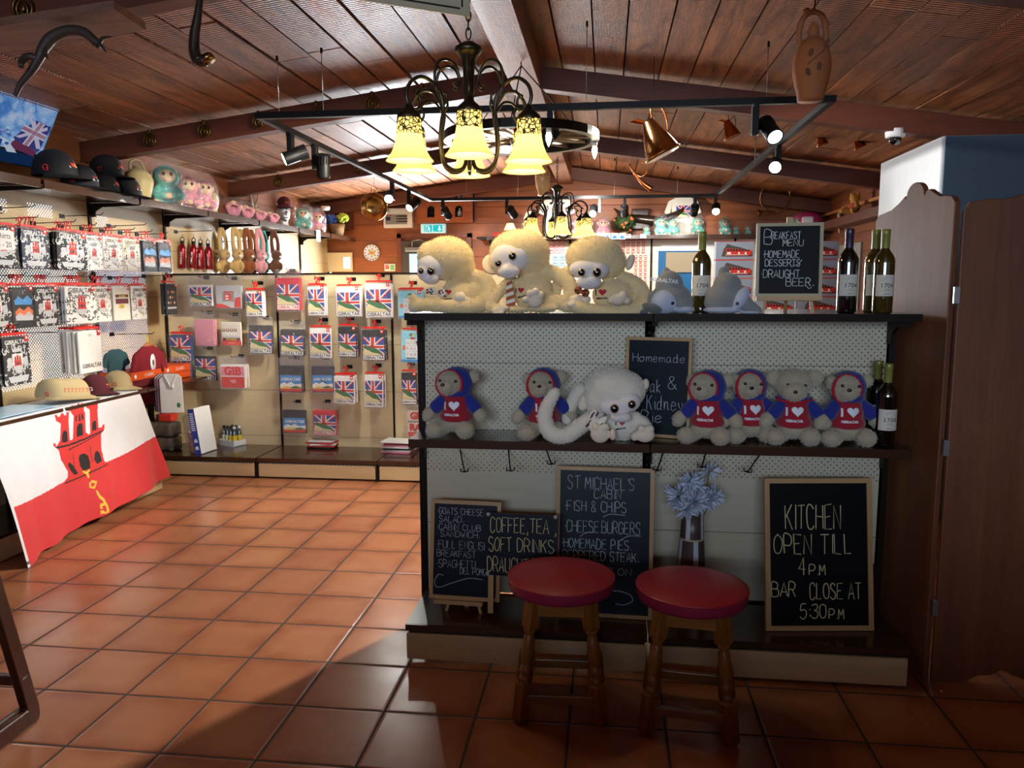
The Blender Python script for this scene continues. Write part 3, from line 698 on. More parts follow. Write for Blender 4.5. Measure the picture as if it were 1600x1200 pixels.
def spot(pos, aim, label, lit=True, energy=60, cone=60, shift=(0, 0)):
    t = thing('track_spotlight', label, 'spotlight', pos, group='spotlights on the black track')
    b = MB(); b.box((0, 0, -.025), (.030, .07, .018), M_BLACK); b.box((0, 0, -.105), (.036, .05, .15), M_BLACK, bev=.003); b.build('driver_box', t)
    d = Vector(aim)-(Vector(pos)+Vector((shift[0], shift[1], -.15))); d.normalize()
    Mx = Matrix.Translation((shift[0], shift[1], -.15)) @ d.to_track_quat('-Z', 'Y').to_matrix().to_4x4()
    b = MB(); b.lathe([(.030, .075), (.044, .070), (.044, -.07), (.047, -.075), (.047, -.085), (.040, -.083)], M_BLACK, Mx, n=20)
    for i in range(16):
        a = 2*PI*i/16; b.box((.043*math.cos(a), .043*math.sin(a), .045), (.010, .003, .055), M_BLACK, Mx @ Matrix.Translation((.043*math.cos(a), .043*math.sin(a), .045)) @ Matrix.Rotation(a, 4, 'Z') @ Matrix.Translation((-.043*math.cos(a), -.043*math.sin(a), -.045)))
    hd = b.build('lamp_head', t)
    b = MB(); b.lathe([(.001, -.0815), (.039, -.0815), (.039, -.0835), (.001, -.0835)], M_LED if lit else M_LEDOFF, Mx, n=20); b.build('lens', hd)
    if lit: light('spot_beam', 'SPOT', Mx @ Vector((0, 0, -.10)), energy, NEUT, None, .03, cone, .5, parent=t).rotation_euler = d.to_track_quat('-Z', 'Y').to_euler()
    return t
spot((TX0, 2.42, TZ), (-1.6, 1.6, 1.6), 'black spotlight tilted to the wall at the near left of the track', True, 90, 75, (.035, .0))
spot((TX0, 2.85, TZ), (-.2, 3.6, .6), 'black finned spotlight second from the front on the left rail', True, 70, 70, (.06, 0))
spot((TX0, 4.86, TZ), (.9, .6, .6), 'lit spotlight shining towards the camera on the far left rail', True, 25, 60, (-.02, -.04))
spot((TX0, 5.5, TZ), (-.9, 3.9, 1.0), 'dark square-looking spotlight beside the hanging copper pan', True, 14, 70, (.05, 0))
px1 = lambda px_: at(px_, 320, 'y', TY1).x
spot((px1(692), TY1, TZ), (.5, 7.9, 1.6), 'spotlight at the left end of the rear rail above the exit sign', True, 40, 70, (.04, .0))
spot((px1(792), TY1, TZ), (1.4, 7.9, 1.7), 'spotlight on the rear rail beside the small table lamp', True, 50, 80, (.06, .0))
spot((px1(937), TY1, TZ), (1.7, 4.0, .8), 'lit spotlight on the rear rail right of the far chandelier', True, 40, 70, (-.07, -.02))
spot((px1(976), TY1, TZ), (2.4, 7.9, 1.7), 'dark spotlight on the rear rail above the little tree', True, 50, 80, (.0, .04))
spot((px1(1086), TY1, TZ), (3.1, 7.9, 1.7), 'dark spotlight on the rear rail beside the display T-shirt', True, 50, 80, (.0, .04))
spot((px1(1118), TY1, TZ), (2.9, 3.2, .6), 'lit spotlight at the right end of the rear rail', True, 40, 70, (.0, -.05))
x_ = at(1180, 180, 'y', TY0).x
spot((x_, TY0, TZ), (3.6, .3, .9), 'brightly lit spotlight under the front rail near the clay jug', True, 16, 50, (.075, -.01))
x_ = at(860, 190, 'y', TY0).x
spot((x_, TY0, TZ), (.2, 3.7, .9), 'spotlight on the front rail half hidden behind the chandelier', True, 60, 70, (-.02, .05))
spot((TX1, 3.3, TZ), (2.6, .2, 1.2), 'lit spotlight under the right rail pointing at the wine shelf', True, 18, 55, (-.02, -.03))
# ---------------------------------------------------------------- chandeliers
M_BRONZE = mat('aged_bronze', '#4a4332', .32, metal=.85)
M_IRON = mat('dark_iron', '#1b1712', .4, metal=.5)
def shade_mat():
    m = bpy.data.materials.new('amber_glass'); m.use_nodes = True; t = NT(m); t.n.remove(t.n['Principled BSDF'])
    c = (1, .90, .52, 1)
    tl = t.add('ShaderNodeBsdfTranslucent'); tl.inputs[0].default_value = c
    df = t.add('ShaderNodeBsdfDiffuse'); df.inputs[0].default_value = (.92, .82, .48, 1)
    gl = t.add('ShaderNodeBsdfGlossy'); gl.inputs['Roughness'].default_value = .15
    a = t.add('ShaderNodeMixShader'); a.inputs[0].default_value = .3; t.l.new(tl.outputs[0], a.inputs[1]); t.l.new(df.outputs[0], a.inputs[2])
    bb = t.add('ShaderNodeMixShader'); bb.inputs[0].default_value = .05; t.l.new(a.outputs[0], bb.inputs[1]); t.l.new(gl.outputs[0], bb.inputs[2])
    e = t.add('ShaderNodeEmission'); e.inputs[0].default_value = (1, .80, .32, 1); e.inputs[1].default_value = .30
    ad = t.add('ShaderNodeAddShader'); t.l.new(bb.outputs[0], ad.inputs[0]); t.l.new(e.outputs[0], ad.inputs[1])
    t.l.new(ad.outputs[0], t.n['Material Output'].inputs[0]); return m
def lace_mat():
    m = bpy.data.materials.new('filigree_bronze'); m.use_nodes = True; t = NT(m); b = t.n['Principled BSDF']
    b.inputs['Base Color'].default_value = (.03, .02, .012, 1); b.inputs['Roughness'].default_value = .5
    v = t.add('ShaderNodeTexVoronoi', feature='DISTANCE_TO_EDGE'); v.inputs['Scale'].default_value = 62; t.put(v.inputs['Vector'], t.obj())
    k = t.math('LESS_THAN', v.outputs['Distance'], .11)
    tr = t.add('ShaderNodeBsdfTransparent'); mx = t.add('ShaderNodeMixShader'); t.l.new(k, mx.inputs[0]); t.l.new(tr.outputs[0], mx.inputs[1]); t.l.new(b.outputs[0], mx.inputs[2])
    t.l.new(mx.outputs[0], t.n['Material Output'].inputs[0]); return m
M_AMBER = shade_mat(); M_LACE = lace_mat(); M_BULB = glow('bulb_warm', (1, .80, .42), 26)
def chandelier(loc, label, k=1., chain_to=2.95, rotz=0, power=4., metal=None, ar=1.):
    m = metal or M_BRONZE; t = thing('chandelier', label, 'chandelier', loc); t.rotation_euler = (0, 0, rotz)
    S = Matrix.Scale(k, 4)
    b = MB(); b.lathe([(.004, .50), (.020, .495), (.052, .475), (.056, .462), (.046, .452), (.034, .435), (.024, .40), (.020, .34), (.022, .30), (.012, .28), (.012, .10), (.02, .08), (.022, .05), (.012, .03), (.006, .0), (.001, -.012)], m, S, n=24, cap=False)
    for i in range(6):
        a = PI/3*i; b.tube([S @ Vector((.015*math.cos(a), .015*math.sin(a), .33)), S @ Vector((.017*math.cos(a), .017*math.sin(a), .2)), S @ Vector((.012*math.cos(a), .012*math.sin(a), .06))], .004*k, m, n=6)
    b.build('column', t)
    b = MB(); z = .505*k; top = chain_to-loc[2]; j = 0
    while z < top:
        l = .042; a = j*PI/2; P = [Vector((.010*math.cos(q)*math.cos(a), .010*math.cos(q)*math.sin(a), z+l/2+l*.55*math.sin(q))) for q in [2*PI*i/14 for i in range(14)]]
        b.tube(P, .0028, M_IRON, n=6, closed=True); z += l*.82; j += 1
    b.build('chain', t)
    for i in range(6):
        a = PI/6+PI/3*i; Q = S @ Matrix.Rotation(a, 4, 'Z')
        P = [(.012, .06), (.03, .012), (.075, .002), (.115, .03), (.13, .09), (.125, .17), (.115, .23), (.128, .285), (.165, .325), (.215, .335), (.258, .305), (.272, .262), (.262, .225)]
        P = [(r*ar, 0, z) for r, z in P]
        b = MB(); b.tube(spline(P, 5), .0075, m, Q, n=8)
        P2 = [(.262, .235), (.245, .215), (.222, .22), (.212, .245), (.222, .268), (.236, .266)]
        b.tube(spline([(r*ar, 0, z) for r, z in P2], 5), .0055, m, Q, n=7)
        P3 = [(.128, .245), (.16, .285), (.20, .288), (.235, .262)]
        b.tube(spline([(r*ar, 0, z) for r, z in P3], 5), .005, m, Q, n=7)
        P4 = [(.116, .25), (.145, .30), (.150, .36), (.13, .405), (.09, .415), (.055, .39), (.042, .345), (.055, .32), (.068, .332)]
        b.tube(spline([(r*ar, 0, z) for r, z in P4], 5), .0058, m, Q, n=7)
        P5 = [(.118, .24), (.10, .262), (.102, .29), (.112, .285)]
        b.tube(spline([(r*ar, 0, z) for r, z in P5], 4), .005, m, Q, n=7)
        b.build('arm', t)
        c = Vector((.262*ar, 0, 0))
        b = MB(); b.lathe([(.006, .235), (.012, .228), (.02, .212), (.043, .192), (.046, .180), (.044, .174)], m, Q @ Matrix.Translation(c), n=18); sh = b.build('lamp_cap', t)
        prof = [(.044, .182), (.0455, .165), (.046, .14), (.049, .112), (.056, .082), (.066, .056), (.079, .034), (.090, .022)]
        b = MB(); b.lathe(prof+[(.091, .019)]+[(r-.003, z) for r, z in prof[::-1]], M_AMBER, Q @ Matrix.Translation(c), n=28, cap=False); b.build('glass_shade', sh)
        b = MB(); b.lathe([(.0455, .182), (.0472, .165), (.0478, .14), (.0508, .116)], M_LACE, Q @ Matrix.Translation(c), n=28, cap=False); b.build('filigree_band', sh)
        b = MB(); b.lathe([(.010, .18), (.012, .15), (.016, .12), (.028, .092), (.030, .078), (.022, .058), (.001, .05)], M_BULB, Q @ Matrix.Translation(c), n=14); b.build('bulb', sh)
        light('chandelier_bulb', 'POINT', Q @ Vector((.262*ar, 0, .03)), power, WARM, size=.03, parent=t)
    return t
chandelier((1.567, .62, 1.998), 'bronze chandelier with six lit amber bell shades nearest the camera', 1.02, 2.86, R(10), 2.6)
chandelier((1.60, 5.75, 2.03), 'dark iron chandelier with lit bell shades far behind the monkeys', 1.12, 2.86, R(12), 3.5, M_IRON, 1.1)

# ---------------------------------------------------------------- wagon wheel lamp
t = thing('wagon_wheel_lamp', 'dark wagon wheel lamp hanging behind the near chandelier', 'lamp', (1.60, 2.27, 2.43))
b = MB()
def ring(b, ri, ro, z0, z1, m, n=48, M=None):
    pr = [(ri, z0), (ro, z0), (ro, z1), (ri, z1)]; V = []; F = []
    for i in range(n):
        a = 2*PI*i/n
        V += [(r*math.cos(a), r*math.sin(a), z) for r, z in pr]
    for i in range(n):
        j = (i+1) % n
        for k in range(4): l = (k+1) % 4; F.append((i*4+k, i*4+l, j*4+l, j*4+k)[::-1])
    b.add(V, F, m, M)
ring(b, .425, .47, -.025, .025, M_IRON); b.build('rim', t)
b = MB(); b.lathe([(.05, -.05), (.07, -.03), (.07, .04), (.05, .06)], M_DARKW, n=18); b.build('hub', t)
for i in range(14):
    a = 2*PI*i/14; b = MB(); b.tube([(.06*math.cos(a), .06*math.sin(a), 0), (.25*math.cos(a), .25*math.sin(a), 0), (.43*math.cos(a), .43*math.sin(a), 0)], [.012, .014, .010], mat('spoke_lit_wood', '#8b7d6a', .6)); b.build('spoke', t)  # spoke colour lightened to stand for the light of the candle bulbs
for i in range(5):
    a = R(8)+2*PI*i/5; c = (.448*math.cos(a), .448*math.sin(a), 0)
    b = MB(); b.lathe([(.014, -.05), (.014, -.02)], M_WHITE, n=12, c=c); h = b.build('lamp_socket', t)
    b = MB(); b.lathe([(.012, -.05), (.017, -.068), (.015, -.09), (.006, -.115), (.001, -.125)], glow('candle_bulb', (1, .85, .55), 18), n=12, c=c); b.build('candle_bulb', h)
b = MB()
for i in range(3):
    a = 2*PI*i/3+.5; b.tube([(.44*math.cos(a), .44*math.sin(a), .02), (0, 0, .42)], .004, M_IRON, n=5)
b.tube([(0, 0, .42), (-.02, 0, .56)], .004, M_IRON, n=5)
b.build('hanging_chain', t)

# ---------------------------------------------------------------- things hanging from the ceiling
M_COPPER = mat('copper', '#b86a3c', .22, metal=1, noise=.25, nscale=6)
M_BRASSY = mat('old_brass', '#9c7a48', .25, metal=1, noise=.2, nscale=8)
def jug(px_, py_top, py_bot, y, label, tilt, yaw, size=None):
    a = at(px_, py_top, 'y', y); c = at(px_, py_bot, 'y', y); H = size or (a.z-c.z)
    t = thing('copper_jug', label, 'jug', (a.x, y, a.z), (0, R(tilt), R(yaw)), 'copper jugs hung from the ceiling'); k = H/.30
    S = Matrix.Scale(k, 4) @ Matrix.Translation((.02, 0, -.30))
    b = MB(); b.lathe([(.001, .0), (.10, .0), (.118, .004), (.118, .014), (.108, .02), (.098, .06), (.078, .12), (.052, .19), (.038, .225), (.036, .235), (.030, .225), (.04, .18), (.07, .11), (.09, .05), (.001, .02)], M_COPPER if size is None or size < .2 else mat('jug_brass_dark', '#a5794a', .22, metal=1, noise=.3, nscale=6), S, n=28, cap=False)
    b.build('body', t)
    b = MB()
    V = []
    for i in range(13):
        f = -PI*.5+PI*i/12; V += [Vector((-.036*math.cos(f*.9), .036*math.sin(f*.9), .225)), Vector((-.05-.055*math.cos(f), .034*math.sin(f), .268+.008*math.cos(f)))]
    b.add(V, [(2*i, 2*i+1, 2*i+3, 2*i+2) for i in range(12)], M_COPPER, S, True); b.build('spout', t)
    b = MB(); b.tube(spline([(.034, 0, .225), (.045, 0, .285), (.085, 0, .30), (.112, 0, .26), (.108, 0, .19), (.085, 0, .12)], 5), .0062, M_COPPER, S, n=8); b.build('handle', t)
    b = MB(); q = S @ Vector((.07, 0, .30)); Mi = t.matrix_basis.to_3x3().inverted(); up = Mi @ Vector((0, 0, zc(a.x)-a.z-.07)); b.tube([q, q+up], .0025, M_IRON, n=5); b.build('hook_wire', t)
    return t
jug(1000, 176, 258, 2.5, 'large brass jug hanging under the front rail right of the wagon wheel', -26, 0, .30)
jug(1130, 182, 228, 3.6, 'small copper jug hanging left of the lit front spotlight', -22, 0, .17)
jug(1276, 204, 234, 4.3, 'small copper jug left one of the pair near the dome camera', -20, 0, .13)
jug(1333, 208, 236, 4.3, 'small copper jug right one of the pair near the dome camera', -24, 0, .135)
# clay water jar
M_CLAY = mat('clay_jar', '#9c5f35', .75, noise=.12, nscale=14, bump=.15)
p = at(1266, 158, 'y', 1.2)
t = thing('clay_water_jar', 'terracotta water jar with a ring handle hanging from the ceiling', 'jar', (p.x, 1.2, p.z))
b = MB(); b.lathe([(.001, 0), (.056, .0), (.058, .012), (.060, .028), (.072, .07), (.082, .125), (.083, .155), (.078, .20), (.066, .235), (.045, .262), (.030, .27), (.024, .285), (.026, .30), (.018, .325), (.001, .345)], M_CLAY, n=28, cap=False); b.build('body', t)
b = MB(); b.tube(spline([(-.058, 0, .245), (-.062, 0, .29), (-.052, 0, .345), (-.025, 0, .378), (.012, 0, .380), (.042, 0, .35), (.054, 0, .29), (.052, 0, .245)], 5), [.014, .013, .0125, .013, .013, .0125, .013, .014]*5+[.014], M_CLAY, n=10)
b.ell((-.032, 0, .390), (.016, .012, .012), M_CLAY); b.ell((.058, 0, .33), (.012, .012, .012), M_CLAY); b.build('handle', t)
b = MB(); M_CLAYD = mat('clay_jar_relief', '#6b3d22', .8)
def on_jar(u, z): return Vector((.083*math.sin(u), -.084*math.cos(u)*(1-.9*((z-.15)/.15)**2*.3), z))
b.tube([on_jar(u, z) for u, z in ((-.45, .14), (-.1, .165), (.2, .185), (.45, .205))], .0022, M_CLAYD, n=6)
for u, z, a_ in ((-.4, .11, -.4), (-.3, .19, .3), (.15, .13, 0), (.55, .23, .5)): b.ell(on_jar(u, z), (.010, .003, .018), M_CLAYD, rot=(0, a_, 0))
b.build('leaf_relief', t)
b = MB(); b.tube([(0, 0, .37), (.004, 0, zc(p.x)-p.z-.03)], .003, M_IRON, n=5); b.build('hanging_wire', t)
# dome camera
p = at(1399, 207, 'y', 3.035); t = thing('dome_camera', 'white dome security camera under the beam at upper right', 'camera', (p.x, 3.035, p.z-.0))
b = MB(); b.lathe([(.062, .02), (.064, .0), (.060, -.03), (.050, -.034)], M_WHITE, n=26); b.build('housing', t)
b = MB(); b.lathe([(.042, -.032), (.040, -.055), (.028, -.074), (.001, -.082)], mat('dome_black', '#08090b', .08, coat=1), n=22); b.build('lens_dome', t)
# bull horn on a wire, antler on its board, hanging sign
M_HORN = mat('horn_dark', '#2b2018', .25, noise=.4, nscale=5, coat=.4)
y = .62; A = lambda px_, py_, yy=.62: at(px_, py_, 'y', yy)
c0 = A(318, 92); t = thing('bull_horn', 'dark curved horn hanging from the ceiling left of the sign', 'horn', c0)
P = [A(a, b_)-c0 for a, b_ in ((314, -50), (313, -8), (309, 25), (304, 55), (304, 80), (311, 95), (321, 94))]
b = MB(); b.tube(spline(P, 6), [.004, .008, .013, .017, .021, .024, .024, .022]*6+[.02], M_HORN, n=14)
P_ = spline(P, 6); rr = [float(np.interp(i/(len(P_)-1), [0, .3, .5, .8, 1], [.008, .016, .021, .026, .024])) for i in range(len(P_))]
b = MB(); b.tube(P_, rr, M_HORN, n=14); b.build('horn', t)
b = MB(); q = A(325, 93)-c0; b.tube([q+Vector((-.004, .0, .012)), q+Vector((.010, -.004, -.006))], .025, M_BRASSY, n=14); b.build('metal_rim', t)
c0 = A(100, 48, .33); t = thing('stag_antler', 'dark stag antler wired under the plank at upper left', 'antler', c0)
L = lambda *a: [A(x_, y_, .33)-c0 for x_, y_ in a]
b = MB(); M_ANT = mat('antler_dark', '#3b3129', .5, noise=.35, nscale=9, bump=.2)
b.tube(spline(L((24, 150), (32, 132), (48, 112), (60, 92), (70, 72), (82, 58), (105, 48), (130, 50), (148, 64), (156, 72)), 5), [.006, .009, .012, .015, .016, .015, .014, .014, .012, .010]*5+[.01], M_ANT, n=10)
P_ = spline(L((24, 150), (32, 132), (48, 112), (60, 92), (70, 72), (82, 58), (105, 48), (130, 50), (148, 64), (156, 72)), 5)
b = MB(); b.tube(P_, [float(np.interp(i/(len(P_)-1), [0, .3, .5, .8, 1], [.008, .017, .023, .019, .014])) for i in range(len(P_))], M_ANT, n=10)
for pp, r_ in ((((154, 70), (166, 62), (185, 63)), [.009, .007, .002]), (((152, 68), (164, 74), (176, 86)), [.010, .007, .002]), (((150, 66), (152, 72), (160, 76)), [.008, .006, .002]), (((72, 72), (76, 86), (87, 96)), [.012, .009, .002]), (((62, 92), (50, 90), (46, 100), (51, 110)), [.014, .013, .010])):
    q = [A(x_, y_, .33)-c0+Vector((0, -.02*i, 0)) for i, (x_, y_) in enumerate(pp)]; sp = spline(q, 4); b.tube(sp, [float(np.interp(i/(len(sp)-1), [0, .5, 1], r_)) for i in range(len(sp))], M_ANT, n=8)
b.build('antler', t)
b = MB(); q = A(108, 46, .33)-c0; b.tube([q, q+Vector((0, -.0, .035))], .002, M_GREYM, n=5); b.build('hanging_wire', t)
b = MB(); P = [at(x_, y_, 'z', 2.545) for x_, y_ in ((-60, 95), (0, 82), (120, 68), (228, 47), (178, 14), (80, 28), (-60, 50))]
b.prism([(q.x, q.y) for q in P], 2.545, 2.575, wood('plank_grey', '#5a3a2a', '#94705a', 'x', .6, .6), axis='z'); o = b.build('mounting_plank'); tag(o, 'worn wooden plank under the near beam above the antler', 'plank')
ys = .30; p0 = at(734, 27, 'y', ys); q0 = at(592, 5, 'z', p0.z)
t = thing('hanging_sign', 'cream hanging sign with black border cut by the top edge', 'sign', p0)
d = (q0-p0); d.z = 0; Wd = d.length; ang = math.atan2(-d.y, -d.x)
t.rotation_euler = (0, 0, ang)
M_SIGN = mat('sign_cream', '#b5ad8e', .6)
b = MB(); b.box((-.45, 0, .14), (.90, .014, .28), M_SIGN, bev=.003); b.build('panel', t)
b = MB()
for c_, d_ in (((-.45, -.0078, .022), (.82, .001, .006)), ((-.45, -.0078, .258), (.82, .001, .006)), ((-.032, -.0078, .14), (.006, .001, .224)), ((-.868, -.0078, .14), (.006, .001, .224))): b.box(c_, d_, M_BLACKM)
b.build('border', t)
b = MB(); add_text(b, 'EL', .20, M_BLACKM, Matrix.Translation((-.14, -.008, .158)), bold=.012); b.build('lettering', t)
b = MB()
for x_ in (-.1, -.8): b.tube([(x_, 0, .28), (x_, 0, zc(p0.x-.2)-p0.z-.0)], .003, M_IRON, n=5)
b.build('hanging_chain', t)
# copper pan, coiled hunting horn, small horn, glazed vase
p = at(586, 346, 'y', 6.1); t = thing('copper_pan', 'round shiny copper pan hanging below the far left ceiling', 'pan', (p.x, 6.1, p.z))
tilt = Matrix.Rotation(R(82), 4, 'X') @ Matrix.Rotation(R(8), 4, 'Y')
b = MB(); b.lathe([(.001, .03), (.08, .028), (.12, .012), (.148, -.03), (.156, -.034), (.158, -.028), (.128, .022), (.085, .04), (.001, .042)], mat('pan_copper', '#b98f55', .16, metal=1, noise=.2, nscale=5), Matrix.Translation((0, 0, .165)) @ Matrix.Rotation(R(-78), 4, 'X'), n=30, cap=False); b.build('dish', t)
b = MB(); b.tube(spline([(-.03, .0, .325), (-.035, 0, .36), (0, 0, .385), (.03, 0, .355), (.025, 0, .325)], 5), .005, M_BRASSY, n=7); b.tube([(0, 0, .385), (0, 0, zc(p.x)-p.z-.02)], .002, M_IRON, n=5); b.build('handle', t)
p = at(1213, 332, 'y', 7.4); t = thing('hunting_horn', 'coiled brass hunting horn hung on the beam at the far right', 'horn', (p.x, 7.5, p.z))
b = MB(); b.tube([(.18*math.cos(a), .012*math.sin(2*a), .19+.18*math.sin(a)) for a in [2*PI*i/40 for i in range(40)]], .011, M_BRASSY, n=8, closed=True)
b.tube(spline([(.0, -.02, .01), (-.09, -.03, .02), (-.16, -.03, .01), (-.205, -.03, -.0)], 5), [float(np.interp(i/15, [0, .6, 1], [.010, .018, .05])) for i in range(16)], M_BRASSY, n=14)
b.tube([(.17, -.02, .24), (.21, -.02, .30), (.225, -.02, .33)], .007, M_BRASSY, n=7); b.build('tubing', t)
p = at(1000, 262, 'y', 4.6); t = thing('copper_funnel', 'thin copper horn with a handle hanging below the large brass jug', 'horn', p)
b = MB(); P = spline([at(983, 256, 'y', 4.6)-p, at(992, 272, 'y', 4.6)-p, at(1004, 286, 'y', 4.6)-p, at(1018, 296, 'y', 4.6)-p], 4); b.tube(P, [float(np.interp(i/12, [0, .5, 1], [.006, .012, .028])) for i in range(13)], M_COPPER, n=12); b.build('funnel', t)
b = MB(); b.tube(spline([at(990, 268, 'y', 4.6)-p, at(1000, 276, 'y', 4.6)-p, at(1010, 270, 'y', 4.6)-p, at(1010, 258, 'y', 4.6)-p, at(1002, 254, 'y', 4.6)-p], 4), .003, M_COPPER, n=6); b.tube([at(985, 258, 'y', 4.6)-p, Vector((0, 0, zc(p.x)-p.z-.03))], .0015, M_IRON, n=4); b.build('handle', t)
p = at(848, 306, 'y', 6.3); t = thing('glazed_vase', 'cream glazed amphora with a floral band hanging above the far chandelier', 'vase', p)
M_CREAMG = mat('cream_glaze', '#cdbb9c', .25, coat=.5)
def vase_mat():
    m = bpy.data.materials.new('floral_band'); m.use_nodes = True; t_ = NT(m); v = t_.add('ShaderNodeTexVoronoi'); v.inputs['Scale'].default_value = 55; t_.put(v.inputs['Vector'], t_.obj())
    t_.l.new(t_.ramp(v.outputs['Distance'], [(.2, srgb('#6e6a2a')), (.4, srgb('#c9b36a')), (.6, srgb('#d5c7a8'))]), t_.n['Principled BSDF'].inputs[0]); return m
b = MB(); b.lathe([(.001, 0), (.055, 0), (.058, .02), (.05, .03), (.078, .10), (.086, .16), (.088, .19)], M_CREAMG, n=26, cap=False); b.lathe([(.088, .19), (.086, .24), (.07, .285), (.05, .31)], vase_mat(), n=26, cap=False); b.lathe([(.05, .31), (.036, .325), (.038, .35), (.034, .352), (.001, .34)], M_CREAMG, n=22, cap=False); b.build('body', t)
b = MB(); b.tube(spline([(-.035, 0, .33), (-.03, 0, .40), (.0, 0, .42), (.03, 0, .40), (.035, 0, .33)], 5), .008, M_CREAMG); b.tube([(0, 0, .42), (0, 0, 2.86-p.z)], .002, M_IRON, n=5); b.build('handle', t)

# ---------------------------------------------------------------- screen on the left wall
yb_ = 2.338; bot = Vector((-1.665, yb_, 2.315)); top = Vector((-1.416, yb_, 2.80)); hgt = (top-bot).length
t = thing('tv_screen', 'tilted wall screen with a blue picture at the upper left', 'screen', bot, (0, -math.atan2(top.x-bot.x, top.z-bot.z)*-1, 0))
W_ = 1.0
def scr(b, c, d, m): b.box((c[0], -c[1], c[2]), d, m)
b = MB(); b.box((-.02, -W_/2, hgt/2), (.04, W_, hgt), M_BLACK, bev=.004); b.build('casing', t)
def screen_mat():
    m = bpy.data.materials.new('screen_picture'); m.use_nodes = True; t_ = NT(m); t_.n.remove(t_.n['Principled BSDF'])
    o = t_.obj(); v = t_.add('ShaderNodeTexVoronoi'); v.inputs['Scale'].default_value = 16; t_.put(v.inputs['Vector'], o)
    n1 = t_.noise(o, 5, 5, .65, 1.2)
    c = t_.ramp(n1.outputs[0], [(.25, srgb('#2b4f8e')), (.40, srgb('#4f86cf')), (.52, srgb('#86b1e4')), (.64, srgb('#b4c3e4')), (.76, srgb('#b98fc0'))])
    c = t_.mix(t_.math('MULTIPLY', t_.math('LESS_THAN', v.outputs['Distance'], .35), .25), c, srgb('#dfe9f5'))
    e = t_.add('ShaderNodeEmission'); t_.l.new(c, e.inputs[0]); e.inputs[1].default_value = .62; t_.l.new(e.outputs[0], t_.n['Material Output'].inputs[0]); return m
b = MB(); b.box((.001, -W_/2, hgt/2+.045), (.002, W_-.02, hgt-.11), screen_mat()); b.box((.001, -W_/2, .048), (.002, W_-.02, .075), glow('screen_navy', '#16335e', .5)); pic = b.build('picture', t)
b = MB(); Ms = Matrix.Rotation(PI/2, 4, 'Z')
E_ = lambda c, s=.6: glow('screen_'+c.strip('#'), c, s)
def onscr(poly, m, lay): flat(b, [(-W_+.01+u*(W_-.02), v*hgt) for u, v in poly], m, lay, Ms @ Matrix.Translation((0, -.0025, 0)))
onscr([(.70, .30), (.96, .22), (.99, .55), (.84, .58)], E_('#3c3f86'), 0)
for po in ([(.72, .34), (.76, .33), (.97, .50), (.96, .54)], [(.80, .56), (.84, .57), (.97, .26), (.93, .25)], [(.84, .40), (.98, .37), (.98, .43), (.85, .45)]): onscr(po, E_('#c3bcd8'), 1)
for po, c_ in (([(.80, .27), (.86, .255), (.93, .56), (.87, .57)], '#c9c4dc'), ([(.75, .42), (.97, .36), (.98, .44), (.76, .50)], '#c9c4dc'), ([(.815, .27), (.845, .26), (.915, .56), (.885, .57)], '#93405a'), ([(.75, .44), (.975, .38), (.98, .42), (.76, .48)], '#93405a')): onscr(po, E_(c_), 2)
onscr([(.70, .20), (.93, .15), (.95, .22), (.72, .30)], E_('#6e3454'), 1)
onscr([(.60, .30), (.68, .27), (.78, .15), (.70, .14)], E_('#c9d3e4'), 2)
onscr([(.86, .86), (.91, .86), (.91, .93), (.86, .93)], E_('#a8442e'), 2)
for i in range(26): u, v = .42+rnd.random()*.3, .22+rnd.random()*.2; onscr([(u+.018*math.cos(a*.785), v+.02*math.sin(a*.785)) for a in range(8)], E_(rnd.choice(['#8fc0e8', '#5a6fc0', '#2f63c0', '#a7d2f0'])), 3)
onscr([(.50, .13), (.63, .13), (.63, .27), (.50, .27)], E_('#12489a'), 4)
for k_, s_ in enumerate(('WATER', 'SHOW', 'AT THE')): add_text(b, s_, .022, E_('#cfe2ff'), Ms @ Matrix.Translation((-W_+.01+.565*(W_-.02), -.006, (.245-.038*k_)*hgt)))
add_text(b, 'ENTRANCE 2', .034, E_('#dfe8f5'), Ms @ Matrix.Translation((-W_+.01+.47*(W_-.02), -.004, .055)))
b.build('picture_detail', pic)
b = MB(); b.box((-.06, -.5, .25), (.06, .3, .2), M_BLACK); b.build('wall_mount', t)

# horse brasses nailed along the beams
M_HB = mat('horse_brass', '#6e5426', .35, metal=.9)
def brass():
    b = MB(); b.tube([(.045*math.cos(a), 0, .045*math.sin(a)) for a in [2*PI*i/24 for i in range(24)]], .007, M_HB, n=6, closed=True); b.tube([(0, 0, .045), (0, -.004, .075)], .012, M_HB, n=6)
    b.tube(spline([(-.02, 0, -.03), (-.025, -.004, .0), (0, -.006, .03), (.025, -.004, 0), (.02, 0, -.03)], 4), .006, M_HB, n=6); b.ell((0, -.003, 0), (.014, .005, .018), M_HB); return b.mesh('horse_brass')
bm_ = brass(); k = 0
for y, pxs, bl in ((.645, (-40, 38), 'nearest beam at the upper left'), (2.975, (235, 320, 405, 495, 582, 660), 'long beam behind the front track'), (5.295, (436, 500, 560, 690), 'second beam above the far plush')):
    for i, px_ in enumerate(pxs):
        x_ = at(px_, 200, 'y', y).x
        for _ in range(4): z_ = zc(x_)-.105; q = to_px((x_, y, z_)); x_ += (px_-q[0])*.004
        o = link('horse_brass', bm_, None, (x_, y-.010, zc(x_)-.105)); tag(o, 'round horse brass, %s from the left on the %s' % (('first', 'second', 'third', 'fourth', 'fifth', 'sixth')[i], bl), 'horse brass', 'horse brasses on the beams')
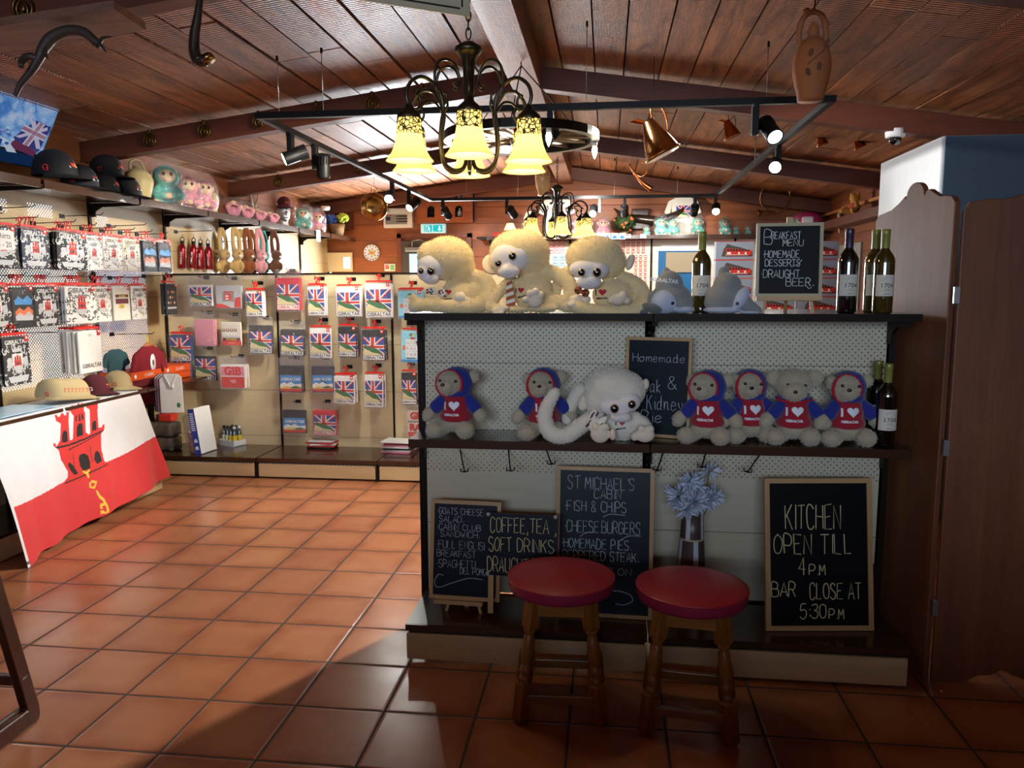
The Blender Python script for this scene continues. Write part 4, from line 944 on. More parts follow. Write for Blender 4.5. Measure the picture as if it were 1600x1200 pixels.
# ---------------------------------------------------------------- plush toys on the central stand
ZT, ZM, ZB = 1.428, .911, .155
M_FURC = mat('plush_cream', '#f0d7a2', .95, noise=.1, nscale=40, bump=.5, bscale=260, sheen=.5)
M_FURCAP = mat('plush_cream_pile', '#f3d99c', .95, noise=.18, nscale=30, sheen=.6)
M_FURW = mat('plush_ivory', '#ebe2cf', .95, noise=.1, nscale=40, bump=.5, bscale=260, sheen=.5)
M_FURWP = mat('plush_ivory_pile', '#ece3d0', .95, noise=.15, nscale=30, sheen=.6)
M_FACE = mat('plush_face_velour', '#e6dfdc', .9, bump=.15, bscale=400, sheen=.4)
M_SOLE = mat('plush_sole_velour', '#ead9c0', .9, bump=.15, bscale=400, sheen=.4)
M_EYE = mat('toy_eye_black', '#060505', .06, coat=1)
M_IRIS = mat('toy_eye_amber', '#8a6a34', .2, coat=.6)
M_HEART = mat('print_red', '#c01f38', .7)
M_INK = mat('print_black', '#141212', .7)
M_WPRINT = mat('print_white', '#e9eef4', .6)
M_BOWA = mat('bow_maroon', '#5c1620', .7); M_BOWB = mat('bow_white', '#e8dfcf', .7); M_BOWC = mat('bow_rust', '#a8552c', .7)
class PX:
    """pixel-unit modelling frame standing at the toy's own distance: x right, z up from the base line, d depth (negative towards the front)"""
    def __init__(s, cx, base, y, z):
        s.cx, s.base = cx, base; p = at(cx, base, 'y', y); s.o = Vector((p.x, y, z)); s.k = (s.o-CAM).dot(CF)/FPX
    def __call__(s, x, y, d=0): return Vector(((x-s.cx)*s.k, d*s.k, (s.base-y)*s.k))
    def e(s, x, y, d, rx, rd, rz, rot=None): return ('e', s(x, y, d), (rx*s.k, rd*s.k, rz*s.k), rot)
    def t(s, pts, r): return ('t', [s(*p) for p in pts], [q*s.k for q in (r if isinstance(r, (list, tuple)) else [r]*len(pts))])
def on_skin(o, p, n=Vector((0, -1, 0)), far=1.):
    hit, loc, nor, _ = o.closest_point_on_mesh(p); return loc, nor
def drape(b, skin, polys, y_start=-.5, off=.0012, fine=.006):
    """printed shapes in the xz plane laid on the front of a rounded skin"""
    for poly, m in polys:
        bm = bmesh.new(); vs = [bm.verts.new((p[0], 0, p[1])) for p in poly]; bm.faces.new(vs)
        bmesh.ops.triangulate(bm, faces=bm.faces[:])
        for _ in range(2):
            L = [e for e in bm.edges if e.calc_length() > fine]
            if L: bmesh.ops.subdivide_edges(bm, edges=L, cuts=1); bmesh.ops.triangulate(bm, faces=bm.faces[:])
        bm.verts.index_update(); V = []; last = None
        for v in bm.verts:
            ok, loc, nor, _ = skin.ray_cast(Vector((v.co.x, y_start, v.co.z)), Vector((0, 1, 0)))
            if ok: last = loc.y
            V.append((v.co.x, (loc.y if ok else (last if last is not None else 0))-off, v.co.z))
        F = [[q.index for q in f.verts] for f in bm.faces]
        F = [f if (Vector(V[f[1]])-Vector(V[f[0]])).cross(Vector(V[f[2]])-Vector(V[f[0]])).y < 0 else f[::-1] for f in F]
        bm.free(); b.add(V, F, m)
def text_polys(s, size, m, M2, sx=1., shear=0.):
    me = text_mesh(s, size, m, sx=sx, bold=.0006, shear=shear); out = []
    for p in me.polygons:
        if p.normal.y < -.5:
            out.append(([(lambda q: (q.x, q.z))(M2 @ me.vertices[i].co) for i in p.vertices], m))
    return out
def love_print(skin, P, hx, hy, hw, tx, ty, ang=0, ink=M_INK, hm=M_HEART, ivis=True, size=None):
    b = MB(); c = P(hx, hy); polys = [(heart(c.x, c.z, hw*P.k), hm)]
    M2 = Matrix.Translation((P(tx, ty).x, 0, P(tx, ty).z)) @ Matrix.Rotation(-ang, 4, 'Y')
    if ivis:
        q = P(hx-hw*.85, hy+hw*.08); w_ = hw*.075*P.k; h_ = hw*.36*P.k
        polys.append(([(q.x-w_, q.z-h_), (q.x+w_, q.z-h_), (q.x+w_, q.z+h_), (q.x-w_, q.z+h_)], ink))
    polys += text_polys('GIBRALTAR', (size or hw*.27)*P.k, ink, M2)
    drape(b, skin, polys); return b
def eye(b, P, x, y, d, r, rot=0):
    c = P(x, y, d); k = P.k; b.ell(c, (r*k, r*.55*k, r*1.08*k), M_IRIS, n=16, k=10); b.ell(c+Vector((0, -r*.22*k, 0)), (r*.84*k, r*.45*k, r*.9*k), M_EYE, n=16, k=10)
    b.ell(c+Vector((-r*.25*k, -r*.62*k, r*.35*k)), (r*.16*k,)*3, M_WPRINT, n=8, k=6)
def monkey(label, cx, base, y, z, skin, face, eyes, love, keep_face, ears, bow, soles, fm=M_FURC, fp=M_FURCAP, nfur=15000, group='plush monkeys'):
    P = PX(cx, base, y, z); t = thing('plush_monkey', label, 'plush toy', P.o, group=group)
    body = blob('body', [P.e(*a) if len(a) > 5 and not isinstance(a[0], (list, tuple)) else P.t(*a) for a in skin], fm, t, .0048, 5)
    fo = blob('face', [P.e(*a) for a in face], M_FACE, t, .004, 5)
    zones = keep_face
    def keep(V):
        ok = np.ones(len(V), bool)
        for (x, y_, rx, rz) in zones:
            c = P(x, y_); ok &= ~((((V[:, 0]-c.x)/(rx*P.k))**2+((V[:, 2]-c.z)/(rz*P.k))**2 < 1) & (V[:, 1] < .0))
        return ok
    fur(body, fp, nfur, .0075, .0011, seed=int(cx), keep=keep)
    for q in eyes: e = MB(); eye(e, P, *q); e.build('eye', t)
    for a in ears: blob('ear', [P.e(*a)], M_SOLE, t, .0035, 3)
    for a in soles: blob('paw', [P.e(*q) for q in a], M_SOLE, t, .0036, 3)
    love_print(body, P, *love).build('chest_print', t)
    m_ = MB(); n0 = face[1]; q = P(n0[0], n0[1]+n0[5]*.15, n0[2]); 
    for s_ in (-1, 1):
        ok, loc, nor, _ = fo.ray_cast(q+Vector((s_*.0045, -.3, .004)), Vector((0, 1, 0)))
        if ok: m_.ell(loc, (.0014, .001, .0026), mat('nostril_grey', '#8f8484', .8), n=8, k=6)
    pts = []
    for i in range(9):
        ok, loc, nor, _ = fo.ray_cast(q+Vector(((i-4)*.0035, -.3, -.010+.0006*(i-4)**2)), Vector((0, 1, 0)))
        if ok: pts.append(loc+Vector((0, -.0003, 0)))
    if len(pts) > 3: m_.tube(pts, .0007, MATS['nostril_grey'], n=5)
    m_.build('nose_and_mouth', fo)
    kb = MB()
    for kind, x, y_, d, w_, h_, a_, ms in bow:
        c = P(x, y_, d); Mx = Matrix.Translation(c) @ Matrix.Rotation(a_, 4, 'Y'); W2, H2 = w_*P.k, h_*P.k
        if kind == 'bow':
            for s_ in (-1, 1):
                kb.ell((s_*W2*.27, 0, 0), (W2*.27, .008, H2*.5), ms[0], Mx, rot=(0, s_*.25, 0))
                for i in range(7): kb.ell((s_*(W2*.12+W2*.36*rnd.random()), -.006, (rnd.random()-.5)*H2*.7), (W2*.055, .004, H2*.12), ms[1], Mx, n=8, k=6)
            kb.ell((0, -.005, 0), (W2*.09, .008, H2*.28), ms[0], Mx)
        else:
            n_ = 7
            for i in range(n_): 
                z0, z1 = -H2*i/n_, -H2*(i+1)/n_; f0, f1 = .5+.5*i/n_, .5+.5*(i+1)/n_; sl = W2*.22
                kb.prism([(-W2*.5*f0, z0-sl*.5), (W2*.5*f0, z0+sl*.5), (W2*.5*f1, z1+sl*.5), (-W2*.5*f1, z1-sl*.5)], -.003, .003, ms[i % 2], Mx)
    kb.build('neck_bow' if bow[0][0] == 'bow' else 'striped_tie', t)
    return t
E_ = None
monkey('cream plush monkey at the left end of the top shelf, head turned left', 704, 489, .60, ZT,
       [(700, 406, 0, 41, 38, 34), (714, 418, 4, 28, 30, 24), (675, 404, -6, 20, 26, 24), (716, 463, 0, 27, 24, 26), (742, 458, -2, 14, 14, 16),
        ([(734, 432, 6), (757, 440, 4), (767, 458, -4), (758, 474, -14), (735, 479, -24), (700, 478, -30), (668, 476, -32)], [11, 12.5, 12.5, 12, 11.5, 10.5, 10]),
        ([(672, 476, -32), (656, 477, -32)], [10, 10.5]), ([(660, 473, -34), (654, 463, -36)], [5, 3.6]), ([(655, 474, -30), (647, 465, -30)], [4.5, 3.5])],
       [(681, 417, -20, 24, 20, 19), (680, 437, -28, 13, 12, 9), (672, 426, -24, 14, 16, 16)], [(667.5, 425, -38.5, 4.6), (683, 425.5, -42, 6)], (706, 457, 9, 706, 467.5, R(4)),
       [(679, 424, 25, 22), (706, 460, 15, 14)], [(660, 421, -4, 5, 6, 10)], [('bow', 688, 457, -26, 30, 13, R(10), (M_BOWB, M_BOWA))], [[(724, 466, -26, 11, 10, 10), (733, 470, -24, 8, 8, 7), (716, 471, -26, 6, 7, 6)], [(655, 479, -32, 10.5, 10, 9)]])
monkey('cream plush monkey in the middle wearing a striped tie', 832, 489, .62, ZT,
       [(812, 396, 0, 47, 40, 35), (828, 406, 2, 30, 32, 27), (792, 408, -4, 28, 30, 26), (832, 455, 2, 31, 26, 33),
        ([(800, 440, -8), (781, 458, -18), (769, 478, -26), (781, 484, -36)], [9, 9, 10, 9]), ([(843, 422, 2), (868, 429, 0), (888, 444, -6), (893, 462, -12), (884, 478, -18)], [10, 11.5, 12, 12, 10]),
        ([(858, 470, -2), (880, 474, -14), (900, 480, -22)], [12, 11, 9]), (812, 483, -26, 21, 14, 5.5), (850, 482, -18, 22, 16, 6), ([(870, 446, 12), (866, 462, 14), (872, 476, 10)], [9, 9, 8])],
       [(801, 405, -24, 30, 20, 24), (800, 426, -40, 17, 13, 11), (812, 402, -24, 22, 18, 20)], [(784.5, 414, -45, 5), (806, 403.5, -46, 6)], (816, 454, 10, 817, 464, R(14)),
       [(800, 410, 31, 26), (817, 458, 14, 17)], [(841, 397, 10, 7, 9, 16, (0, -.25, 0)), (766, 413, 16, 16, 4, 16)], [('tie', 799, 441, -30, 16, 38, R(-4), (M_BOWC, M_BOWB))],
       [[(839, 467, -38, 13, 8, 14), (826, 468, -42, 6, 6, 5), (832, 459, -43, 5.5, 6, 6), (841, 456, -43, 5.5, 6, 6), (849, 461, -41, 5, 6, 6)], [(785, 485, -44, 11, 8, 7), (781, 493, -50, 5, 5, 7), (790, 490, -50, 5, 5, 6), (796, 481, -46, 6, 5, 4)]])
monkey('cream plush monkey with a leopard bow, right one of the three on top', 940, 491, .62, ZT,
       [(928, 405, 0, 45, 38, 32), (945, 412, 4, 32, 32, 27), (914, 410, -6, 26, 28, 26), (958, 464, 2, 33, 26, 25),
        ([(974, 438, 8), (995, 450, 6), (1003, 470, -2), (992, 486, -14), (962, 491, -24), (925, 487, -30), (902, 481, -32)], [11, 12.5, 13, 13, 12, 11, 9.5]), ([(898, 428, 10), (884, 428, 12), (878, 440, 12)], [8, 9, 8])],
       [(917, 424, -25, 27, 18, 15), (921, 444, -36, 19, 12, 11), (930, 425, -24, 22, 18, 15)], [(909.5, 429.5, -43.5, 5.6), (932.5, 429.5, -44, 6.6)], (941, 459, 12, 940, 468.5, R(2)),
       [(920, 430, 30, 20), (940, 462, 17, 12)], [(983, 413, 6, 6.5, 7, 13, (0, .3, 0))], [('bow', 910, 458, -34, 22, 13, R(20), (M_BOWC, M_INK))],
       [[(964, 469, -36, 12, 9, 10), (972, 464, -36, 7, 8, 8), (955, 471, -38, 6, 7, 6), (978, 472, -33, 6, 7, 6)], [(903, 469, -26, 13, 9, 7), (896, 478, -34, 9, 8, 6), (917, 470, -30, 7, 7, 6)]])
monkey('ivory plush monkey on the middle shelf in front of the leaning chalkboard', 968, 689, .57, ZM,
       [(955, 608, 2, 42, 38, 34), (972, 610, 0, 34, 34, 30), (934, 622, 0, 22, 28, 26), (972, 664, 2, 30, 25, 25),
        ([(932, 648, -8), (908, 664, -18), (884, 679, -26), (862, 674, -28), (853, 652, -26), (858, 630, -26), (868, 612, -26)], [11, 12, 12.5, 12, 11, 10, 7.5]), ([(905, 612, 16), (890, 640, 14), (886, 662, 10)], [10, 10, 8]), (866, 616, -24, 9, 8, 10),
        ([(992, 652, -6), (1006, 662, -14), (1008, 672, -22)], [9, 9, 9])],
       [(961, 631, -24, 27, 18, 15), (969, 647, -36, 16, 11, 8), (980, 624, -24, 19, 18, 16)], [(959, 633, -43, 6.6), (984.5, 626, -43, 6)], (971, 657, 11, 969, 667, R(12)),
       [(966, 632, 31, 20), (970, 663, 18, 14)], [(912, 630, -2, 9, 6, 14, (0, .35, 0)), (1007, 601, 4, 5.5, 6, 9)], [('bow', 930, 655, -30, 24, 34, R(35), (M_BOWB, M_BOWA))],
       [[(938, 673, -36, 15, 9, 14), (945, 662, -40, 7, 6, 6), (932, 662, -39, 6, 6, 6), (957, 673, -40, 5, 6, 9)], [(1005, 673, -34, 15, 9, 12), (1012, 664, -36, 7, 6, 6), (1000, 664, -37, 6, 6, 6), (990, 676, -35, 6, 6, 7)]], M_FURW, M_FURWP)

# hooded bears
M_BEAR = mat('bear_plush', '#b8aa90', .95, noise=.14, nscale=50, bump=.5, bscale=240, sheen=.4)
M_BEARP = mat('bear_pile', '#c0b399', .95, noise=.15, nscale=40, sheen=.4)
M_NAVY = mat('hoodie_blue', '#1c2c86', .9, bump=.25, bscale=500, sheen=.3)
M_CRIM = mat('hoodie_crimson', '#a3142a', .9, bump=.25, bscale=500, sheen=.3)
M_TRIM = mat('hood_trim_red', '#b5172c', .85)
def bear(hood, label):
    P = PX(708, 686, .60, ZM); t = thing('plush_bear', label, 'plush toy', P.o, group='hooded souvenir bears')
    hx = -2 if hood else 0
    fur_s = [P.e(708+hx, 603, -10, 21, 19, 20), P.e(706+hx, 607, -24, 11, 12, 11), P.e(714, 664, -2, 24, 20, 16),
             P.e(673, 651, -12, 9.5, 10, 13, (0, .55, 0)), P.e(753, 651, -12, 9.5, 10, 13, (0, -.5, 0)), P.e(684, 674, -22, 14, 16, 12), P.e(732, 673, -26, 14, 16, 13), P.t([(705, 668, -6), (690, 674, -20)], 10), P.t([(722, 668, -6), (732, 673, -24)], 10)]
    if not hood: fur_s += [P.e(710, 597, -6, 26, 21, 21), P.e(683, 590, -2, 11, 6, 12, (0, -.5, 0)), P.e(741, 590, -2, 12, 6, 13, (0, .6, 0)), P.e(708, 607, -22, 18, 16, 14)]
    else: fur_s += [P.e(689, 596, 0, 7, 7, 10), P.e(741, 594, 2, 10, 7, 10, (0, .5, 0))]
    body = blob('body', fur_s, M_BEAR, t, .0042, 4)
    fur(body, M_BEARP, 7000, .0065, .0012, seed=3, droop=.15)
    if hood:
        hd = blob('hood', [P.e(714, 603, 2, 27, 22, 25), P.e(714, 618, 0, 24, 20, 12), P.e(722, 592, 2, 14, 16, 12)], M_NAVY, t, .0042, 4)
        b = MB(); b.tube([P(706+20*math.cos(a), 604-20.5*math.sin(a), -14-2.5*math.cos(2*a)) for a in [2*PI*i/32 for i in range(32)]], 2.3*P.k, M_TRIM, n=8, closed=True); b.build('hood_trim', hd)
    else:
        hd = blob('collar', [P.e(714, 621, 0, 28, 20, 8, (0, .05, 0)), P.e(714, 618, 8, 24, 16, 10)], M_NAVY, t, .0042, 4)
        b = MB(); b.tube([P(711+24*math.cos(a), 619-4*math.sin(a), -6-15*math.sin(-a)) for a in [PI+PI*i/14 for i in range(15)]], 2*P.k, M_TRIM, n=8); b.build('hood_trim', hd)
    for q in ([(694, 630, -4), (684, 640, -10)], [(734, 630, -4), (745, 640, -10)]): blob('sleeve', [P.t(q, [10.5, 11])], M_NAVY, t, .0042, 4)
    so = blob('sweatshirt', [P.e(714, 640, -2, 23, 21, 22), P.e(714, 655, -2, 26.5, 23, 14), P.e(714, 628, -3, 20, 18, 10)], M_CRIM, t, .0042, 5)
    love_print(so, P, 714, 636, 17, 710, 650.5, 0, M_WPRINT, M_WPRINT, True, 4.5).build('chest_print', so)
    b = MB(); c = P(702+hx if hood else 706, 602.5 if hood else 606, -37); b.ell(c, (3.4*P.k, 2.2*P.k, 2.6*P.k), M_EYE, n=12, k=8)
    b.build('nose', t)
    for x_, y_ in ((696+hx, 597), (720+hx, 598)) if hood else ((698, 597), (722, 598)): b = MB(); b.ell(P(x_, y_, -28 if hood else -26), (2.3*P.k,)*3, M_EYE, n=12, k=8); b.build('eye', t)
    return t
b1 = bear(True, 'hooded bear alone at the left end of the middle shelf')
P = lambda x_, base, y_: Vector((at(x_, base, 'y', y_).x, y_, ZM))
dup(b1, P(843, 686, .60), (0, 0, R(16)), 'hooded bear partly behind the raised tail of the ivory monkey')
dup(b1, P(1098, 692, .585), (0, 0, R(-6)), 'hooded bear touching the right edge of the leaning chalkboard')
dup(b1, P(1163, 693, .63), (0, 0, R(14)), 'hooded bear between the chalkboard bear and the bare-headed bear')
dup(b1, P(1314, 696, .60), (0, 0, R(7)), 'hooded bear at the right end beside the lower wine bottles')
b5 = bear(False, 'bare-headed bear with its hood down in the right-hand row of bears'); b5.location = P(1232, 695, .60)

# dolphins
M_DOLG = mat('dolphin_grey', '#8a8d8c', .95, bump=.3, bscale=300, sheen=.5); M_DOLW = mat('dolphin_pale', '#b9c2d6', .95, bump=.2, bscale=300, sheen=.5); M_DOLD = mat('dolphin_dark', '#6c6f70', .95, bump=.3, bscale=300, sheen=.4)
P = PX(1046, 489, .60, ZT); t = thing('plush_dolphin', 'grey plush dolphin left one, with small white lettering on its back', 'plush toy', P.o, group='plush dolphins')
bd = blob('body', [P.e(1048, 466, 0, 32, 26, 24), P.e(1045, 447, 2, 22, 22, 24), P.e(1035, 470, 0, 26, 24, 19), P.e(1060, 474, -4, 22, 22, 15), P.t([(1040, 432, 4), (1040, 424, 6)], [9, 6])], M_DOLG, t, .0046, 6)
blob('belly_patch', [P.e(1038, 471, -14, 22, 16, 19), P.e(1066, 483, -12, 18, 18, 6), P.e(1024, 483, -8, 18, 14, 6)], M_DOLW, t, .0042, 4)
blob('flipper', [P.e(1018, 480, -24, 16, 10, 7, (0, .25, 0)), P.e(1006, 487, -18, 7, 8, 4)], M_DOLD, t, .0042, 4)
b = MB(); b.ell(P(1048, 473, -31), (2.6*P.k,)*3, M_EYE); b.build('eye', t)
b = MB(); drape(b, bd, text_polys('GIBRALTAR', 8.2*P.k, M_WPRINT, Matrix.Translation((P(1036, 439).x, 0, P(1036, 439).z)) @ Matrix.Rotation(R(6), 4, 'Y'))); b.build('back_lettering', t)
P = PX(1137, 489, .60, ZT); t = thing('plush_dolphin', 'grey plush dolphin right one, pointing its beak to the right', 'plush toy', P.o, group='plush dolphins')
blob('body', [P.e(1132, 466, 0, 31, 26, 24), P.e(1135, 446, 0, 22, 22, 20), P.e(1122, 473, 0, 22, 22, 17), P.t([(1130, 432, 2), (1128, 424, 4), (1134, 421, 4)], [8, 7, 5]), P.t([(1150, 466, -8), (1166, 478, -14), (1180, 484, -16)], [17, 11, 6])], M_DOLG, t, .0046, 6)
blob('belly_patch', [P.e(1128, 484, -6, 30, 24, 6), P.e(1153, 466, -20, 10, 10, 20, (0, .5, 0)), P.e(1170, 487, -12, 17, 12, 4)], M_DOLW, t, .0042, 4)
b = MB(); b.ell(P(1146.5, 473.5, -28), (2.6*P.k,)*3, M_EYE); b.build('eye', t)

# ---------------------------------------------------------------- wine bottles
def glass_m(name, c):
    m = mat(name, c, .05, coat=1, spec=.6); return m
M_BOTR = glass_m('bottle_glass_dark', '#0a0809'); M_BOTW = glass_m('bottle_glass_olive', '#3a3008'); M_CAPG = mat('capsule_olive_green', '#7d8034', .4, coat=.3); M_CAPP = mat('capsule_purple', '#33203f', .4, coat=.3)
M_LABEL = mat('wine_label_paper', '#d9d3c4', .7); M_LABG = mat('wine_label_sketch', '#9aa3a8', .8)
def bottle(gm, cm, label, fill=None):
    t = thing('wine_bottle', label, 'wine bottle', group='bottles of 1704 wine')
    b = MB(); b.lathe([(.001, .004), (.030, .0), (.0365, .004), (.0372, .012), (.0378, .10), (.0382, .195), (.037, .212), (.030, .228), (.021, .240), (.0155, .25), (.0148, .27), (.0146, .318), (.001, .320)], gm, n=30, cap=False); b.build('glass_body', t)
    b = MB(); b.lathe([(.0157, .252), (.0160, .256), (.0158, .30), (.0168, .302), (.0168, .3225), (.0155, .3255), (.001, .326)], cm, n=24, cap=False); b.build('capsule', t)
    b = MB(); r = .0386; n = 20; a0 = R(66); V = []
    for i in range(n+1):
        a = -a0+2*a0*i/n; V += [(r*math.sin(a), -r*math.cos(a), .068), (r*math.sin(a), -r*math.cos(a), .150)]
    b.add(V, [(2*i, 2*i+2, 2*i+3, 2*i+1) for i in range(n)], M_LABEL, None, True); lb = b.build('label', t)
    b = MB()
    def wrap(me, m, z): b.add([((r+.0006)*math.sin(v.co.x/r), -(r+.0006)*math.cos(v.co.x/r), z+v.co.z) for v in me.vertices], [tuple(p.vertices) for p in me.polygons if p.normal.y < -.5], m)
    wrap(text_mesh('1704', .0245, M_INK, sx=1.05), M_INK, .108)
    wrap(text_mesh('ALMIRANTE', .0036, M_INK), M_INK, .0945); wrap(text_mesh('VINO DE LA TIERRA', .0034, M_INK), M_INK, .089); wrap(text_mesh('GIBRALTAR', .0048, M_INK, bold=.0001), M_INK, .076)
    for po in ([(-.018, .124), (-.012, .136), (-.004, .140), (.006, .138), (.014, .132), (.019, .124)],):
        k_ = MB(); flat(k_, po, M_LABG); b.add([((r+.0005)*math.sin(x/r), -(r+.0005)*math.cos(x/r), z) for x, y, z in k_.v], k_.f, M_LABG)
    b.build('label_print', lb); return t
T = lambda x_, y_, z_: Vector((at(x_, 500, 'y', y_).x if z_ > 1.2 else at(x_, 690, 'y', y_).x, y_, z_))
w1 = bottle(M_BOTW, M_CAPG, 'white wine bottle with olive neck between the two dolphins'); w1.location = T(1094, .70, ZT)
r1 = bottle(M_BOTR, M_CAPP, 'dark wine bottle with a purple neck right of the breakfast board'); r1.location = T(1321, .60, ZT); r1.rotation_euler = (0, 0, R(5))
dup(w1, T(1377, .58, ZT), (0, 0, R(4)), 'white wine bottle on top, front one of the pair by the screen', scale=.985)
dup(w1, T(1362, .69, ZT), (0, 0, R(4)), 'white wine bottle on top, half hidden behind the one by the screen')
d1 = bottle(M_BOTR, M_CAPG, 'dark green-necked wine bottle in front at the end of the middle shelf'); d1.location = T(1382, .56, ZM); d1.rotation_euler = (0, 0, R(5))
dup(d1, T(1366, .68, ZM), (0, 0, R(5)), 'dark green-necked wine bottle behind at the end of the middle shelf')
# ---------------------------------------------------------------- bagged T-shirts
K = lambda n, c, r=.8: mat('print_'+n, c, r)
C_BLUE, C_RED, C_WHITE, C_GREEN, C_SAND, C_BLACK = K('flag_blue', '#27418f'), K('flag_red', '#d23428'), K('clean_white', '#efeee8'), K('rock_green', '#2f6b3c'), K('rock_sand', '#d9cc98'), K('near_black', '#17171a')
C_GREY, C_AQUA, C_SKY, C_YEL, C_ORA, C_NAVY, C_PINK, C_MAR, C_LGREY, C_CREAM = K('grey', '#8a8c90'), K('aqua', '#8fd4e6'), K('sky', '#3f8fd0'), K('yellow', '#e0c23c'), K('orange', '#e0703a'), K('navy', '#20263c'), K('pink', '#e08aa0'), K('maroon', '#6c1424'), K('light_grey', '#c9cbcc'), K('cream', '#e6dfc8')
def castle(b, cx, z0, w_, m, dk, lay):
    h = w_*1.0; X_ = lambda u: cx+(u-.5)*w_; Z_ = lambda v: z0+v*h
    for u0, u1, v0, v1 in ((.0, 1, 0, .12), (.06, .94, .12, .45), (.0, 1., .45, .54), (.10, .32, .54, .82), (.38, .62, .54, .95), (.68, .90, .54, .82), (.08, .34, .82, .86), (.36, .64, .95, .99), (.66, .92, .82, .86)):
        flat(b, [(X_(u0), Z_(v0)), (X_(u1), Z_(v0)), (X_(u1), Z_(v1)), (X_(u0), Z_(v1))], m, lay)
    for u, v in ((.10, .86), (.20, .86), (.30, .86), (.40, .99), (.50, .99), (.60, .99), (.70, .86), (.80, .86), (.90, .86)):
        flat(b, [(X_(u-.03), Z_(v)), (X_(u+.03), Z_(v)), (X_(u+.03), Z_(v+.05)), (X_(u-.03), Z_(v+.05))], m, lay)
    for u, v, ww, hh in ((.5, .10, .20, .28), (.22, .14, .12, .2), (.78, .14, .12, .2), (.21, .56, .10, .2), (.5, .58, .10, .24), (.79, .56, .10, .2)): flat(b, arch(X_(u), Z_(v), ww*w_, hh*h, 5), dk, lay+1)
def art(kind, w_, h):
    """flat print in the xz plane: x -w/2..w/2, z 0 (top) down to -h"""
    b = MB(); L = lambda P, m, lay: flat(b, [((u-.5)*w_, -v*h) for u, v in P], m, lay)
    R_ = lambda u0, v0, u1, v1, m, lay=1: L([(u0, v0), (u1, v0), (u1, v1), (u0, v1)], m, lay)
    tx = lambda s, u, v, size, m, lay=6, **kw: add_text(b, s, size*w_, m, Matrix.Translation(((u-.5)*w_, -.0008-.0005*lay, -v*h)), ext=.0001, **kw)
    r = random.Random(hash(kind) % 97 if False else sum(map(ord, kind)))
    if kind.startswith('flag'):
        j0 = {'flag_white': .16, 'flag_red': .20, 'flag_black': .22, 'flag_redfoot': .10, 'flag_top': .08}.get(kind, .16)
        foot = .90; H_ = foot-j0; V_ = lambda t_: j0+t_*H_
        R_(.03, j0, .97, foot, C_BLUE, 0)
        cx, cv = .46, V_(.48)
        for P in ([(.03, V_(0)), (.13, V_(0)), (cx+.05, cv-.02), (cx-.03, cv+.03)], [(.97, V_(0)), (.87, V_(0)), (cx-.05, cv-.02), (cx+.03, cv+.03)], [(.97, V_(.92)), (.97, V_(.80)), (cx+.04, cv-.03), (cx-.03, cv+.03)]): L(P, C_WHITE, 1)
        for P in ([(.03, V_(.03)), (.07, V_(0)), (cx, cv-.01), (cx-.03, cv+.01)], [(.97, V_(.03)), (.93, V_(0)), (cx, cv-.01), (cx+.03, cv+.01)], [(.97, V_(.90)), (.97, V_(.85)), (cx+.03, cv), (cx, cv+.02)]): L(P, C_RED, 2)
        R_(cx-.115, V_(0), cx+.115, V_(.7), C_WHITE, 3); R_(.03, cv-.068, .97, cv+.068, C_WHITE, 3)
        R_(cx-.07, V_(0), cx+.07, V_(.7), C_RED, 4); R_(.03, cv-.04, .97, cv+.04, C_RED, 4)
        L([(.05, foot), (.03, V_(.75)), (.12, V_(.42)), (.3, V_(.60)), (.62, V_(.72)), (.86, V_(.90)), (.97, foot)], C_SAND, 5)
        L([(.06, V_(.55)), (.13, V_(.36)), (.24, V_(.44)), (.36, V_(.52)), (.60, V_(.55)), (.76, V_(.66)), (.88, V_(.86)), (.70, V_(.80)), (.45, V_(.76)), (.24, V_(.64))], C_GREEN, 6)
        bandm = C_WHITE
        R_(.03, .835, .97, .985, bandm, 7); R_(.03, .835, .97, .845, C_BLACK, 8)
        tx('GIBRALTAR', .5, .918, .178, C_BLACK if kind != 'flag_red' else C_RED, 9, bold=.0006)
    elif kind.startswith('crest'):
        dark = 'black' in kind; ink = C_WHITE if dark else C_BLACK; bg = C_BLACK if dark else C_WHITE
        for i in range(44 if not dark else 60):
            u, v = r.uniform(.03, .97), r.uniform(.16, .97); s_ = r.uniform(.03, .075); a0 = r.uniform(0, 6.3)
            P = [(u+s_*k_*.22*math.cos(a0+k_*.8)*1.2, v+s_*k_*.22*math.sin(a0+k_*.8)) for k_ in range(7)]
            ribbon(b, [Vector(((u_-.5)*w_, 0, -v_*h)) for u_, v_ in P], .022*w_, ink, -.0013)
        tx('GIBRALTAR', .5, .09, .165, ink, 3, bold=.0004)
        L([(.34, .30), (.30, .20), (.38, .24), (.42, .17), (.50, .23), (.58, .17), (.62, .24), (.70, .20), (.66, .30)], C_GREY if not dark else C_LGREY, 3)
        L([(.30, .34), (.70, .34), (.70, .58), (.62, .72), (.5, .78), (.38, .72), (.30, .58)], C_WHITE, 4); L([(.30, .58), (.70, .58), (.62, .72), (.5, .78), (.38, .72)], C_LGREY, 5)
        castle(b, 0, -.60*h, .30*w_, C_RED, C_BLACK, 6)
        if dark:
            for u in (.2, .8): L([(u-.1, .45), (u+.08, .40), (u+.1, .6), (u-.06, .66)], C_LGREY, 2)
            L([(.1, .82), (.9, .82), (.82, .95), (.18, .95)], C_LGREY, 2)
        R_(.80, .02, .97, .10, C_RED, 5)
        if kind.endswith('tag'):
            L([(.08, .10), (.92, .06), (.94, .55), (.10, .60)], C_WHITE, 8)
            for s_, v in (('T-Shirts', .22), ('£15 - 20', .44)): tx(s_, .5, v, .19, C_BLACK, 9)
    elif kind == 'aqua':
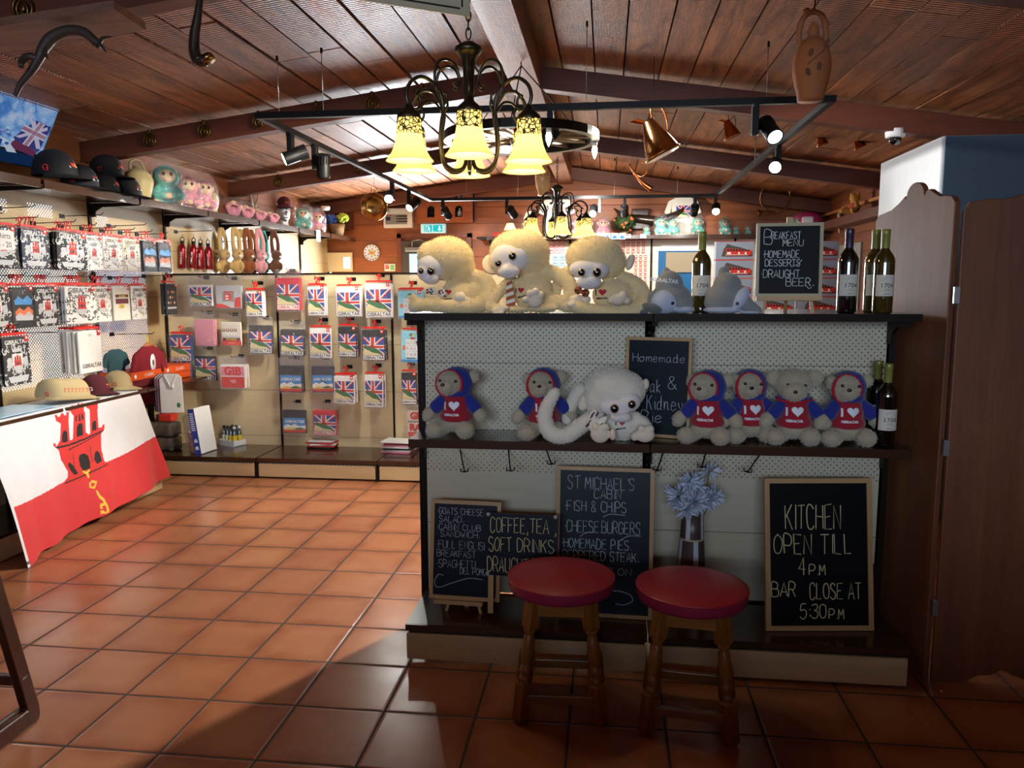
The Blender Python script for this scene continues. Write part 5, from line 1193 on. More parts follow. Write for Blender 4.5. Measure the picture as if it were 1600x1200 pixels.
        R_(.0, .04, 1, 1, C_AQUA, 0); L([(.38, .12), (.5, .06), (.66, .11), (.52, .17)], C_GREEN, 1); L([(.5, .13), (.6, .08), (.68, .12), (.6, .17)], C_YEL, 2)
        for row, s_ in enumerate(('GIB', 'RAL', 'TAR')):
            for c_, ch in enumerate(s_): R_(.22+c_*.2, .26+row*.2, .41+c_*.2, .45+row*.2, C_WHITE, 1); tx(ch, .315+c_*.2, .36+row*.2, .2, C_GREY, 3)
        R_(.46, .19, .70, .25, C_RED, 2); L([(.06, .5), (.16, .44), (.22, .52), (.18, .62), (.08, .62)], C_ORA, 2); L([(.75, .30), (.85, .32), (.88, .42), (.8, .46)], C_NAVY, 2); R_(.26, .86, .72, .89, C_NAVY, 2); R_(0, .92, 1, 1, C_SKY, 1)
    elif kind.startswith('sky'):
        R_(.02, .34, .98, .98, C_SKY, 0); L([(.02, .70), (.2, .62), (.35, .68), (.5, .60), (.7, .70), (.98, .66), (.98, .82), (.02, .84)], C_WHITE, 1)
        L([(.02, .84), (.3, .76), (.6, .84), (.98, .78), (.98, .9), (.02, .92)], C_YEL, 2); L([(.02, .88), (.98, .86), (.98, .98), (.02, .98)], C_RED, 3); L([(.45, .82), (.75, .75), (.98, .84), (.6, .86)], C_GREEN, 3)
        tx('GIBRALTAR', .5, .50, .165, C_WHITE, 4, bold=.0006, shear=.2)
    elif kind == 'bus':
        R_(.1, .22, .9, .5, C_MAR, 0); R_(.1, .30, .9, .35, C_LGREY, 1); R_(.3, .24, .72, .30, C_YEL, 1); R_(.3, .52, .62, .64, C_YEL, 1); tx('GIBRALTAR', .5, .27, .09, C_BLACK, 3); tx('5', .46, .58, .16, C_BLACK, 3)
    elif kind == 'heads':
        for i in range(4): L([(.12+i*.2+.09*math.cos(a), .34+.07*math.sin(a)) for a in [k_*PI/5 for k_ in range(10)]], C_MAR, 0); L([(.12+i*.2+.05*math.cos(a), .33+.04*math.sin(a)) for a in [k_*PI/5 for k_ in range(10)]], C_CREAM, 1); L([(.12+i*.2+.09*math.cos(a), .50+.07*math.sin(a)) for a in [k_*PI/5 for k_ in range(10)]], C_WHITE, 0)
        R_(.05, .60, .95, .68, C_LGREY, 1); R_(.05, .68, .95, .80, C_MAR, 1); R_(.22, .70, .78, .78, C_YEL, 2); tx('GIBRALTAR', .5, .74, .11, C_BLACK, 3); R_(.0, .80, 1, 1, C_RED, 0); R_(.3, .86, .7, .95, C_ORA, 1)
    elif kind == 'redletters':
        R_(.02, .06, .98, .46, C_PINK, 0); tx('GIB', .5, .26, .45, C_RED, 2, bold=.004); R_(.02, .50, .98, .98, C_RED, 0); L([(.35, .66), (.55, .60), (.68, .72), (.5, .80)], C_PINK, 1)
    elif kind == 'gibra':
        tx('GIB', .5, .22, .46, C_RED, 2, bold=.006); R_(0, .40, 1, .46, C_GREY, 1); tx('RAL', .5, .66, .46, C_RED, 2, bold=.006); R_(.02, .82, .5, 1, C_RED, 1)
    elif kind == 'greybag':
        R_(.25, .30, .72, .72, C_GREY, 0); R_(.30, .25, .72, .31, C_RED, 1); R_(.33, .36, .62, .66, C_RED, 1); R_(.38, .44, .5, .5, C_WHITE, 2); R_(.38, .56, .5, .62, C_WHITE, 2); L([(.75, .55), (.98, .5), (.98, .98), (.7, .98)], C_RED, 1); L([(0, .8), (.3, .84), (.6, 1), (0, 1)], C_RED, 1)
    elif kind == 'night':
        for v0, m in ((.22, C_SKY), (.50, C_ORA), (.62, C_LGREY)): L([(.08, v0+.1), (.3, v0), (.5, v0+.08), (.72, v0-.02), (.94, v0+.1), (.9, v0+.22), (.1, v0+.2)], m, 0)
    elif kind == 'fruit':
        for i in range(4):
            for j in range(3): L([(.2+i*.18+.06*math.cos(a), .25+j*.18+.05*math.sin(a)) for a in [k_*PI/4 for k_ in range(8)]], (C_ORA, C_MAR, C_SAND)[(i+j) % 3], 0)
        R_(.1, .75, .9, .82, C_LGREY, 0)
    elif kind == 'plainwhite':
        L([(.40, .06), (.60, .06), (.56, .13), (.44, .13)], C_LGREY, 0); tx('GIBRALTAR', .5, .84, .17, C_BLACK, 2, bold=.0006); R_(.82, .03, .97, .12, C_RED, 1)
    return b
M_BASE = {}
def pack(kind, w_, h, base, hanger=True, head=.06, dull=False, tag_=True):
    t = thing('bagged_tshirt', 'x', 'T-shirt pack'); z0 = -.052 if hanger else -head
    if hanger:
        b = MB(); b.tube(spline([(-.012, 0, -.008), (-.010, 0, .006), (0, 0, .012), (.011, 0, .004), (.009, 0, -.012), (0, 0, -.024), (0, 0, -.040)], 4), .0038, M_RED, n=7); b.box((0, 0, -.045), (w_*.92, .006, .013), M_RED, bev=.002); b.build('hanger', t)
    b = MB(); b.box((0, 0, z0-h/2-.012), (w_, .016, h), mat('shirt_'+base.strip('#'), base, .85, bump=.3, bscale=30), bev=.006); sh = b.build('shirt', t)
    pr = art(kind, w_*.97, h*.97)
    if pr.v: o = pr.build('print', sh); o.location = (0, -.0082, z0-.012-h*.015)
    b = MB(); n_ = 5; zt = z0+.004 if hanger else 0; zb_ = z0-h-.024
    b.grid(lambda u, v: ((u-.5)*(w_+.016), -.0135-.002*math.sin(u*9+v*5)-.002*math.sin(u*PI), zt+(zb_-zt)*v), 8, 8, M_FILMD if dull else M_FILM); b.build('clear_bag', t)
    if tag_ and hanger:
        b = MB(); b.box((w_*.36, -.016, z0-.02), (.026, .0012, .030), C_RED); b.box((w_*.36, -.0168, z0-.02), (.014, .0006, .012), C_WHITE); b.build('size_sticker', t)
    return t
def hook_rod(o, L=.26, name='display_hook', rot=0):
    b = MB(); b.tube([(0, 0, 0), (0, -L, .006), (0, -L-.015, .02)], .003, M_BLACK, n=6); b.box((0, -.003, 0), (.05, .006, .03), M_BLACK); x = b.build(name, None, o, (0, 0, rot)); return x
protos = {}
def place_packs(kind, w_, h, base, hanger, loc, rotz, n, label, group, step=.024, dull=False, jit=.008, lead=.12):
    """one pack in front and n-1 of the same behind it on the same hook; loc is the front pack's hook point"""
    key = (kind, round(w_, 3), round(h, 3), base, hanger)
    back = Vector((-math.sin(rotz)*1, math.cos(rotz), 0))          # away from the shop floor
    for i in range(n):
        off = back*step*i+Vector((math.cos(rotz), math.sin(rotz), 0))*(rnd.uniform(-jit, jit) if i else 0)
        p = Vector(loc)+off+Vector((0, 0, rnd.uniform(-.004, .004) if i else 0)); rr = (0, rnd.uniform(-.02, .02), rotz+rnd.uniform(-.05, .05) if i else rotz)
        if key in protos:
            o = dup(protos[key], p, rr)
            o['label'] = label if i == 0 else label.replace('front', 'next')
        else:
            o = pack(kind, w_, h, base, hanger, dull=dull); o.location = p; o.rotation_euler = rr; protos[key] = o; o['label'] = label
        if i: o['label'] = 'one behind: '+label.replace(' in front', ''); o['group'] = 'packs behind '+label
        else: o['group'] = group
YP = 3.787
names = {'flag_white': 'white flag print T-shirt pack', 'flag_red': 'red-topped flag print T-shirt pack', 'flag_black': 'black-topped flag print T-shirt pack', 'flag_redfoot': 'flag print pack with a red foot', 'flag_top': 'flag print pack', 'aqua': 'aqua block-letter T-shirt pack', 'sky': 'sky-blue print T-shirt pack', 'greybag': 'grey-white pack with red prints', 'heads': 'white pack with a row of round heads', 'redletters': 'white and red lettered pack', 'gibra': 'pack with large red letters', 'pink': 'pink and red pack'}
ordn = ['first', 'second', 'third', 'fourth', 'fifth', 'sixth', 'seventh', 'eighth', 'ninth']
rows = {'top': [(295, 333, 445, 478, 'flag_redfoot', '#e9e6e0', 0, 2, 432), (337, 379, 446, 482, 'greybag', '#b9bcc0', 0, 2, 432), (383, 412, 455, 495, 'flag_top', '#e8e6e2', 1, 3, 429), (431, 470, 434, 484, 'flag_red', '#d8283a', 0, 2, 430), (480, 509, 448, 493, 'flag_top', '#e4e4e4', 1, 3, 430), (525, 564, 449, 495, 'flag_white', '#f0efe9', 1, 3, 431), (570, 613, 443, 496, 'flag_white', '#f0efe9', 1, 2, 431), (621, 662, 455, 497, 'aqua', '#9fdcec', 1, 3, 432)],
        'second': [(303, 336, 500, 540, 'pink', '#df8fa2', 0, 2, 488), (345, 379, 503, 540, 'heads', '#e6e0d0', 0, 1, 493), (389, 428, 508, 553, 'flag_black', '#202126', 0, 2, 500), (438, 477, 515, 556, 'flag_black', '#202126', 0, 2, 503), (484, 520, 513, 559, 'flag_white', '#f0efe9', 1, 2, 497), (528, 559, 511, 558, 'flag_black', '#202126', 1, 2, 497), (566, 603, 516, 563, 'flag_black', '#202126', 1, 3, 496), (627, 660, 517, 566, 'aqua', '#9fdcec', 1, 2, 507)],
        'third': [(304, 340, 556, 595, 'flag_redfoot', '#20222a', 0, 1, 544), (344, 385, 570, 607, 'redletters', '#ece8e0', 0, 4, 556), (436, 474, 572, 613, 'sky', '#1c1e22', 0, 3, 562), (486, 522, 572, 613, 'sky', '#20263c', 0, 2, 563), (522, 556, 588, 631, 'flag_white', '#f0efe9', 1, 3, 568), (570, 600, 586, 636, 'flag_white', '#f0efe9', 1, 3, 574), (627, 652, 582, 633, 'flag_black', '#202126', 1, 2, 570)],
        'bottom': [(442, 480, 640, 677, 'sky', '#1c1e22', 0, 1, 630), (489, 527, 640, 680, 'flag_red', '#d8283a', 0, 1, 632), (637, 668, 640, 682, 'gibra', '#e5d9c6', 0, 1, 628)]}
for row, items in rows.items():
    for i, (x0, x1, y0, y1, kind, base, hang, n, hy) in enumerate(items):
        yf = YP-.06-.026*n; a = at(x0, y0, 'y', yf); c = at(x1, y1, 'y', yf); W_, H_ = c.x-a.x, a.z-c.z
        z = a.z+.064 if hang else a.z+.072
        label = '%s in front, %s in %s row at back' % (names.get(kind, 'T-shirt pack'), ordn[i], row)
        place_packs(kind, round(W_, 2), round(H_, 2), base, bool(hang), ((a.x+c.x)/2, yf, z), 0, n, label, 'T-shirt packs on the low back shelving', dull=not hang)
        o = hook_rod(((a.x+c.x)/2, YP-.001, z+(.004 if hang else -.012)), YP-yf+.01); tag(o, 'black hook of the %s pack in the %s row at the back' % (ordn[i], row), 'hook', 'hooks on the low back shelving')
o = hook_rod(at(265, 431, 'y', YP-.001), .10); tag(o, 'empty black hook at the top left of the low back shelving', 'hook', 'hooks on the low back shelving')
o = hook_rod(at(528, 605, 'y', YP-.001), .20); tag(o, 'black hook leaning down beside the blue packs at the back', 'hook', 'hooks on the low back shelving'); o.rotation_euler = (R(-20), 0, R(-25))
# left corner, dark blue flag packs facing the shop
p = at(281, 512, 'y', 3.58); place_packs('flag_top', .20, .22, '#35507c', True, p, 0, 2, 'blue flag pack in the corner below the dark fruit pack', 'T-shirt packs on the low back shelving')
p = at(281, 550, 'y', 3.62); place_packs('flag_top', .20, .16, '#35507c', True, p, 0, 1, 'lower blue flag pack just above the orange boxes in the corner', 'T-shirt packs on the low back shelving')
# left wall, three rows facing into the shop
LW = -1.69; RZ = PI/2
def lw(y, z, x, kind, w_, h, base, n, label):
    place_packs(kind, w_, h, base, True, (x, y, z), RZ, n, label, 'T-shirt packs on the left wall', step=.026)
    o = hook_rod((LW+.001, y, z+.004), x-LW+.03, rot=RZ); tag(o, 'hook of '+label, 'hook', 'hooks on the left wall')
Z1, Z2, Z3 = 1.955, 1.600, 1.300
r1_ = [(1.40, 'crest_black', '#17171a', .22, 2, 'black crest shirt pack at the left edge, top row'), (1.665, 'crest_black_tag', '#17171a', .25, 4, 'black crest shirt pack with a white price note, top row'), (1.945, 'crest_black', '#2a3046', .23, 5, 'blue-black crest shirt pack right of the price note, top row'), (2.29, 'crest_black', '#17171a', .30, 5, 'large black crest shirt pack below the bright hooks, top row'),
       (2.56, 'crest_white', '#efeee8', .20, 3, 'white crest pack right of the large black one, top row'), (2.785, 'crest_white', '#efeee8', .22, 3, 'white crest pack with tall crown, top row'), (3.01, 'crest_cream', '#e6e0cc', .21, 2, 'cream crest pack second from the corner, top row'), (3.24, 'night', '#1a1c24', .18, 3, 'dark pack with narrow front near the corner, top row'), (3.46, 'night', '#20283a', .19, 2, 'blue-black landscape pack by the red flasks, top row')]
for y, k_, base, w_, n, l in r1_: lw(y, Z1, -1.42 if n > 3 else -1.46, k_, w_, .24, base, n, l)
r2_ = [(1.40, 'crest_black', '#17171a', .20, 2, 'black crest pack at the left edge, middle row'), (1.63, 'crest_black', '#17171a', .23, 3, 'black crest pack with red castle, middle row'), (1.85, 'night', '#141416', .18, 3, 'very dark pack between the crest packs, middle row'), (2.06, 'crest_black', '#17171a', .21, 3, 'black crest pack right of the dark one, middle row'), (2.34, 'crest_white', '#efeee8', .31, 5, 'large white crest pack in the middle row'),
       (2.62, 'crest_white', '#efeee8', .21, 3, 'white crest pack right of the large white one, middle row'), (2.85, 'bus', '#ece8dc', .20, 2, 'cream pack with a red bus print, middle row'), (3.07, 'crest_white', '#efeee8', .19, 2, 'white crest pack beside the bus print, middle row'), (3.52, 'fruit', '#20242c', .17, 2, 'dark pack with rows of fruit in the left corner')]
for y, k_, base, w_, n, l in r2_: lw(y, Z2 if y < 3.4 else 1.62, -1.42 if n > 3 else -1.46, k_, w_, .25, base, n, l)
r3_ = [(1.42, 'crest_black', '#17171a', .20, 2, 'black crest pack at the left edge, bottom row'), (1.715, 'crest_black', '#17171a', .22, 3, 'black crest pack above the flag, bottom row'), (2.40, 'plainwhite', '#f0efea', .24, 6, 'plain white lettered pack in front of six, bottom row')]
for y, k_, base, w_, n, l in r3_: lw(y, Z3, -1.42, k_, w_, .29, base, n, l)
for i, (y, z, L_) in enumerate(((1.55, 2.03, .2), (2.0, 2.03, .24), (2.58, 2.03, .3), (3.1, 2.0, .3), (2.05, 1.24, .3), (3.05, 1.17, .34), (4.05, 2.02, .34), (4.9, 1.98, .3))):
    o = hook_rod((LW+.001, y, z), L_, rot=RZ); tag(o, ('spare black hook above the price note', 'spare black hook above the blue-black crest pack', 'spare black hook above the white crest packs', 'spare black hook near the back corner', 'bare black hook left of the plain white packs', 'black hook with the maroon shirt', 'long black hook above the red flasks', 'black hook of the long-eared plush')[i], 'hook', 'hooks on the left wall')

# ---------------------------------------------------------------- castle flag over the shelf, with caps on top
M_FW = mat('flag_cloth_white', '#d3d4d9', .75, sheen=.2, bump=.6, bscale=7); M_FR = mat('flag_cloth_red', '#c42529', .75, sheen=.2, bump=.6, bscale=7); M_FK = mat('flag_ink_black', '#1a1416', .8); M_FY = mat('flag_ink_gold', '#d8b43a', .7); M_FL = mat('flag_castle_red', '#c42a26', .75)
A0, A1 = (-1.265, 1.20, .791), (-1.265, 2.665, .791)
def flag_pt(u, v):
    """u along the shelf, v from the shelf's rear (0) over the edge (.34) to the lower hem (1)"""
    y_top = 1.20+1.465*u
    if v < .34:
        f = v/.34; return Vector((-1.60+.345*f, y_top+.02*math.sin(f*3)*u, .788+.003*math.sin(u*23)*f))
    f = (v-.34)/.66
    y = y_top+f*(.06*(1-u)*-.2+.20*u**2); bot = .055+.05*u-.055*(1-u)
    z = .790-(.790-bot)*f
    k_ = f*(1-.3*f)
    fold = .030*math.sin(u*9.5+1.2)*k_+.016*math.sin(u*23+f*2.2)*k_+.008*math.sin(u*41+f*5)*f
    side = .10*max(0, .16-u)/.16*f
    x = -1.245+.012*math.sin(f*PI)+(.10+.05*(1-u))*f+fold+side*.6
    if f < .06: x = -1.255+(x+1.255)*f/.06
    return Vector((x, y, z))
cast_red = [[(90, 652), (96, 651), (97, 655), (102, 654), (103, 649), (108, 648), (109, 652), (113, 645), (108, 644), (107, 639), (103, 637)],
            [(86, 648), (90, 647), (91, 652), (96, 651), (97, 646), (101, 645), (102, 649), (107, 648), (108, 644), (107, 658), (108, 690), (113, 690), (114, 686), (112, 655), (104, 642)],]
outer = [(85, 649), (89, 648), (90, 652), (94, 651), (95, 646), (99, 645), (100, 649), (104, 648), (103, 644), (108, 643), (107, 658), (109, 688), (113, 687), (114, 684), (115, 650), (110, 643), (104, 641), (103, 637), (108, 638), (111, 636), (112, 633), (117, 634), (120, 633), (122, 630), (126, 632), (128, 629), (132, 632), (131, 642), (133, 645), (134, 676), (137, 677), (138, 680), (141, 677), (140, 640), (135, 637), (134, 633), (138, 634), (139, 631), (143, 632), (144, 629), (148, 631), (149, 628), (153, 629), (153, 637), (152, 641), (154, 668), (159, 668), (160, 664), (163, 663), (163, 671), (158, 678), (158, 700), (163, 720), (165, 722), (173, 725), (172, 728), (157, 735), (126, 751), (105, 756), (100, 757), (101, 752), (106, 745), (106, 737), (101, 728), (95, 718), (92, 704), (88, 700), (84, 697), (83, 692), (87, 693), (88, 698), (93, 690), (94, 687), (95, 662), (88, 658)]
holes = [[(97, 692), (97, 680), (99, 674), (102, 672), (105, 675), (106, 690)], [(120, 683), (120, 667), (123, 662), (127, 661), (129, 665), (130, 680)], [(144, 674), (144, 661), (147, 657), (150, 658), (151, 671)], [(123, 716), (125, 711), (131, 708), (137, 711), (141, 721), (141, 732), (130, 736), (125, 728)], [(147, 718), (148, 707), (152, 704), (156, 708), (160, 720), (152, 725)], [(106, 727), (107, 723), (110, 723), (114, 727), (122, 740), (116, 742), (111, 736)], [(118, 659), (118, 649), (120, 648), (120, 658)], [(123, 658), (123, 646), (125, 648), (126, 658)], [(128, 656), (127, 646), (129, 647), (131, 655)]]
gold = [[(129, 735), (135, 737), (139, 733), (141, 734), (138, 740), (140, 745), (138, 748), (135, 741), (129, 738)], [(139, 755), (144, 750), (152, 752), (148, 764), (140, 762)], [(149, 765), (152, 766), (157, 774), (163, 779), (169, 790), (171, 801), (168, 801), (165, 791), (160, 782), (154, 777)], [(156, 787), (165, 786), (166, 789), (160, 791), (161, 795), (157, 796)], [(157, 798), (162, 797), (163, 800), (167, 799), (168, 802), (157, 803)]]
lines = [[(84, 699), (108, 694), (134, 684), (162, 671), (162, 673), (134, 687), (108, 697), (85, 702)], [(107, 702), (134, 689), (157, 676), (157, 677), (134, 690.5), (107, 704)], [(114, 699), (116, 724), (117, 735), (116, 735), (115, 724)], [(141, 688), (142, 705), (145, 722), (144, 722), (141, 705)], [(101, 754), (126, 744), (157, 730), (172, 722), (172, 723.5), (157, 732), (126, 746), (101, 756)]]
def inside(p, P):
    x, y = p; r_ = False; n = len(P); j = n-1
    for i in range(n):
        if (P[i][1] > y) != (P[j][1] > y) and x < (P[j][0]-P[i][0])*(y-P[i][1])/(P[j][1]-P[i][1])+P[i][0]: r_ = not r_
        j = i
    return r_
def flag_m(u, v):
    p = flag_pt(u, v); q = to_px(p)
    if 78 < q[0] < 178 and 622 < q[1] < 806:
        if any(inside(q, P) for P in gold) and not inside(q, [(143, 754), (149, 755), (146, 761), (142, 760)]): return M_FY
        if any(inside(q, P) for P in holes): return M_FK
        if inside(q, outer): return M_FK if any(inside(q, P) for P in lines) else M_FL
    if u < .018 and v > .3: return M_FW
    return M_FR if v > .45 and q[1] > 797-.49*(q[0]-12)+2*math.sin(u*11) else M_FW
t = thing('castle_flag', 'white and red flag with a red castle and golden key draped over the shelf', 'flag', (-1.25, 1.9, .79)); o0 = Vector(t.location)
b = MB(); b.grid(lambda u, v: flag_pt(u, v)-o0, 330, 300, M_FW, None, True, flag_m); o = b.build('cloth', t)
b = MB(); q = flag_pt(.006, .975)-o0; b.lathe([(.004, 0), (.010, 0), (.010, .004), (.004, .004)], M_GREYM, Matrix.Translation(q+Vector((.004, 0, 0))) @ Matrix.Rotation(PI/2, 4, 'Y'), n=12); b.build('eyelet', t)
M_KHAKI = mat('cap_khaki', '#b8a67c', .85, bump=.3, bscale=400); M_CMAR = mat('cap_maroon', '#4c1020', .85, bump=.3, bscale=400); M_CBLK = mat('cap_black', '#111114', .8, bump=.3, bscale=400); M_EMBR = mat('embroidery_red', '#c8302c', .8); M_EMBO = mat('embroidery_orange', '#e08a3a', .8)
def cap(m, logo, label, side=True):
    """baseball cap with its peak pointing to -y"""
    t = thing('baseball_cap', label, 'cap')
    b = MB(); b.grid(lambda u, v: ((.082+.004*math.cos(2*PI*u))*math.cos(2*PI*u)*math.sin(v*PI/2)**.8, .098*math.sin(2*PI*u)*math.sin(v*PI/2)**.8+.004, .018+.118*math.cos(v*PI/2)**.9), 36, 12, m); b.build('crown', t)
    b = MB()
    def peak(u, v, off=0):
        a = PI*(1+u); r = 1+v*.80*math.sin(PI*u)**.7; x = .079*math.cos(a)*(1+.08*v); y = .094*math.sin(a)*r+.004
        return (x, y, .022-.020*v*math.sin(PI*u)-.018*(abs(u-.5)*2)**2*v+off)
    b.grid(lambda u, v: peak(u, v), 24, 8, m); b.grid(lambda u, v: peak(1-u, v, -.004), 24, 8, M_CBLK if m is not M_KHAKI else m); b.build('peak', t)
    b = MB(); b.ell((0, .004, .136), (.008, .008, .004), m); b.build('top_button', t)
    b = MB(); Fp = lambda x, z: -.098*math.sqrt(max(.02, 1-(x/.086)**2-((z-.018)/.120)**2))+.002
    def badge(P, mm, lay):
        bb = MB(); flat(bb, P, mm); b.add([(x, Fp(x, z)-.0015-lay*.0012, z) for x, _, z in bb.v], bb.f, mm)
    if logo == 'flag': badge([(-.026, .052), (.026, .056), (.024, .10), (-.024, .096)], M_WPRINT, 0); badge([(-.016, .056), (.004, .058), (.002, .09), (-.015, .088)], M_EMBR, 1); badge([(.0, .054), (.016, .056), (.012, .074), (.0, .072)], M_EMBO, 1); badge([(.010, .08), (.022, .082), (.022, .096), (.010, .094)], M_EMBR, 1)
    else:
        for x in (-.016, -.004, .008): badge([(x, .062), (x+.008, .062), (x+.008, .084+(.008 if x == -.004 else 0)), (x, .084+(.008 if x == -.004 else 0))], M_EMBR if logo != 'orange' else M_EMBO, 0)
        badge([(-.022, .048), (.022, .048), (.022, .058), (-.022, .058)], M_EMBR if logo != 'camp' else M_WPRINT, 0)
    b.build('front_badge', t)
    if side:
        b = MB(); mm = M_WPRINT if m is M_CMAR else M_EMBR
        Ms_ = Matrix.Translation((-.0845, -.012, .045)) @ Matrix.Rotation(-PI/2, 4, 'Z') @ Matrix.Rotation(R(14), 4, 'X')
        b.tube([Ms_ @ Vector((.012*math.cos(a), 0, .012*math.sin(a))) for a in [.5+5.2*i/14 for i in range(15)]], .0026, mm, n=6); b.tube([Ms_ @ Vector((0, 0, -.002)), Ms_ @ Vector((.011, 0, -.002))], .0024, mm, n=6); b.build('side_emblem', t)
    return t
kp = cap(M_KHAKI, 'red', 'khaki cap in front of the row of stacked khaki caps on the flag')
p = at(118, 628, 'x', -1.40); kp.location = (p.x, p.y, .795); kp.rotation_euler = (0, 0, R(100))
for i in range(6):
    dup(kp, (p.x-.012*(i+1)*.3, p.y-.030*(i+1)-.006, .795+.0035*(i+1)), (0, 0, R(100)), 'khaki cap nested in the stack behind the front khaki cap', 'nested khaki caps on the flag')
mp = cap(M_CMAR, 'orange', 'maroon cap between the khaki caps on the flag'); p = at(150, 618, 'x', -1.40); mp.location = (-1.40, p.y, .795); mp.rotation_euler = (0, 0, R(98))
dup(kp, (-1.40, at(186, 611, 'x', -1.40).y, .795), (0, 0, R(102)), 'single khaki cap at the right end of the flag display', 'caps on the flag')
kp['group'] = 'caps on the flag'; mp['group'] = 'caps on the flag'
zs = 2.181
bk = cap(M_CBLK, 'flag', 'black cap with a flag badge right beside the tilted screen'); bk.location = (-1.47, at(88, 285, 'x', -1.47).y, zs+.05); bk.scale = (1.45,)*3; bk.rotation_euler = (0, 0, R(92)); bk['group'] = 'black caps on the high shelf'
b2 = cap(M_CBLK, 'camp', 'black cap with white script badge behind the big flag-badge cap'); b2.location = (-1.40, at(118, 288, 'x', -1.40).y+.05, zs); b2.scale = (1.25,)*3; b2.rotation_euler = (0, 0, R(92)); b2['group'] = 'black caps on the high shelf'
dup(bk, (-1.47, at(175, 270, 'x', -1.47).y-.06, zs+.13), (0, 0, R(92)), 'black cap with a flag badge on top of two other black caps', scale=1.25)
dup(bk, (-1.45, at(160, 295, 'x', -1.45).y, zs+.0), (0, 0, R(92)), 'black cap with a flag badge under the topmost black cap', scale=1.25)
dup(b2, (-1.40, at(196, 295, 'x', -1.40).y, zs), (0, 0, R(92)), 'black cap with script badge in front of the cream clay jug', scale=1.2)
b = MB(); b.box((0, 0, .004), (.30, .62, .006), mat('poster_paleblue', '#9fc1d8', .3, noise=.3, nscale=6)); o = b.build('mirror_tray', None, (-1.43, 1.55, .794)); tag(o, 'pale blue glossy sheet lying left of the khaki caps', 'sheet')
# ---------------------------------------------------------------- high shelf along the left wall
zs = 2.181; LXs = -1.46
M_JUG = mat('stoneware_cream', '#b3a679', .45, coat=.3, noise=.08, nscale=8)
def jar(label, y, k=1.):
    t = thing('stoneware_jug', label, 'jug', (LXs, y, zs), (0, 0, R(40)), 'cream stoneware jugs on the high shelf'); S = Matrix.Scale(k, 4)
    b = MB(); b.lathe([(.001, 0), (.07, .0), (.075, .01), (.10, .08), (.115, .15), (.112, .19), (.10, .205), (.10, .215), (.08, .24), (.045, .262), (.03, .275), (.035, .285), (.001, .285)], M_JUG, S, n=28, cap=False); b.build('body', t)
    b = MB(); b.tube(spline([(-.05, 0, .25), (-.055, 0, .30), (-.02, 0, .335), (.025, 0, .325), (.045, 0, .28), (.05, 0, .25)], 5), .012*k, M_JUG, S); b.build('handle', t); return t
j = jar('cream stoneware jug behind the black caps', at(217, 300, 'x', LXs).y, .95); dup(j, (LXs, at(326, 320, 'x', LXs).y, zs), (0, 0, R(60)), 'cream stoneware jug behind the pink bagged monkeys', scale=.85)
M_TEAL = mat('toy_teal', '#4fb3a8', .9, bump=.3, bscale=200, sheen=.4); M_TPINK = mat('toy_pink', '#d98fa6', .9, bump=.3, bscale=200, sheen=.4); M_TCREAM = mat('toy_cream', '#e0c2a0', .9); M_CELLO = film('cellophane', (1, 1, 1), .14, .08)
def bagged(m, name='bagged_plush', bag=True):
    t = thing(name, 'x', 'plush toy')
    bd = blob('body', [('e', (0, .01, .06), (.062, .055, .062)), ('e', (0, 0, .17), (.075, .062, .066)), ('t', [(-.05, -.01, .10), (-.075, -.05, .06), (-.03, -.075, .055)], [.02, .02, .02]), ('t', [(.05, -.01, .10), (.075, -.05, .06), (.03, -.075, .055)], [.02, .02, .02]), ('t', [(-.04, 0, .03), (-.06, -.05, .025)], [.026, .024]), ('t', [(.04, 0, .03), (.06, -.05, .025)], [.026, .024])], m, t, .007, 4)
    blob('face', [('e', (0, -.038, .17), (.05, .03, .042)), ('e', (0, -.062, .152), (.024, .016, .018)), ('e', (-.062, -.06, .025), (.022, .014, .022)), ('e', (.062, -.06, .025), (.022, .014, .022)), ('e', (0, -.08, .055), (.026, .012, .02)), ('e', (-.078, .0, .18), (.012, .016, .022)), ('e', (.078, .0, .18), (.012, .016, .022))], M_TCREAM, t, .006, 3)
    b = MB()
    for s_ in (-1, 1): b.ell((s_*.021, -.069, .18), (.0105, .007, .0115), M_IRIS); b.ell((s_*.021, -.0735, .18), (.0085, .005, .0095), M_EYE)
    b.build('eyes', t)
    if bag:
        b = MB(); r = random.Random(3)
        def bagp(u, v):
            a = 2*PI*u; w_ = 1.06+.05*math.sin(a*5+v*9); rx = .098*(1 if v < .75 else 1-(v-.75)*1.6); ry = .088*(1 if v < .7 else 1-(v-.7)*2.9)
            return (rx*w_*math.cos(a), (ry+.004)*w_*math.sin(a)-.012, .001+.285*v+.012*math.sin(a*3)*(v > .9))
        b.grid(bagp, 26, 12, M_CELLO); b.build('clear_bag', t)
    return t
te = bagged(M_TEAL); pk = bagged(M_TPINK)
sy = lambda px_, x=LXs, py=330: at(px_, py, 'x', x).y
te.location = (-1.42, sy(262, -1.42), zs); te.rotation_euler = (0, 0, R(38)); te.scale = (1.38,)*3; te['label'] = 'large teal monkey in a clear bag beside the cream jug'; te['group'] = 'bagged plush on the high shelf'
pk.location = (-1.45, sy(294, -1.45), zs); pk.rotation_euler = (0, 0, R(40)); pk.scale = (1.22,)*3; pk['label'] = 'pink monkey in a clear bag right next to the large teal one'; pk['group'] = 'bagged plush on the high shelf'
dup(pk, (-1.43, sy(314, -1.43)+.04, zs), (0, 0, R(50)), 'pink monkey in a clear bag, second one right of the large teal monkey', scale=1.2)
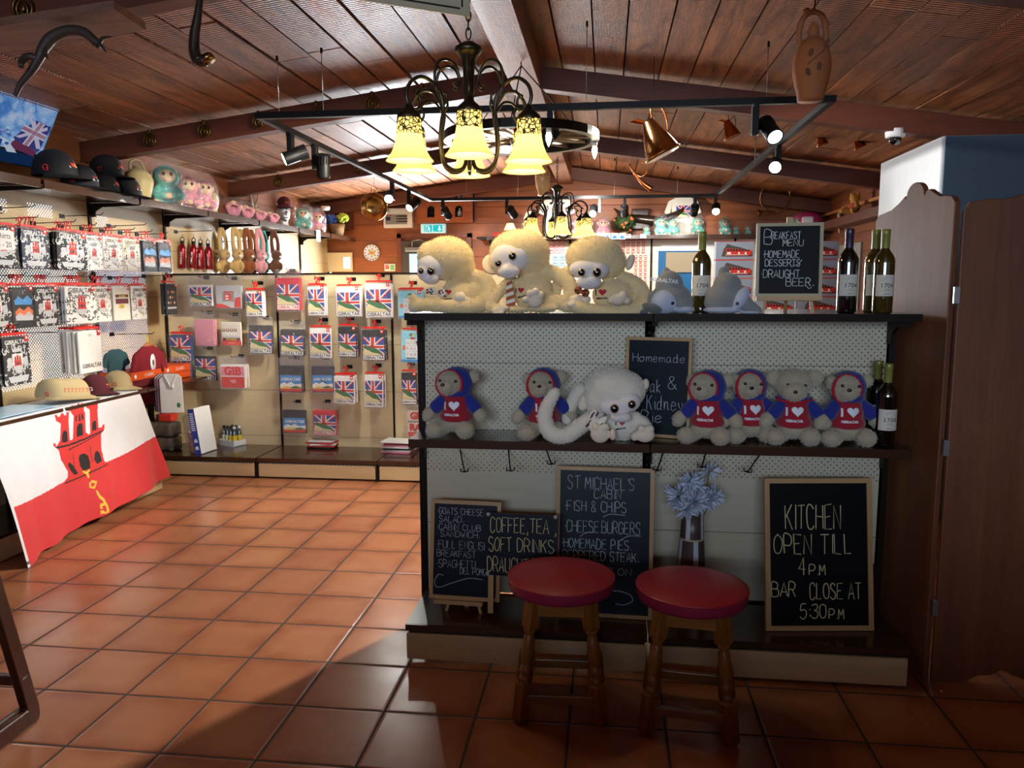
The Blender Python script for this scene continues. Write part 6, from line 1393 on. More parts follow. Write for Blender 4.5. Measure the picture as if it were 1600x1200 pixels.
for i, (px_, l, sc) in enumerate(((366, 'pink plush lying in a clear bag, left one before the deer prongs', .80), (388, 'pink plush lying in a clear bag under the antler prongs', .72), (408, 'pink plush in a clear bag right of the antler prongs', .66), (429, 'pink plush in a clear bag beside the silver bust', .66))):
    dup(pk, (-1.42, sy(px_, -1.42, 345), zs+.05), (R(-62), 0, R(30+10*i)), l, 'pink plush lying on the high shelf', sc*1.15)
dup(te, (-1.40, sy(473, -1.40, 352), zs), (0, 0, R(32)), 'teal plush in a clear bag standing at the far end of the high shelf', scale=1.08)
dup(pk, (-1.42, sy(490, -1.42, 352)+.1, zs), (0, 0, R(40)), 'pink plush in a clear bag at the far end of the high shelf', scale=1.08)
# silver head with a maroon cap
y_ = sy(444, -1.44, 345); t = thing('mannequin_bust', 'silver mannequin bust wearing a maroon cap on the high shelf', 'display head', (-1.44, y_, zs), (0, 0, R(45)))
M_SIL = mat('silver_head', '#c4c7ca', .34, metal=.7)
blob('bust', [('e', (0, .01, .17), (.07, .085, .10)), ('e', (0, -.035, .13), (.05, .05, .06)), ('e', (0, -.082, .15), (.014, .022, .024)), ('e', (0, -.07, .115), (.026, .016, .010)), ('e', (0, -.06, .085), (.024, .022, .018)), ('e', (-.07, .02, .16), (.010, .02, .03)), ('e', (.07, .02, .16), (.010, .02, .03)), ('t', [(0, .02, .10), (0, .02, .02)], [.048, .06]), ('e', (0, .02, .012), (.075, .07, .014))], M_SIL, t, .006, 3)
cm = dup(mp, (-1.44+.012, y_-.012, zs+.205), (0, 0, R(45)), 'maroon cap worn by the silver mannequin bust', 'caps on the high shelf'); 
p = at(398, 345, 'x', -1.60); t = thing('deer_prongs', 'small pale forked antler standing behind the pink bagged plush', 'antler', (-1.60, p.y, zs))
b = MB(); M_BONE = mat('bone_pale', '#b9aa90', .6)
b.tube(spline([(0, 0, 0), (0, 0, .12), (0, -.03, .20), (0, -.08, .32), (0, -.09, .38)], 5), [float(np.interp(i/20, [0, .5, 1], [.018, .014, .003])) for i in range(21)], M_BONE, n=10); b.tube(spline([(0, 0, .13), (0, .05, .22), (0, .10, .31), (0, .10, .40)], 5), [float(np.interp(i/15, [0, .5, 1], [.013, .011, .003])) for i in range(16)], M_BONE, n=10); b.build('prongs', t)
# wicker basket with blue and lime flowers on the shelf end, price card, detector
p = at(525, 362, 'x', -1.40); t = thing('flower_basket', 'wicker basket with blue and lime flowers at the far shelf end', 'flower basket', (-1.40, 7.45, zs))
M_WICK = mat('wicker', '#8a6a40', .7, noise=.4, nscale=60, bump=.8, bscale=80)
b = MB(); b.lathe([(.001, 0), (.08, 0), (.10, .09), (.112, .16), (.104, .16), (.09, .08), (.001, .03)], M_WICK, n=24, cap=False); b.build('basket', t)
def bloom(name, c, m, n, r_):
    b = MB(); rr = random.Random(int(c[0]*1000))
    for i in range(n):
        d = Vector((rr.gauss(0, 1), rr.gauss(0, 1), rr.gauss(0, 1))); d.normalize(); q = Vector(c)+Vector((d.x*r_, d.y*r_*.9, d.z*r_*.75)); b.ell(q, (.022, .022, .016), m, n=8, k=5, rot=(rr.random()*3, rr.random()*3, 0))
    b.build(name, t)
bloom('blue_flowers', (-.07, 0, .22), mat('petal_blue', '#3f66b8', .8), 60, .075); bloom('lime_flowers', (.08, .02, .24), mat('petal_lime', '#b9d048', .8), 50, .065)
p = at(497, 367, 'x', -1.265); b = MB(); b.box((0, 0, -.05), (.003, .13, .13), M_WHITE)
for i in range(3): b.box((.002, 0, -.02-.025*i), (.001, .08-.02*i, .006), M_INK)
o = b.build('price_card', None, (-1.262, p.y, p.z+.04)); tag(o, 'white price card hanging from the far end of the high shelf', 'price card')
p = at(534, 332, 'y', 7.93); b = MB(); b.lathe([(.06, 0), (.06, .03), (.045, .05), (.001, .052)], M_WHITE, Matrix.Rotation(PI, 4, 'X'), n=20); o = b.build('smoke_detector', None, (p.x, 7.3, p.z+.02)); tag(o, 'round white detector at the back above the flower basket', 'smoke detector')
b = MB(); b.box((0, 0, .05), (.14, .14, .22), M_BEAM); o = b.build('wall_block', None, (-1.4, 7.88, 2.36)); tag(o, 'dark wooden block on the back wall behind the flower basket', 'block')

# ---------------------------------------------------------------- left wall behind the low back shelving
M_FLASK = mat('flask_red', '#8c1020', .22, metal=.5, coat=.6)
def flask():
    t = thing('drink_flask', 'x', 'flask')
    b = MB(); b.lathe([(.001, 0), (.034, .0), (.037, .006), (.037, .17), (.034, .185), (.022, .205), (.019, .215), (.001, .216)], M_FLASK, n=24, cap=False); b.build('body', t)
    b = MB(); b.lathe([(.018, .215), (.019, .24), (.001, .245)], M_BLACK, n=16, cap=False); b.tube(spline([(-.012, 0, .24), (-.014, 0, .262), (0, 0, .275), (.014, 0, .262), (.012, 0, .24)], 4), .0035, M_BLACK); b.build('cap_with_loop', t)
    b = MB(); add_text(b, 'GIBRALTAR', .022, M_WPRINT, Matrix.Translation((.0, -.0378, .09)) @ Matrix.Rotation(-PI/2, 4, 'Y'), ext=.0002); b.build('lettering', t)
    b = MB(); b.tube([(-.0, 0, .272), (0, .0, .30)], .0022, M_BLACK, n=5); b.build('loop', t); return t
f0 = flask()
for i, (px_, py_) in enumerate(((284, 419), (300, 419), (313, 421), (327, 421))):
    y_ = 4.08+.13*i; p = at(px_, py_, 'y', y_); l = ('red metal flask first from the left above the low shelving', 'red metal flask second from the left above the low shelving', 'red metal flask third from the left above the low shelving', 'red metal flask beside the cream long-eared rabbits')[i]
    q = (p.x, y_, p.z); rr = (0, R((4, 6, 3, 0)[i]), R(18))
    if i == 0: f0.location = q; f0.rotation_euler = rr; f0['label'] = l; f0['group'] = 'red metal flasks'
    else: dup(f0, q, rr, l)
def rabbit(m, label):
    t = thing('long_eared_plush', label, 'plush toy', group='long-eared plush hung by the ears')
    blob('body', [('e', (0, 0, .05), (.058, .05, .075)), ('e', (.015, -.03, .155), (.055, .055, .05)), ('e', (.04, -.07, .145), (.024, .02, .02)), ('t', [(-.02, 0, .18), (-.03, .0, .30), (-.02, .0, .40)], [.022, .018, .02]), ('t', [(.03, 0, .19), (.03, .0, .30), (.0, .0, .40)], [.02, .018, .02]), ('e', (-.05, -.03, .05), (.022, .022, .04)), ('e', (.05, -.03, .05), (.022, .022, .04))], m, t, .007, 4)
    b = MB(); b.ell((.05, -.088, .142), (.014, .009, .012), M_WPRINT); b.ell((.038, -.082, .165), (.005, .004, .006), M_EYE); b.build('snout', t); return t
MR = {'cream': mat('rabbit_cream', '#c9a86a', .9, sheen=.4), 'brown': mat('rabbit_brown', '#8a4c28', .9, sheen=.4), 'pink': mat('rabbit_pink', '#d99aa2', .9, sheen=.4), 'dark': mat('rabbit_dark', '#5a3422', .9, sheen=.4), 'teal': mat('rabbit_teal', '#45b5a8', .9, sheen=.4)}
RB = {}
for k_, px_, y_, rz, l in (('cream', 335, 4.75, 20, 'cream long-eared rabbit right behind the red flasks'), ('cream', 350, 4.60, 25, 'cream long-eared rabbit in front, second in the row'), ('cream', 371, 4.55, 15, 'cream long-eared rabbit third in the row, leaning right'), ('cream', 380, 4.95, 15, 'cream long-eared rabbit behind the third one'), ('brown', 389, 4.75, 20, 'rust brown long-eared plush before the pink one'), ('brown', 396, 5.05, 10, 'rust brown long-eared plush half behind the pink one'), ('pink', 408, 4.85, 15, 'pink long-eared plush in the middle of the row'), ('teal', 414, 5.2, 0, 'teal long-eared plush behind the pink one'), ('dark', 431, 5.05, 25, 'dark brown long-eared plush at the right end of the row')):
    p = at(px_, 424, 'y', y_)
    if k_ not in RB: RB[k_] = rabbit(MR[k_], l); RB[k_].location = p; RB[k_].rotation_euler = (0, 0, R(rz))
    else: dup(RB[k_], p, (0, 0, R(rz)), l)
# counter behind the low shelving carrying small plush, extinguisher and notices
b = MB(); b.box((-.75, 5.9, 1.40), (1.7, 1.5, .04), M_SHELF); b.box((-.75, 6.0, .69), (1.6, 1.3, 1.38), M_PALE); o = b.build('store_counter'); tag(o, 'brown counter behind the low shelving with small plush on it', 'counter')
def on_counter(src, px_, y_, l, rz=0, sc=.8, rx=0): 
    p = at(px_, 425, 'y', y_); dup(src, (p.x, y_, 1.421), (R(rx), 0, R(rz)), l, 'small plush behind the low shelving', sc)
jb = bagged(mat('jersey_red', '#c22a34', .8, sheen=.3), 'plush_toy', True); jb.location = (at(463, 424, 'y', 5.4).x, 5.4, 1.421); jb['label'] = 'cream bear in a red and blue jersey in a bag behind the low shelving'; jb['group'] = 'small plush behind the low shelving'; jb.scale = (1.25,)*3; jb.rotation_euler = (0, R(-12), R(10))
on_counter(te, 489, 5.5, 'teal plush lying in a bag behind the low shelving', 20, .85, -30); on_counter(pk, 510, 5.6, 'pink plush left one lying behind the low shelving', 0, .62, -30); on_counter(pk, 528, 5.6, 'pink plush right one lying in front of the cream notice', 30, .75, -60); on_counter(te, 478, 5.9, 'teal plush behind the jersey bear', 0, .7)
p = at(515, 424, 'y', 6.3); t = thing('fire_extinguisher', 'red fire extinguisher in front of the back wall', 'fire extinguisher', (p.x, 6.3, 1.421))
b = MB(); b.lathe([(.001, 0), (.06, 0), (.065, .01), (.065, .17), (.05, .21), (.02, .23), (.02, .25), (.001, .25)], mat('extinguisher_red', '#c8201c', .25, coat=.6), n=24, cap=False); b.build('cylinder', t)
b = MB(); b.box((.0, -.01, .265), (.03, .07, .025), M_BLACK); b.tube([(0, 0, .25), (-.05, 0, .27), (-.075, 0, .2)], .008, M_BLACK); b.build('valve', t); b = MB(); b.box((.02, -.063, .11), (.05, .01, .06), C_NAVY); b.build('label', t)
b = MB(); a = at(530, 421, 'y', 7.9); b.box((0, 0, .12), (.36, .012, .26), mat('notice_cream', '#dcc79a', .7)); b.box((.1, -.007, .11), (.10, .002, .16), M_NOTE); o = b.build('cream_notice', None, (a.x, 7.94, a.z-.02)); tag(o, 'cream notice board low on the back wall by the extinguisher', 'notice')
# back wall: plate, small notice, alarm panel, arched niche cabinet, exit sign
a = at(581, 395, 'y', 7.95); t = thing('wall_plate', 'painted plate with a yellow flower on the back wall', 'plate', (a.x, 7.955, a.z))
Mr = Matrix.Rotation(PI/2, 4, 'X'); M_PLATE = mat('plate_white', '#e6e8ee', .3, coat=.5)
b = MB(); b.lathe([(.001, -.004), (.08, -.004), (.105, .006), (.112, .014), (.112, .008), (.06, -.012), (.001, -.012)], M_PLATE, Mr, n=30, cap=False); b.build('dish', t)
b = MB()
for i in range(14): an = 2*PI*i/14; b.ell((.094*math.cos(an), -.010, .094*math.sin(an)), (.010, .003, .007), C_BLUE, rot=(0, -an, 0), n=8, k=6)
for i in range(6): an = 2*PI*i/6; b.ell((.024*math.cos(an), -.004, .024*math.sin(an)), (.018, .003, .009), C_YEL if i % 3 else C_ORA, rot=(0, -an, 0), n=8, k=6); b.ell((.05*math.cos(an+.4), -.004, .05*math.sin(an+.4)), (.014, .003, .006), C_GREEN, rot=(0, -an, 0), n=8, k=6)
b.ell((0, -.006, 0), (.012, .003, .012), C_ORA, n=8, k=6); b.build('painted_flower', t)
a = at(609, 418, 'y', 7.95); b = MB(); b.box((0, 0, 0), (.15, .01, .10), M_WHITE); b.box((-.036, -.006, .01), (.05, .002, .06), K('sign_red', '#d03a30')); b.box((.036, -.006, 0), (.055, .002, .075), K('sign_green', '#7cc07a')); add_text(b, 'iT', .05, M_WHITE, Matrix.Translation((-.036, -.0075, .012))); o = b.build('small_sign', None, (a.x, 7.955, a.z)); tag(o, 'small red and green notice left of the back door', 'sign')
a = at(623, 341, 'y', 7.94); t = thing('alarm_panel', 'white fire alarm panel high on the back wall', 'control panel', (a.x+.0, 7.93, a.z))
b = MB(); b.box((0, 0, 0), (.40, .09, .26), M_WHITE, bev=.008); b.build('housing', t)
b = MB(); b.box((-.02, -.047, -.02), (.30, .004, .13), C_GREY)
for i in range(3):
    b.box((.07, -.050, .022-.035*i), (.13, .003, .016), C_BLACK); b.box((-.01, -.05, .022-.035*i), (.02, .003, .014), C_BLACK)
b.box((-.11, -.05, .035), (.08, .003, .01), C_RED); b.box((-.13, -.05, -.01), (.06, .003, .05), C_NAVY); b.box((-.14, -.048, .09), (.06, .003, .03), C_LGREY); b.build('keypad', t)
x0, x1 = at(652, 330, 'y', 7.85).x, at(739, 330, 'y', 7.85).x; t = thing('niche_cabinet', 'brown wooden cabinet with four small arched openings above the exit sign', 'cabinet', ((x0+x1)/2, 7.90, at(690, 349, 'y', 7.85).z))
Wn = x1-x0; b = MB(); b.box((0, 0, .02), (Wn, .14, .02), M_WALLW); b.box((0, .05, .24), (Wn, .02, .42), C_BLACK)
for s_ in (-1, 1):
    cx = s_*Wn*.25; aw = .10
    b.prism([(s_*.005, .03), (cx-s_*aw/2, .03), (cx-s_*aw/2, .46), (s_*.005, .48)], -.07, -.05, M_WALLW); b.prism([(cx+s_*aw/2, .03), (s_*Wn/2, .03), (s_*Wn/2, .42), (cx+s_*aw/2, .45)], -.07, -.05, M_WALLW)
    for z0, z1 in ((.03, .08), (.23, .30), (.43, .46)): b.box((cx, -.06, (z0+z1)/2), (aw, .02, z1-z0), M_WALLW)
    for z0 in (.18, .38):
        n_ = 8; P = [(cx-aw/2, z0+.05), (cx-aw/2, z0)]+[(cx+aw/2*math.cos(PI-PI*i/n_), z0+aw/2*math.sin(PI*i/n_)) for i in range(n_+1)]+[(cx+aw/2, z0+.05)]
        b.prism(P, -.07, -.05, M_WALLW)
b.build('front', t)
for s_ in (-1, 1):
    for z_ in (.10, .32):
        c = MB(); c.lathe([(.03, 0), (.03, .05), (.012, .07), (.012, .10)], C_LGREY if s_ > 0 else C_BLACK, n=12, c=(s_*Wn*.25, 0, z_)); c.build('niche_figure', t)
a = at(677, 357, 'y', 7.90); t = thing('exit_sign', 'green lit exit sign with running figure above the back door', 'exit sign', (a.x, 7.90, a.z))
b = MB(); b.box((0, .02, 0), (.34, .08, .125), mat('exit_housing', '#bfe6ea', .4, emit=(.45, .9, .95), estr=.35), bev=.01); b.build('housing', t)
EG = glow('exit_green', (.02, .52, .55), 1.1); EW = glow('exit_white', (.8, 1, 1), 1.3)
b = MB(); b.box((-.065, -.022, 0), (.105, .003, .085), EG); b.box((.065, -.022, 0), (.125, .003, .085), EG); b.build('panel', t)
b = MB(); y_ = -.0245
def fl(P): b.add([(x, y_, z) for x, z in P], [tuple(range(len(P)))], EW)
fl([(.08, .03), (.08, -.01), (.06, -.01), (.09, -.036), (.12, -.01), (.10, -.01), (.10, .03)]); fl([(-.10, -.036), (-.10, .036), (-.075, .036), (-.075, .03), (-.094, .03), (-.094, -.036)])
fl([(-.06+.009*math.cos(i*.785), .026+.009*math.sin(i*.785)) for i in range(8)]); fl([(-.07, .012), (-.05, .014), (-.045, -.008), (-.062, -.010)]); fl([(-.062, -.008), (-.05, -.006), (-.035, -.034), (-.042, -.036)]); fl([(-.062, -.008), (-.052, -.008), (-.075, -.036), (-.083, -.034)]); fl([(-.05, .012), (-.032, .0), (-.036, -.006), (-.052, .006)])
b.build('pictogram', t)

# ---------------------------------------------------------------- corner goods and base shelf goods
zb = .166
M_CART = mat('carton_orange', '#e0561c', .6)
for i, (px0, y_, l) in enumerate(((222, 2.98, 'orange carton with white lettering left of the maroon shirt'), (262, 3.42, 'orange carton with white lettering right of the maroon shirt'))):
    t = thing('flat_carton', l, 'carton', (-1.50, y_, .835), (0, 0, R(90)), 'orange cartons in the left corner')
    b = MB(); b.box((0, 0, .03), (.40, .26, .06), M_CART, bev=.003); b.box((0, .0, -.028), (.40, .26, .05), M_CART if i else C_MAR, bev=.003); b.build('carton_body', t)
    b = MB(); add_text(b, 'CLASSIC', .034, M_WPRINT, Matrix.Translation((.03, -.1305, .03)), ext=.0002); b.lathe([(.016, 0), (.016, .001)], M_WPRINT, Matrix.Translation((-.15, -.1302, .03)) @ Matrix.Rotation(PI/2, 4, 'X'), n=14); b.build('lettering', t)
b = MB(); b.box((-1.46, 3.20, .772), (.46, .85, .016), M_SHELF); o = b.build('corner_shelf'); tag(o, 'brown shelf under the orange cartons in the left corner', 'shelf')
def shirt(name, label, m, loc, rotz, k=1.):
    t = thing(name, label, 'shirt', loc, (0, 0, rotz)); S = Matrix.Scale(k, 4)
    P = [(-.07, 0), (.07, 0), (.21, -.07), (.27, -.24), (.19, -.27), (.16, -.16), (.165, -.60), (-.165, -.60), (-.16, -.16), (-.19, -.27), (-.27, -.24), (-.21, -.07)]
    b = MB(); b.prism(P, -.022, .022, m, S); o = b.build('cloth', t); edge_bevel(o, .012, 3); return t
sh = shirt('hanging_shirt', 'maroon shirt with a white oval badge hanging in the left corner', mat('shirt_maroon', '#7d1024', .85, bump=.4, bscale=14), (-1.40, 3.06, 1.08), R(86), .80)
b = MB(); b.lathe([(.001, 0), (.045, 0), (.045, .002), (.001, .002)], M_WPRINT, Matrix.Translation((.02, -.0215, -.13)) @ Matrix.Rotation(PI/2, 4, 'X') @ Matrix.Diagonal((.7, 1.5, 1, 1)), n=20); b.lathe([(.001, 0), (.012, 0), (.012, .003), (.001, .003)], C_MAR, Matrix.Translation((.02, -.022, -.13)) @ Matrix.Rotation(PI/2, 4, 'X') @ Matrix.Diagonal((.7, 1.9, 1, 1)), n=12); b.build('oval_badge', sh)
b = MB(); b.tube(spline([(0, .0, .09), (.0, .0, .05), (0, 0, .0)], 4), .006, C_YEL); b.prism([(-.09, -.02), (0, .03), (.09, -.02), (.05, -.03), (-.05, -.03)], -.008, .008, MATS['ledge_pale']); b.build('hanger', sh)
b = MB(); b.tube([(0, .05, .06), (0, .0, .085), (0, -.05, .06)], .003, M_BLACK)
t2 = shirt('hanging_shirt', 'teal-grey shirt partly hidden behind the maroon shirt', mat('shirt_tealgrey', '#2f5560', .85), (-1.54, 2.86, 1.07), R(80), .5)
t3 = thing('folded_polo', 'light grey folded polo shirt with a crest at the front of the folded row', 'polo shirt', tuple(at(270, 645, 'y', 2.93)), (0, 0, R(12)), 'folded polo shirts in the left corner')
Mp = mat('polo_grey', '#c9c8c2', .85, bump=.5, bscale=20); b = MB(); b.prism([(-.085, 0), (.085, 0), (.08, .27), (.05, .30), (-.04, .30), (-.085, .26)], -.008, .008, Mp); o = b.build('cloth', t3); edge_bevel(o, .005)
b = MB(); b.tube(spline([(-.045, -.01, .29), (-.02, -.014, .24), (.0, -.014, .20), (.02, -.014, .24), (.045, -.01, .29)], 4), .008, Mp); b.build('collar', t3)
b = MB(); b.lathe([(.001, 0), (.017, 0), (.017, .002)], M_WHITE, Matrix.Translation((.01, -.009, .21)) @ Matrix.Rotation(PI/2, 4, 'X') @ Matrix.Diagonal((.8, 1.9, 1, 1)), n=16); b.ell((.05, -.010, .06), (.014, .002, .02), C_GREEN, n=10, k=6); b.build('crest', t3)
for i, m in enumerate((C_MAR, C_LGREY, C_MAR, C_LGREY, C_MAR)):
    b = MB(); b.prism([(-.085, 0), (.085, 0), (.08, .27), (.05, .29), (-.05, .29), (-.085, .26)], -.008, .008, m); o = b.build('folded_polo', None, (t3.location.x-.022*(i+1), t3.location.y+.022*(i+1), t3.location.z), (0, 0, R(30))); edge_bevel(o, .005)
    tag(o, ('maroon' if m is C_MAR else 'light grey')+' folded polo standing behind the front grey one', 'polo shirt', 'folded polo shirts, '+('maroon' if m is C_MAR else 'grey'))
o = MB(); o.box((0, 0, 0), (.05, .005, .14), mat('banner_dark', '#1d2b26', .8)); q = o.build('dark_pennant', None, at(236, 645, 'y', 2.95)); tag(q, 'dark green patch of cloth hanging below the maroon shirt', 'cloth')
# drinks: two shrink-wrapped cup packs, box with oranges, tray of bottles
M_WRAP = film('shrink_brown', (.55, .42, .38), .20, .1); M_CAN = mat('can_silver', '#a9a6a4', .2, metal=.9); M_CANB = mat('can_brown', '#4a2a22', .3, coat=.4)
def multipack(label, loc):
    t = thing('drinks_multipack', label, 'multipack', loc, (0, 0, R(-8)), 'shrink-wrapped drinks packs')
    for i in range(4):
        for j in range(2):
            b = MB(); c = (-.105+.07*i, -.035+.07*j, 0); b.lathe([(.001, .0), (.027, 0), (.032, .008), (.032, .045)], M_CANB, n=16, c=c, cap=False); b.lathe([(.032, .045), (.032, .10), (.027, .112), (.001, .112)], M_CAN, n=16, c=c, cap=False); b.build('can', t)
    b = MB(); b.box((0, 0, .058), (.29, .15, .118), M_WRAP, bev=.02); b.build('shrink_wrap', t); return t
p = at(264, 700, 'z', zb); m1 = multipack('shrink-wrapped drinks pack at the bottom of the corner stack', (p.x-.02, 3.50, zb)); dup(m1, (p.x-.02, 3.50, zb+.122), None, 'shrink-wrapped drinks pack on top of the corner stack')
b = MB(); b.box((0, 0, .03), (.12, .10, .06), C_RED, bev=.008); b.box((-.06, 0, .03), (.05, .09, .06), C_NAVY, bev=.008); o = b.build('small_pack', None, (p.x+.03, 3.52, zb+.243)); tag(o, 'small red pack lying on the top drinks pack', 'pack')
p = at(318, 708, 'z', zb); t = thing('bottle_crate_box', 'tall blue and white box with orange bottles standing on the base shelf', 'box', (p.x, p.y+.05, zb), (R(0), R(-8), R(-6)))
b = MB(); b.box((0, 0, .19), (.055, .22, .38), M_WHITE, bev=.004); b.box((-.0, -.111, .19), (.056, .004, .38), mat('box_blue', '#3a48a8', .5)); b.build('carton', t)
b = MB()
for i in range(9): b.box((-.002, -.1145, .34-.017*i), (.035, .001, .009), M_WPRINT)
for z_ in (.10, .04): b.prism([(-.014, z_), (.014, z_), (.014, z_+.02), (0, z_+.032), (-.014, z_+.02)], -.116, -.113, M_WPRINT)
b.build('print', t)
for i in range(3):
    b = MB(); b.lathe([(.001, 0), (.03, 0), (.034, .01), (.034, .045), (.028, .056), (.001, .058)], C_ORA, n=16, c=(-.066, -.06, .01+.062*i)); b.build('orange_bottle', t)
b = MB(); b.box((-.07, -.04, .17), (.085, .13, .33), film('bottle_wrap', (.9, .86, .82), .25), bev=.03); b.build('clear_wrap', t)
p = at(358, 697, 'z', zb); t = thing('bottle_tray', 'white tray of small dark-topped bottles on the base shelf', 'tray', (p.x, p.y+.06, zb), (0, 0, R(-24)), )
b = MB()
for c_, d_ in (((0, 0, .004), (.20, .13, .008)), ((0, -.063, .025), (.20, .006, .05)), ((0, .063, .025), (.20, .006, .05)), ((-.097, 0, .025), (.006, .13, .05)), ((.097, 0, .025), (.006, .13, .05))): b.box(c_, d_, M_WHITE)
b.build('tray_body', t)
for i in range(4):
    for j in range(2):
        o = MB(); o.lathe([(.001, 0), (.021, 0), (.021, .09), (.012, .12), (.010, .14), (.012, .142), (.012, .16), (.001, .161)], mat('bottle_smoke', '#4a5256', .1, coat=.8), n=16, cap=False); o.lathe([(.0215, .03), (.0215, .085)], C_YEL if i > 1 else C_CREAM, n=16, cap=False); o.lathe([(.0125, .142), (.0125, .161), (.001, .162)], C_BLACK if i < 3 else C_LGREY, n=12, cap=False)
        q = t.matrix_basis @ Vector((-.066+.044*i, -.026+.052*j, .0082)) if False else Matrix.Translation(t.location) @ Matrix.Rotation(R(-24), 4, 'Z') @ Vector((-.066+.044*i, -.026+.052*j, .0085))
        k = o.build('small_bottle', None, q); tag(k, ('cream-labelled' if i < 2 else 'yellow-labelled')+' small bottle in the white tray, '+('front' if j == 0 else 'rear')+' row '+('left' if i % 2 == 0 else 'right')+' one', 'bottle', 'small bottles in the white tray')
p = at(505, 699, 'z', zb)
for i, m in enumerate((C_BLACK, C_RED, C_WHITE, C_RED, C_LGREY)):
    b = MB(); b.box((0, 0, .006), (.22+.02*(i % 2), .17, .012), m, bev=.004); b.grid(lambda u, v: ((u-.5)*.245, (v-.5)*.19, .0128), 3, 3, M_FILM)
    o = b.build('folded_tshirt', None, (p.x-.01+.008*(i % 3), p.y+.02, zb+.0135*i), (0, 0, R(-10+9*(i % 3)))); tag(o, ('lowest black', 'second red', 'third white', 'fourth red', 'topmost pale')[i]+' folded T-shirt in the middle stack on the base shelf', 'T-shirt', 'folded T-shirts on the base shelf')
p = at(622, 706, 'z', zb)
for i, m in enumerate((C_PINK, C_LGREY, C_BLACK, C_WHITE, C_PINK, C_MAR, C_WHITE)):
    b = MB(); b.box((0, 0, .006), (.25-.01*(i % 2), .18, .0125), m, bev=.004); b.grid(lambda u, v: ((u-.5)*.26, (v-.5)*.19, .0132), 3, 3, M_FILM)
    o = b.build('folded_tshirt', None, (p.x+.006*(i % 3), p.y+.02, zb+.0140*i), (0, 0, R(-6+5*(i % 3)))); tag(o, ('lowest pink', 'second grey', 'third black', 'fourth white', 'fifth pink', 'sixth maroon', 'topmost white')[i]+' folded T-shirt in the stack beside the central stand', 'T-shirt', 'folded T-shirts on the base shelf')
p = at(655, 700, 'z', zb); b = MB(); b.ell((0, 0, .035), (.06, .05, .04), mat('paper_crumpled', '#b7a98e', .8, bump=1, bscale=30)); b.ell((.03, .02, .12), (.07, .05, .09), film('grey_plastic', (.85, .87, .9), .4)); o = b.build('plastic_bag', None, (p.x+.03, p.y, zb)); tag(o, 'crumpled plastic bag between the shirt stack and the central stand', 'bag')

# ---------------------------------------------------------------- chalkboards
M_CHALKB = mat('chalkboard_black', '#0b0e12', .5, spec=.12, noise=.25, nscale=4)
M_CHALKN = mat('chalkboard_navy', '#0f1722', .42, spec=.18, noise=.2, nscale=4)
M_CHALK = mat('chalk_white', '#c9cdd0', .9, noise=.3, nscale=200); M_CHALKG = mat('chalk_grey', '#aab0b6', .9, noise=.3, nscale=200); M_CHALKY = mat('chalk_yellow', '#cfc394', .9, noise=.2, nscale=200)
def board(name, label, cat, rect, base, frame, lines, lean=0, yaw=0, surf=None, frm=None, group=None, chalk_w=.003):
    """rect: photo rectangle of the board; lines: (text, x0, x1, baseline y, letter height, chalk, slant) in the same pixels; base: foot of the board"""
    x0, y0, x1, y1 = rect; k = (Vector(base)-CAM).dot(CF)/FPX; W_, H_ = (x1-x0)*k, (y1-y0)*k/math.cos(lean)
    t = thing(name, label, cat, base, (-lean, 0, yaw), group)
    fw = frame; surf = surf or M_CHALKB
    b = MB(); b.box((0, .0, H_/2), (W_-.004, .008, H_-.004), surf); b.build('board', t)
    if fw:
        b = MB()
        for s_ in (-1, 1):
            xa, xb = s_*W_/2, s_*(W_/2-fw); b.prism([(xa, 0), (xa, H_), (xb, H_-fw), (xb, fw)], -.009, .009, frm or M_PINE)
        for za, zb_ in ((0, fw), (H_, H_-fw)): b.prism([(-W_/2, za), (W_/2, za), (W_/2-fw, zb_), (-W_/2+fw, zb_)], -.009, .009, M_PINEX if frm is None else frm)
        b.build('frame', t)
    b = MB(); cx = (x0+x1)/2
    for ln in lines:
        s, a, c, yb, hh, m = ln[:6]; sl = ln[6] if len(ln) > 6 else 0; wd = ln[7] if len(ln) > 7 else chalk_w
        if s == '~': P = spline([Vector(((q[0]-cx)*k, 0, (y1-q[1])*k)) for q in a], 6); ribbon(b, P, wd, m, -.0048)
        else: strokes(b, s, (a-cx)*k, (c-cx)*k, (y1-yb)*k, hh*k, m, wd, y=-.0048, slant=sl)
    b.build('chalk_lettering', t); return t, W_, H_, k
W1, WG, WY = M_CHALK, M_CHALKG, M_CHALKY
p = at(1270, 968, 'z', .156)
board('kitchen_hours_board', 'framed chalkboard reading kitchen open till 4 pm, leaning at the right', 'chalkboard', (1189, 733, 1357, 967), (p.x, .53, .156), .020,
      [('KITCHEN', 1221, 1309, 810, 38, WY, 0, .0042), ('OPEN TILL', 1203, 1326, 848, 30, WY, 0, .0042), ('4', 1241, 1251, 880, 26, WY, 0, .004), ('P.M', 1258, 1283, 881, 16, WY, 0, .004), ('BAR', 1199, 1236, 914, 22, WY, 0, .004), ('CLOSE AT', 1258, 1338, 918, 24, WY, 0, .004), ('5:30', 1243, 1283, 948, 22, WY, 0, .004), ('P.M', 1288, 1311, 949, 15, WY, 0, .004)], R(9), R(7), M_CHALKB)
p = at(942, 950, 'z', .156)
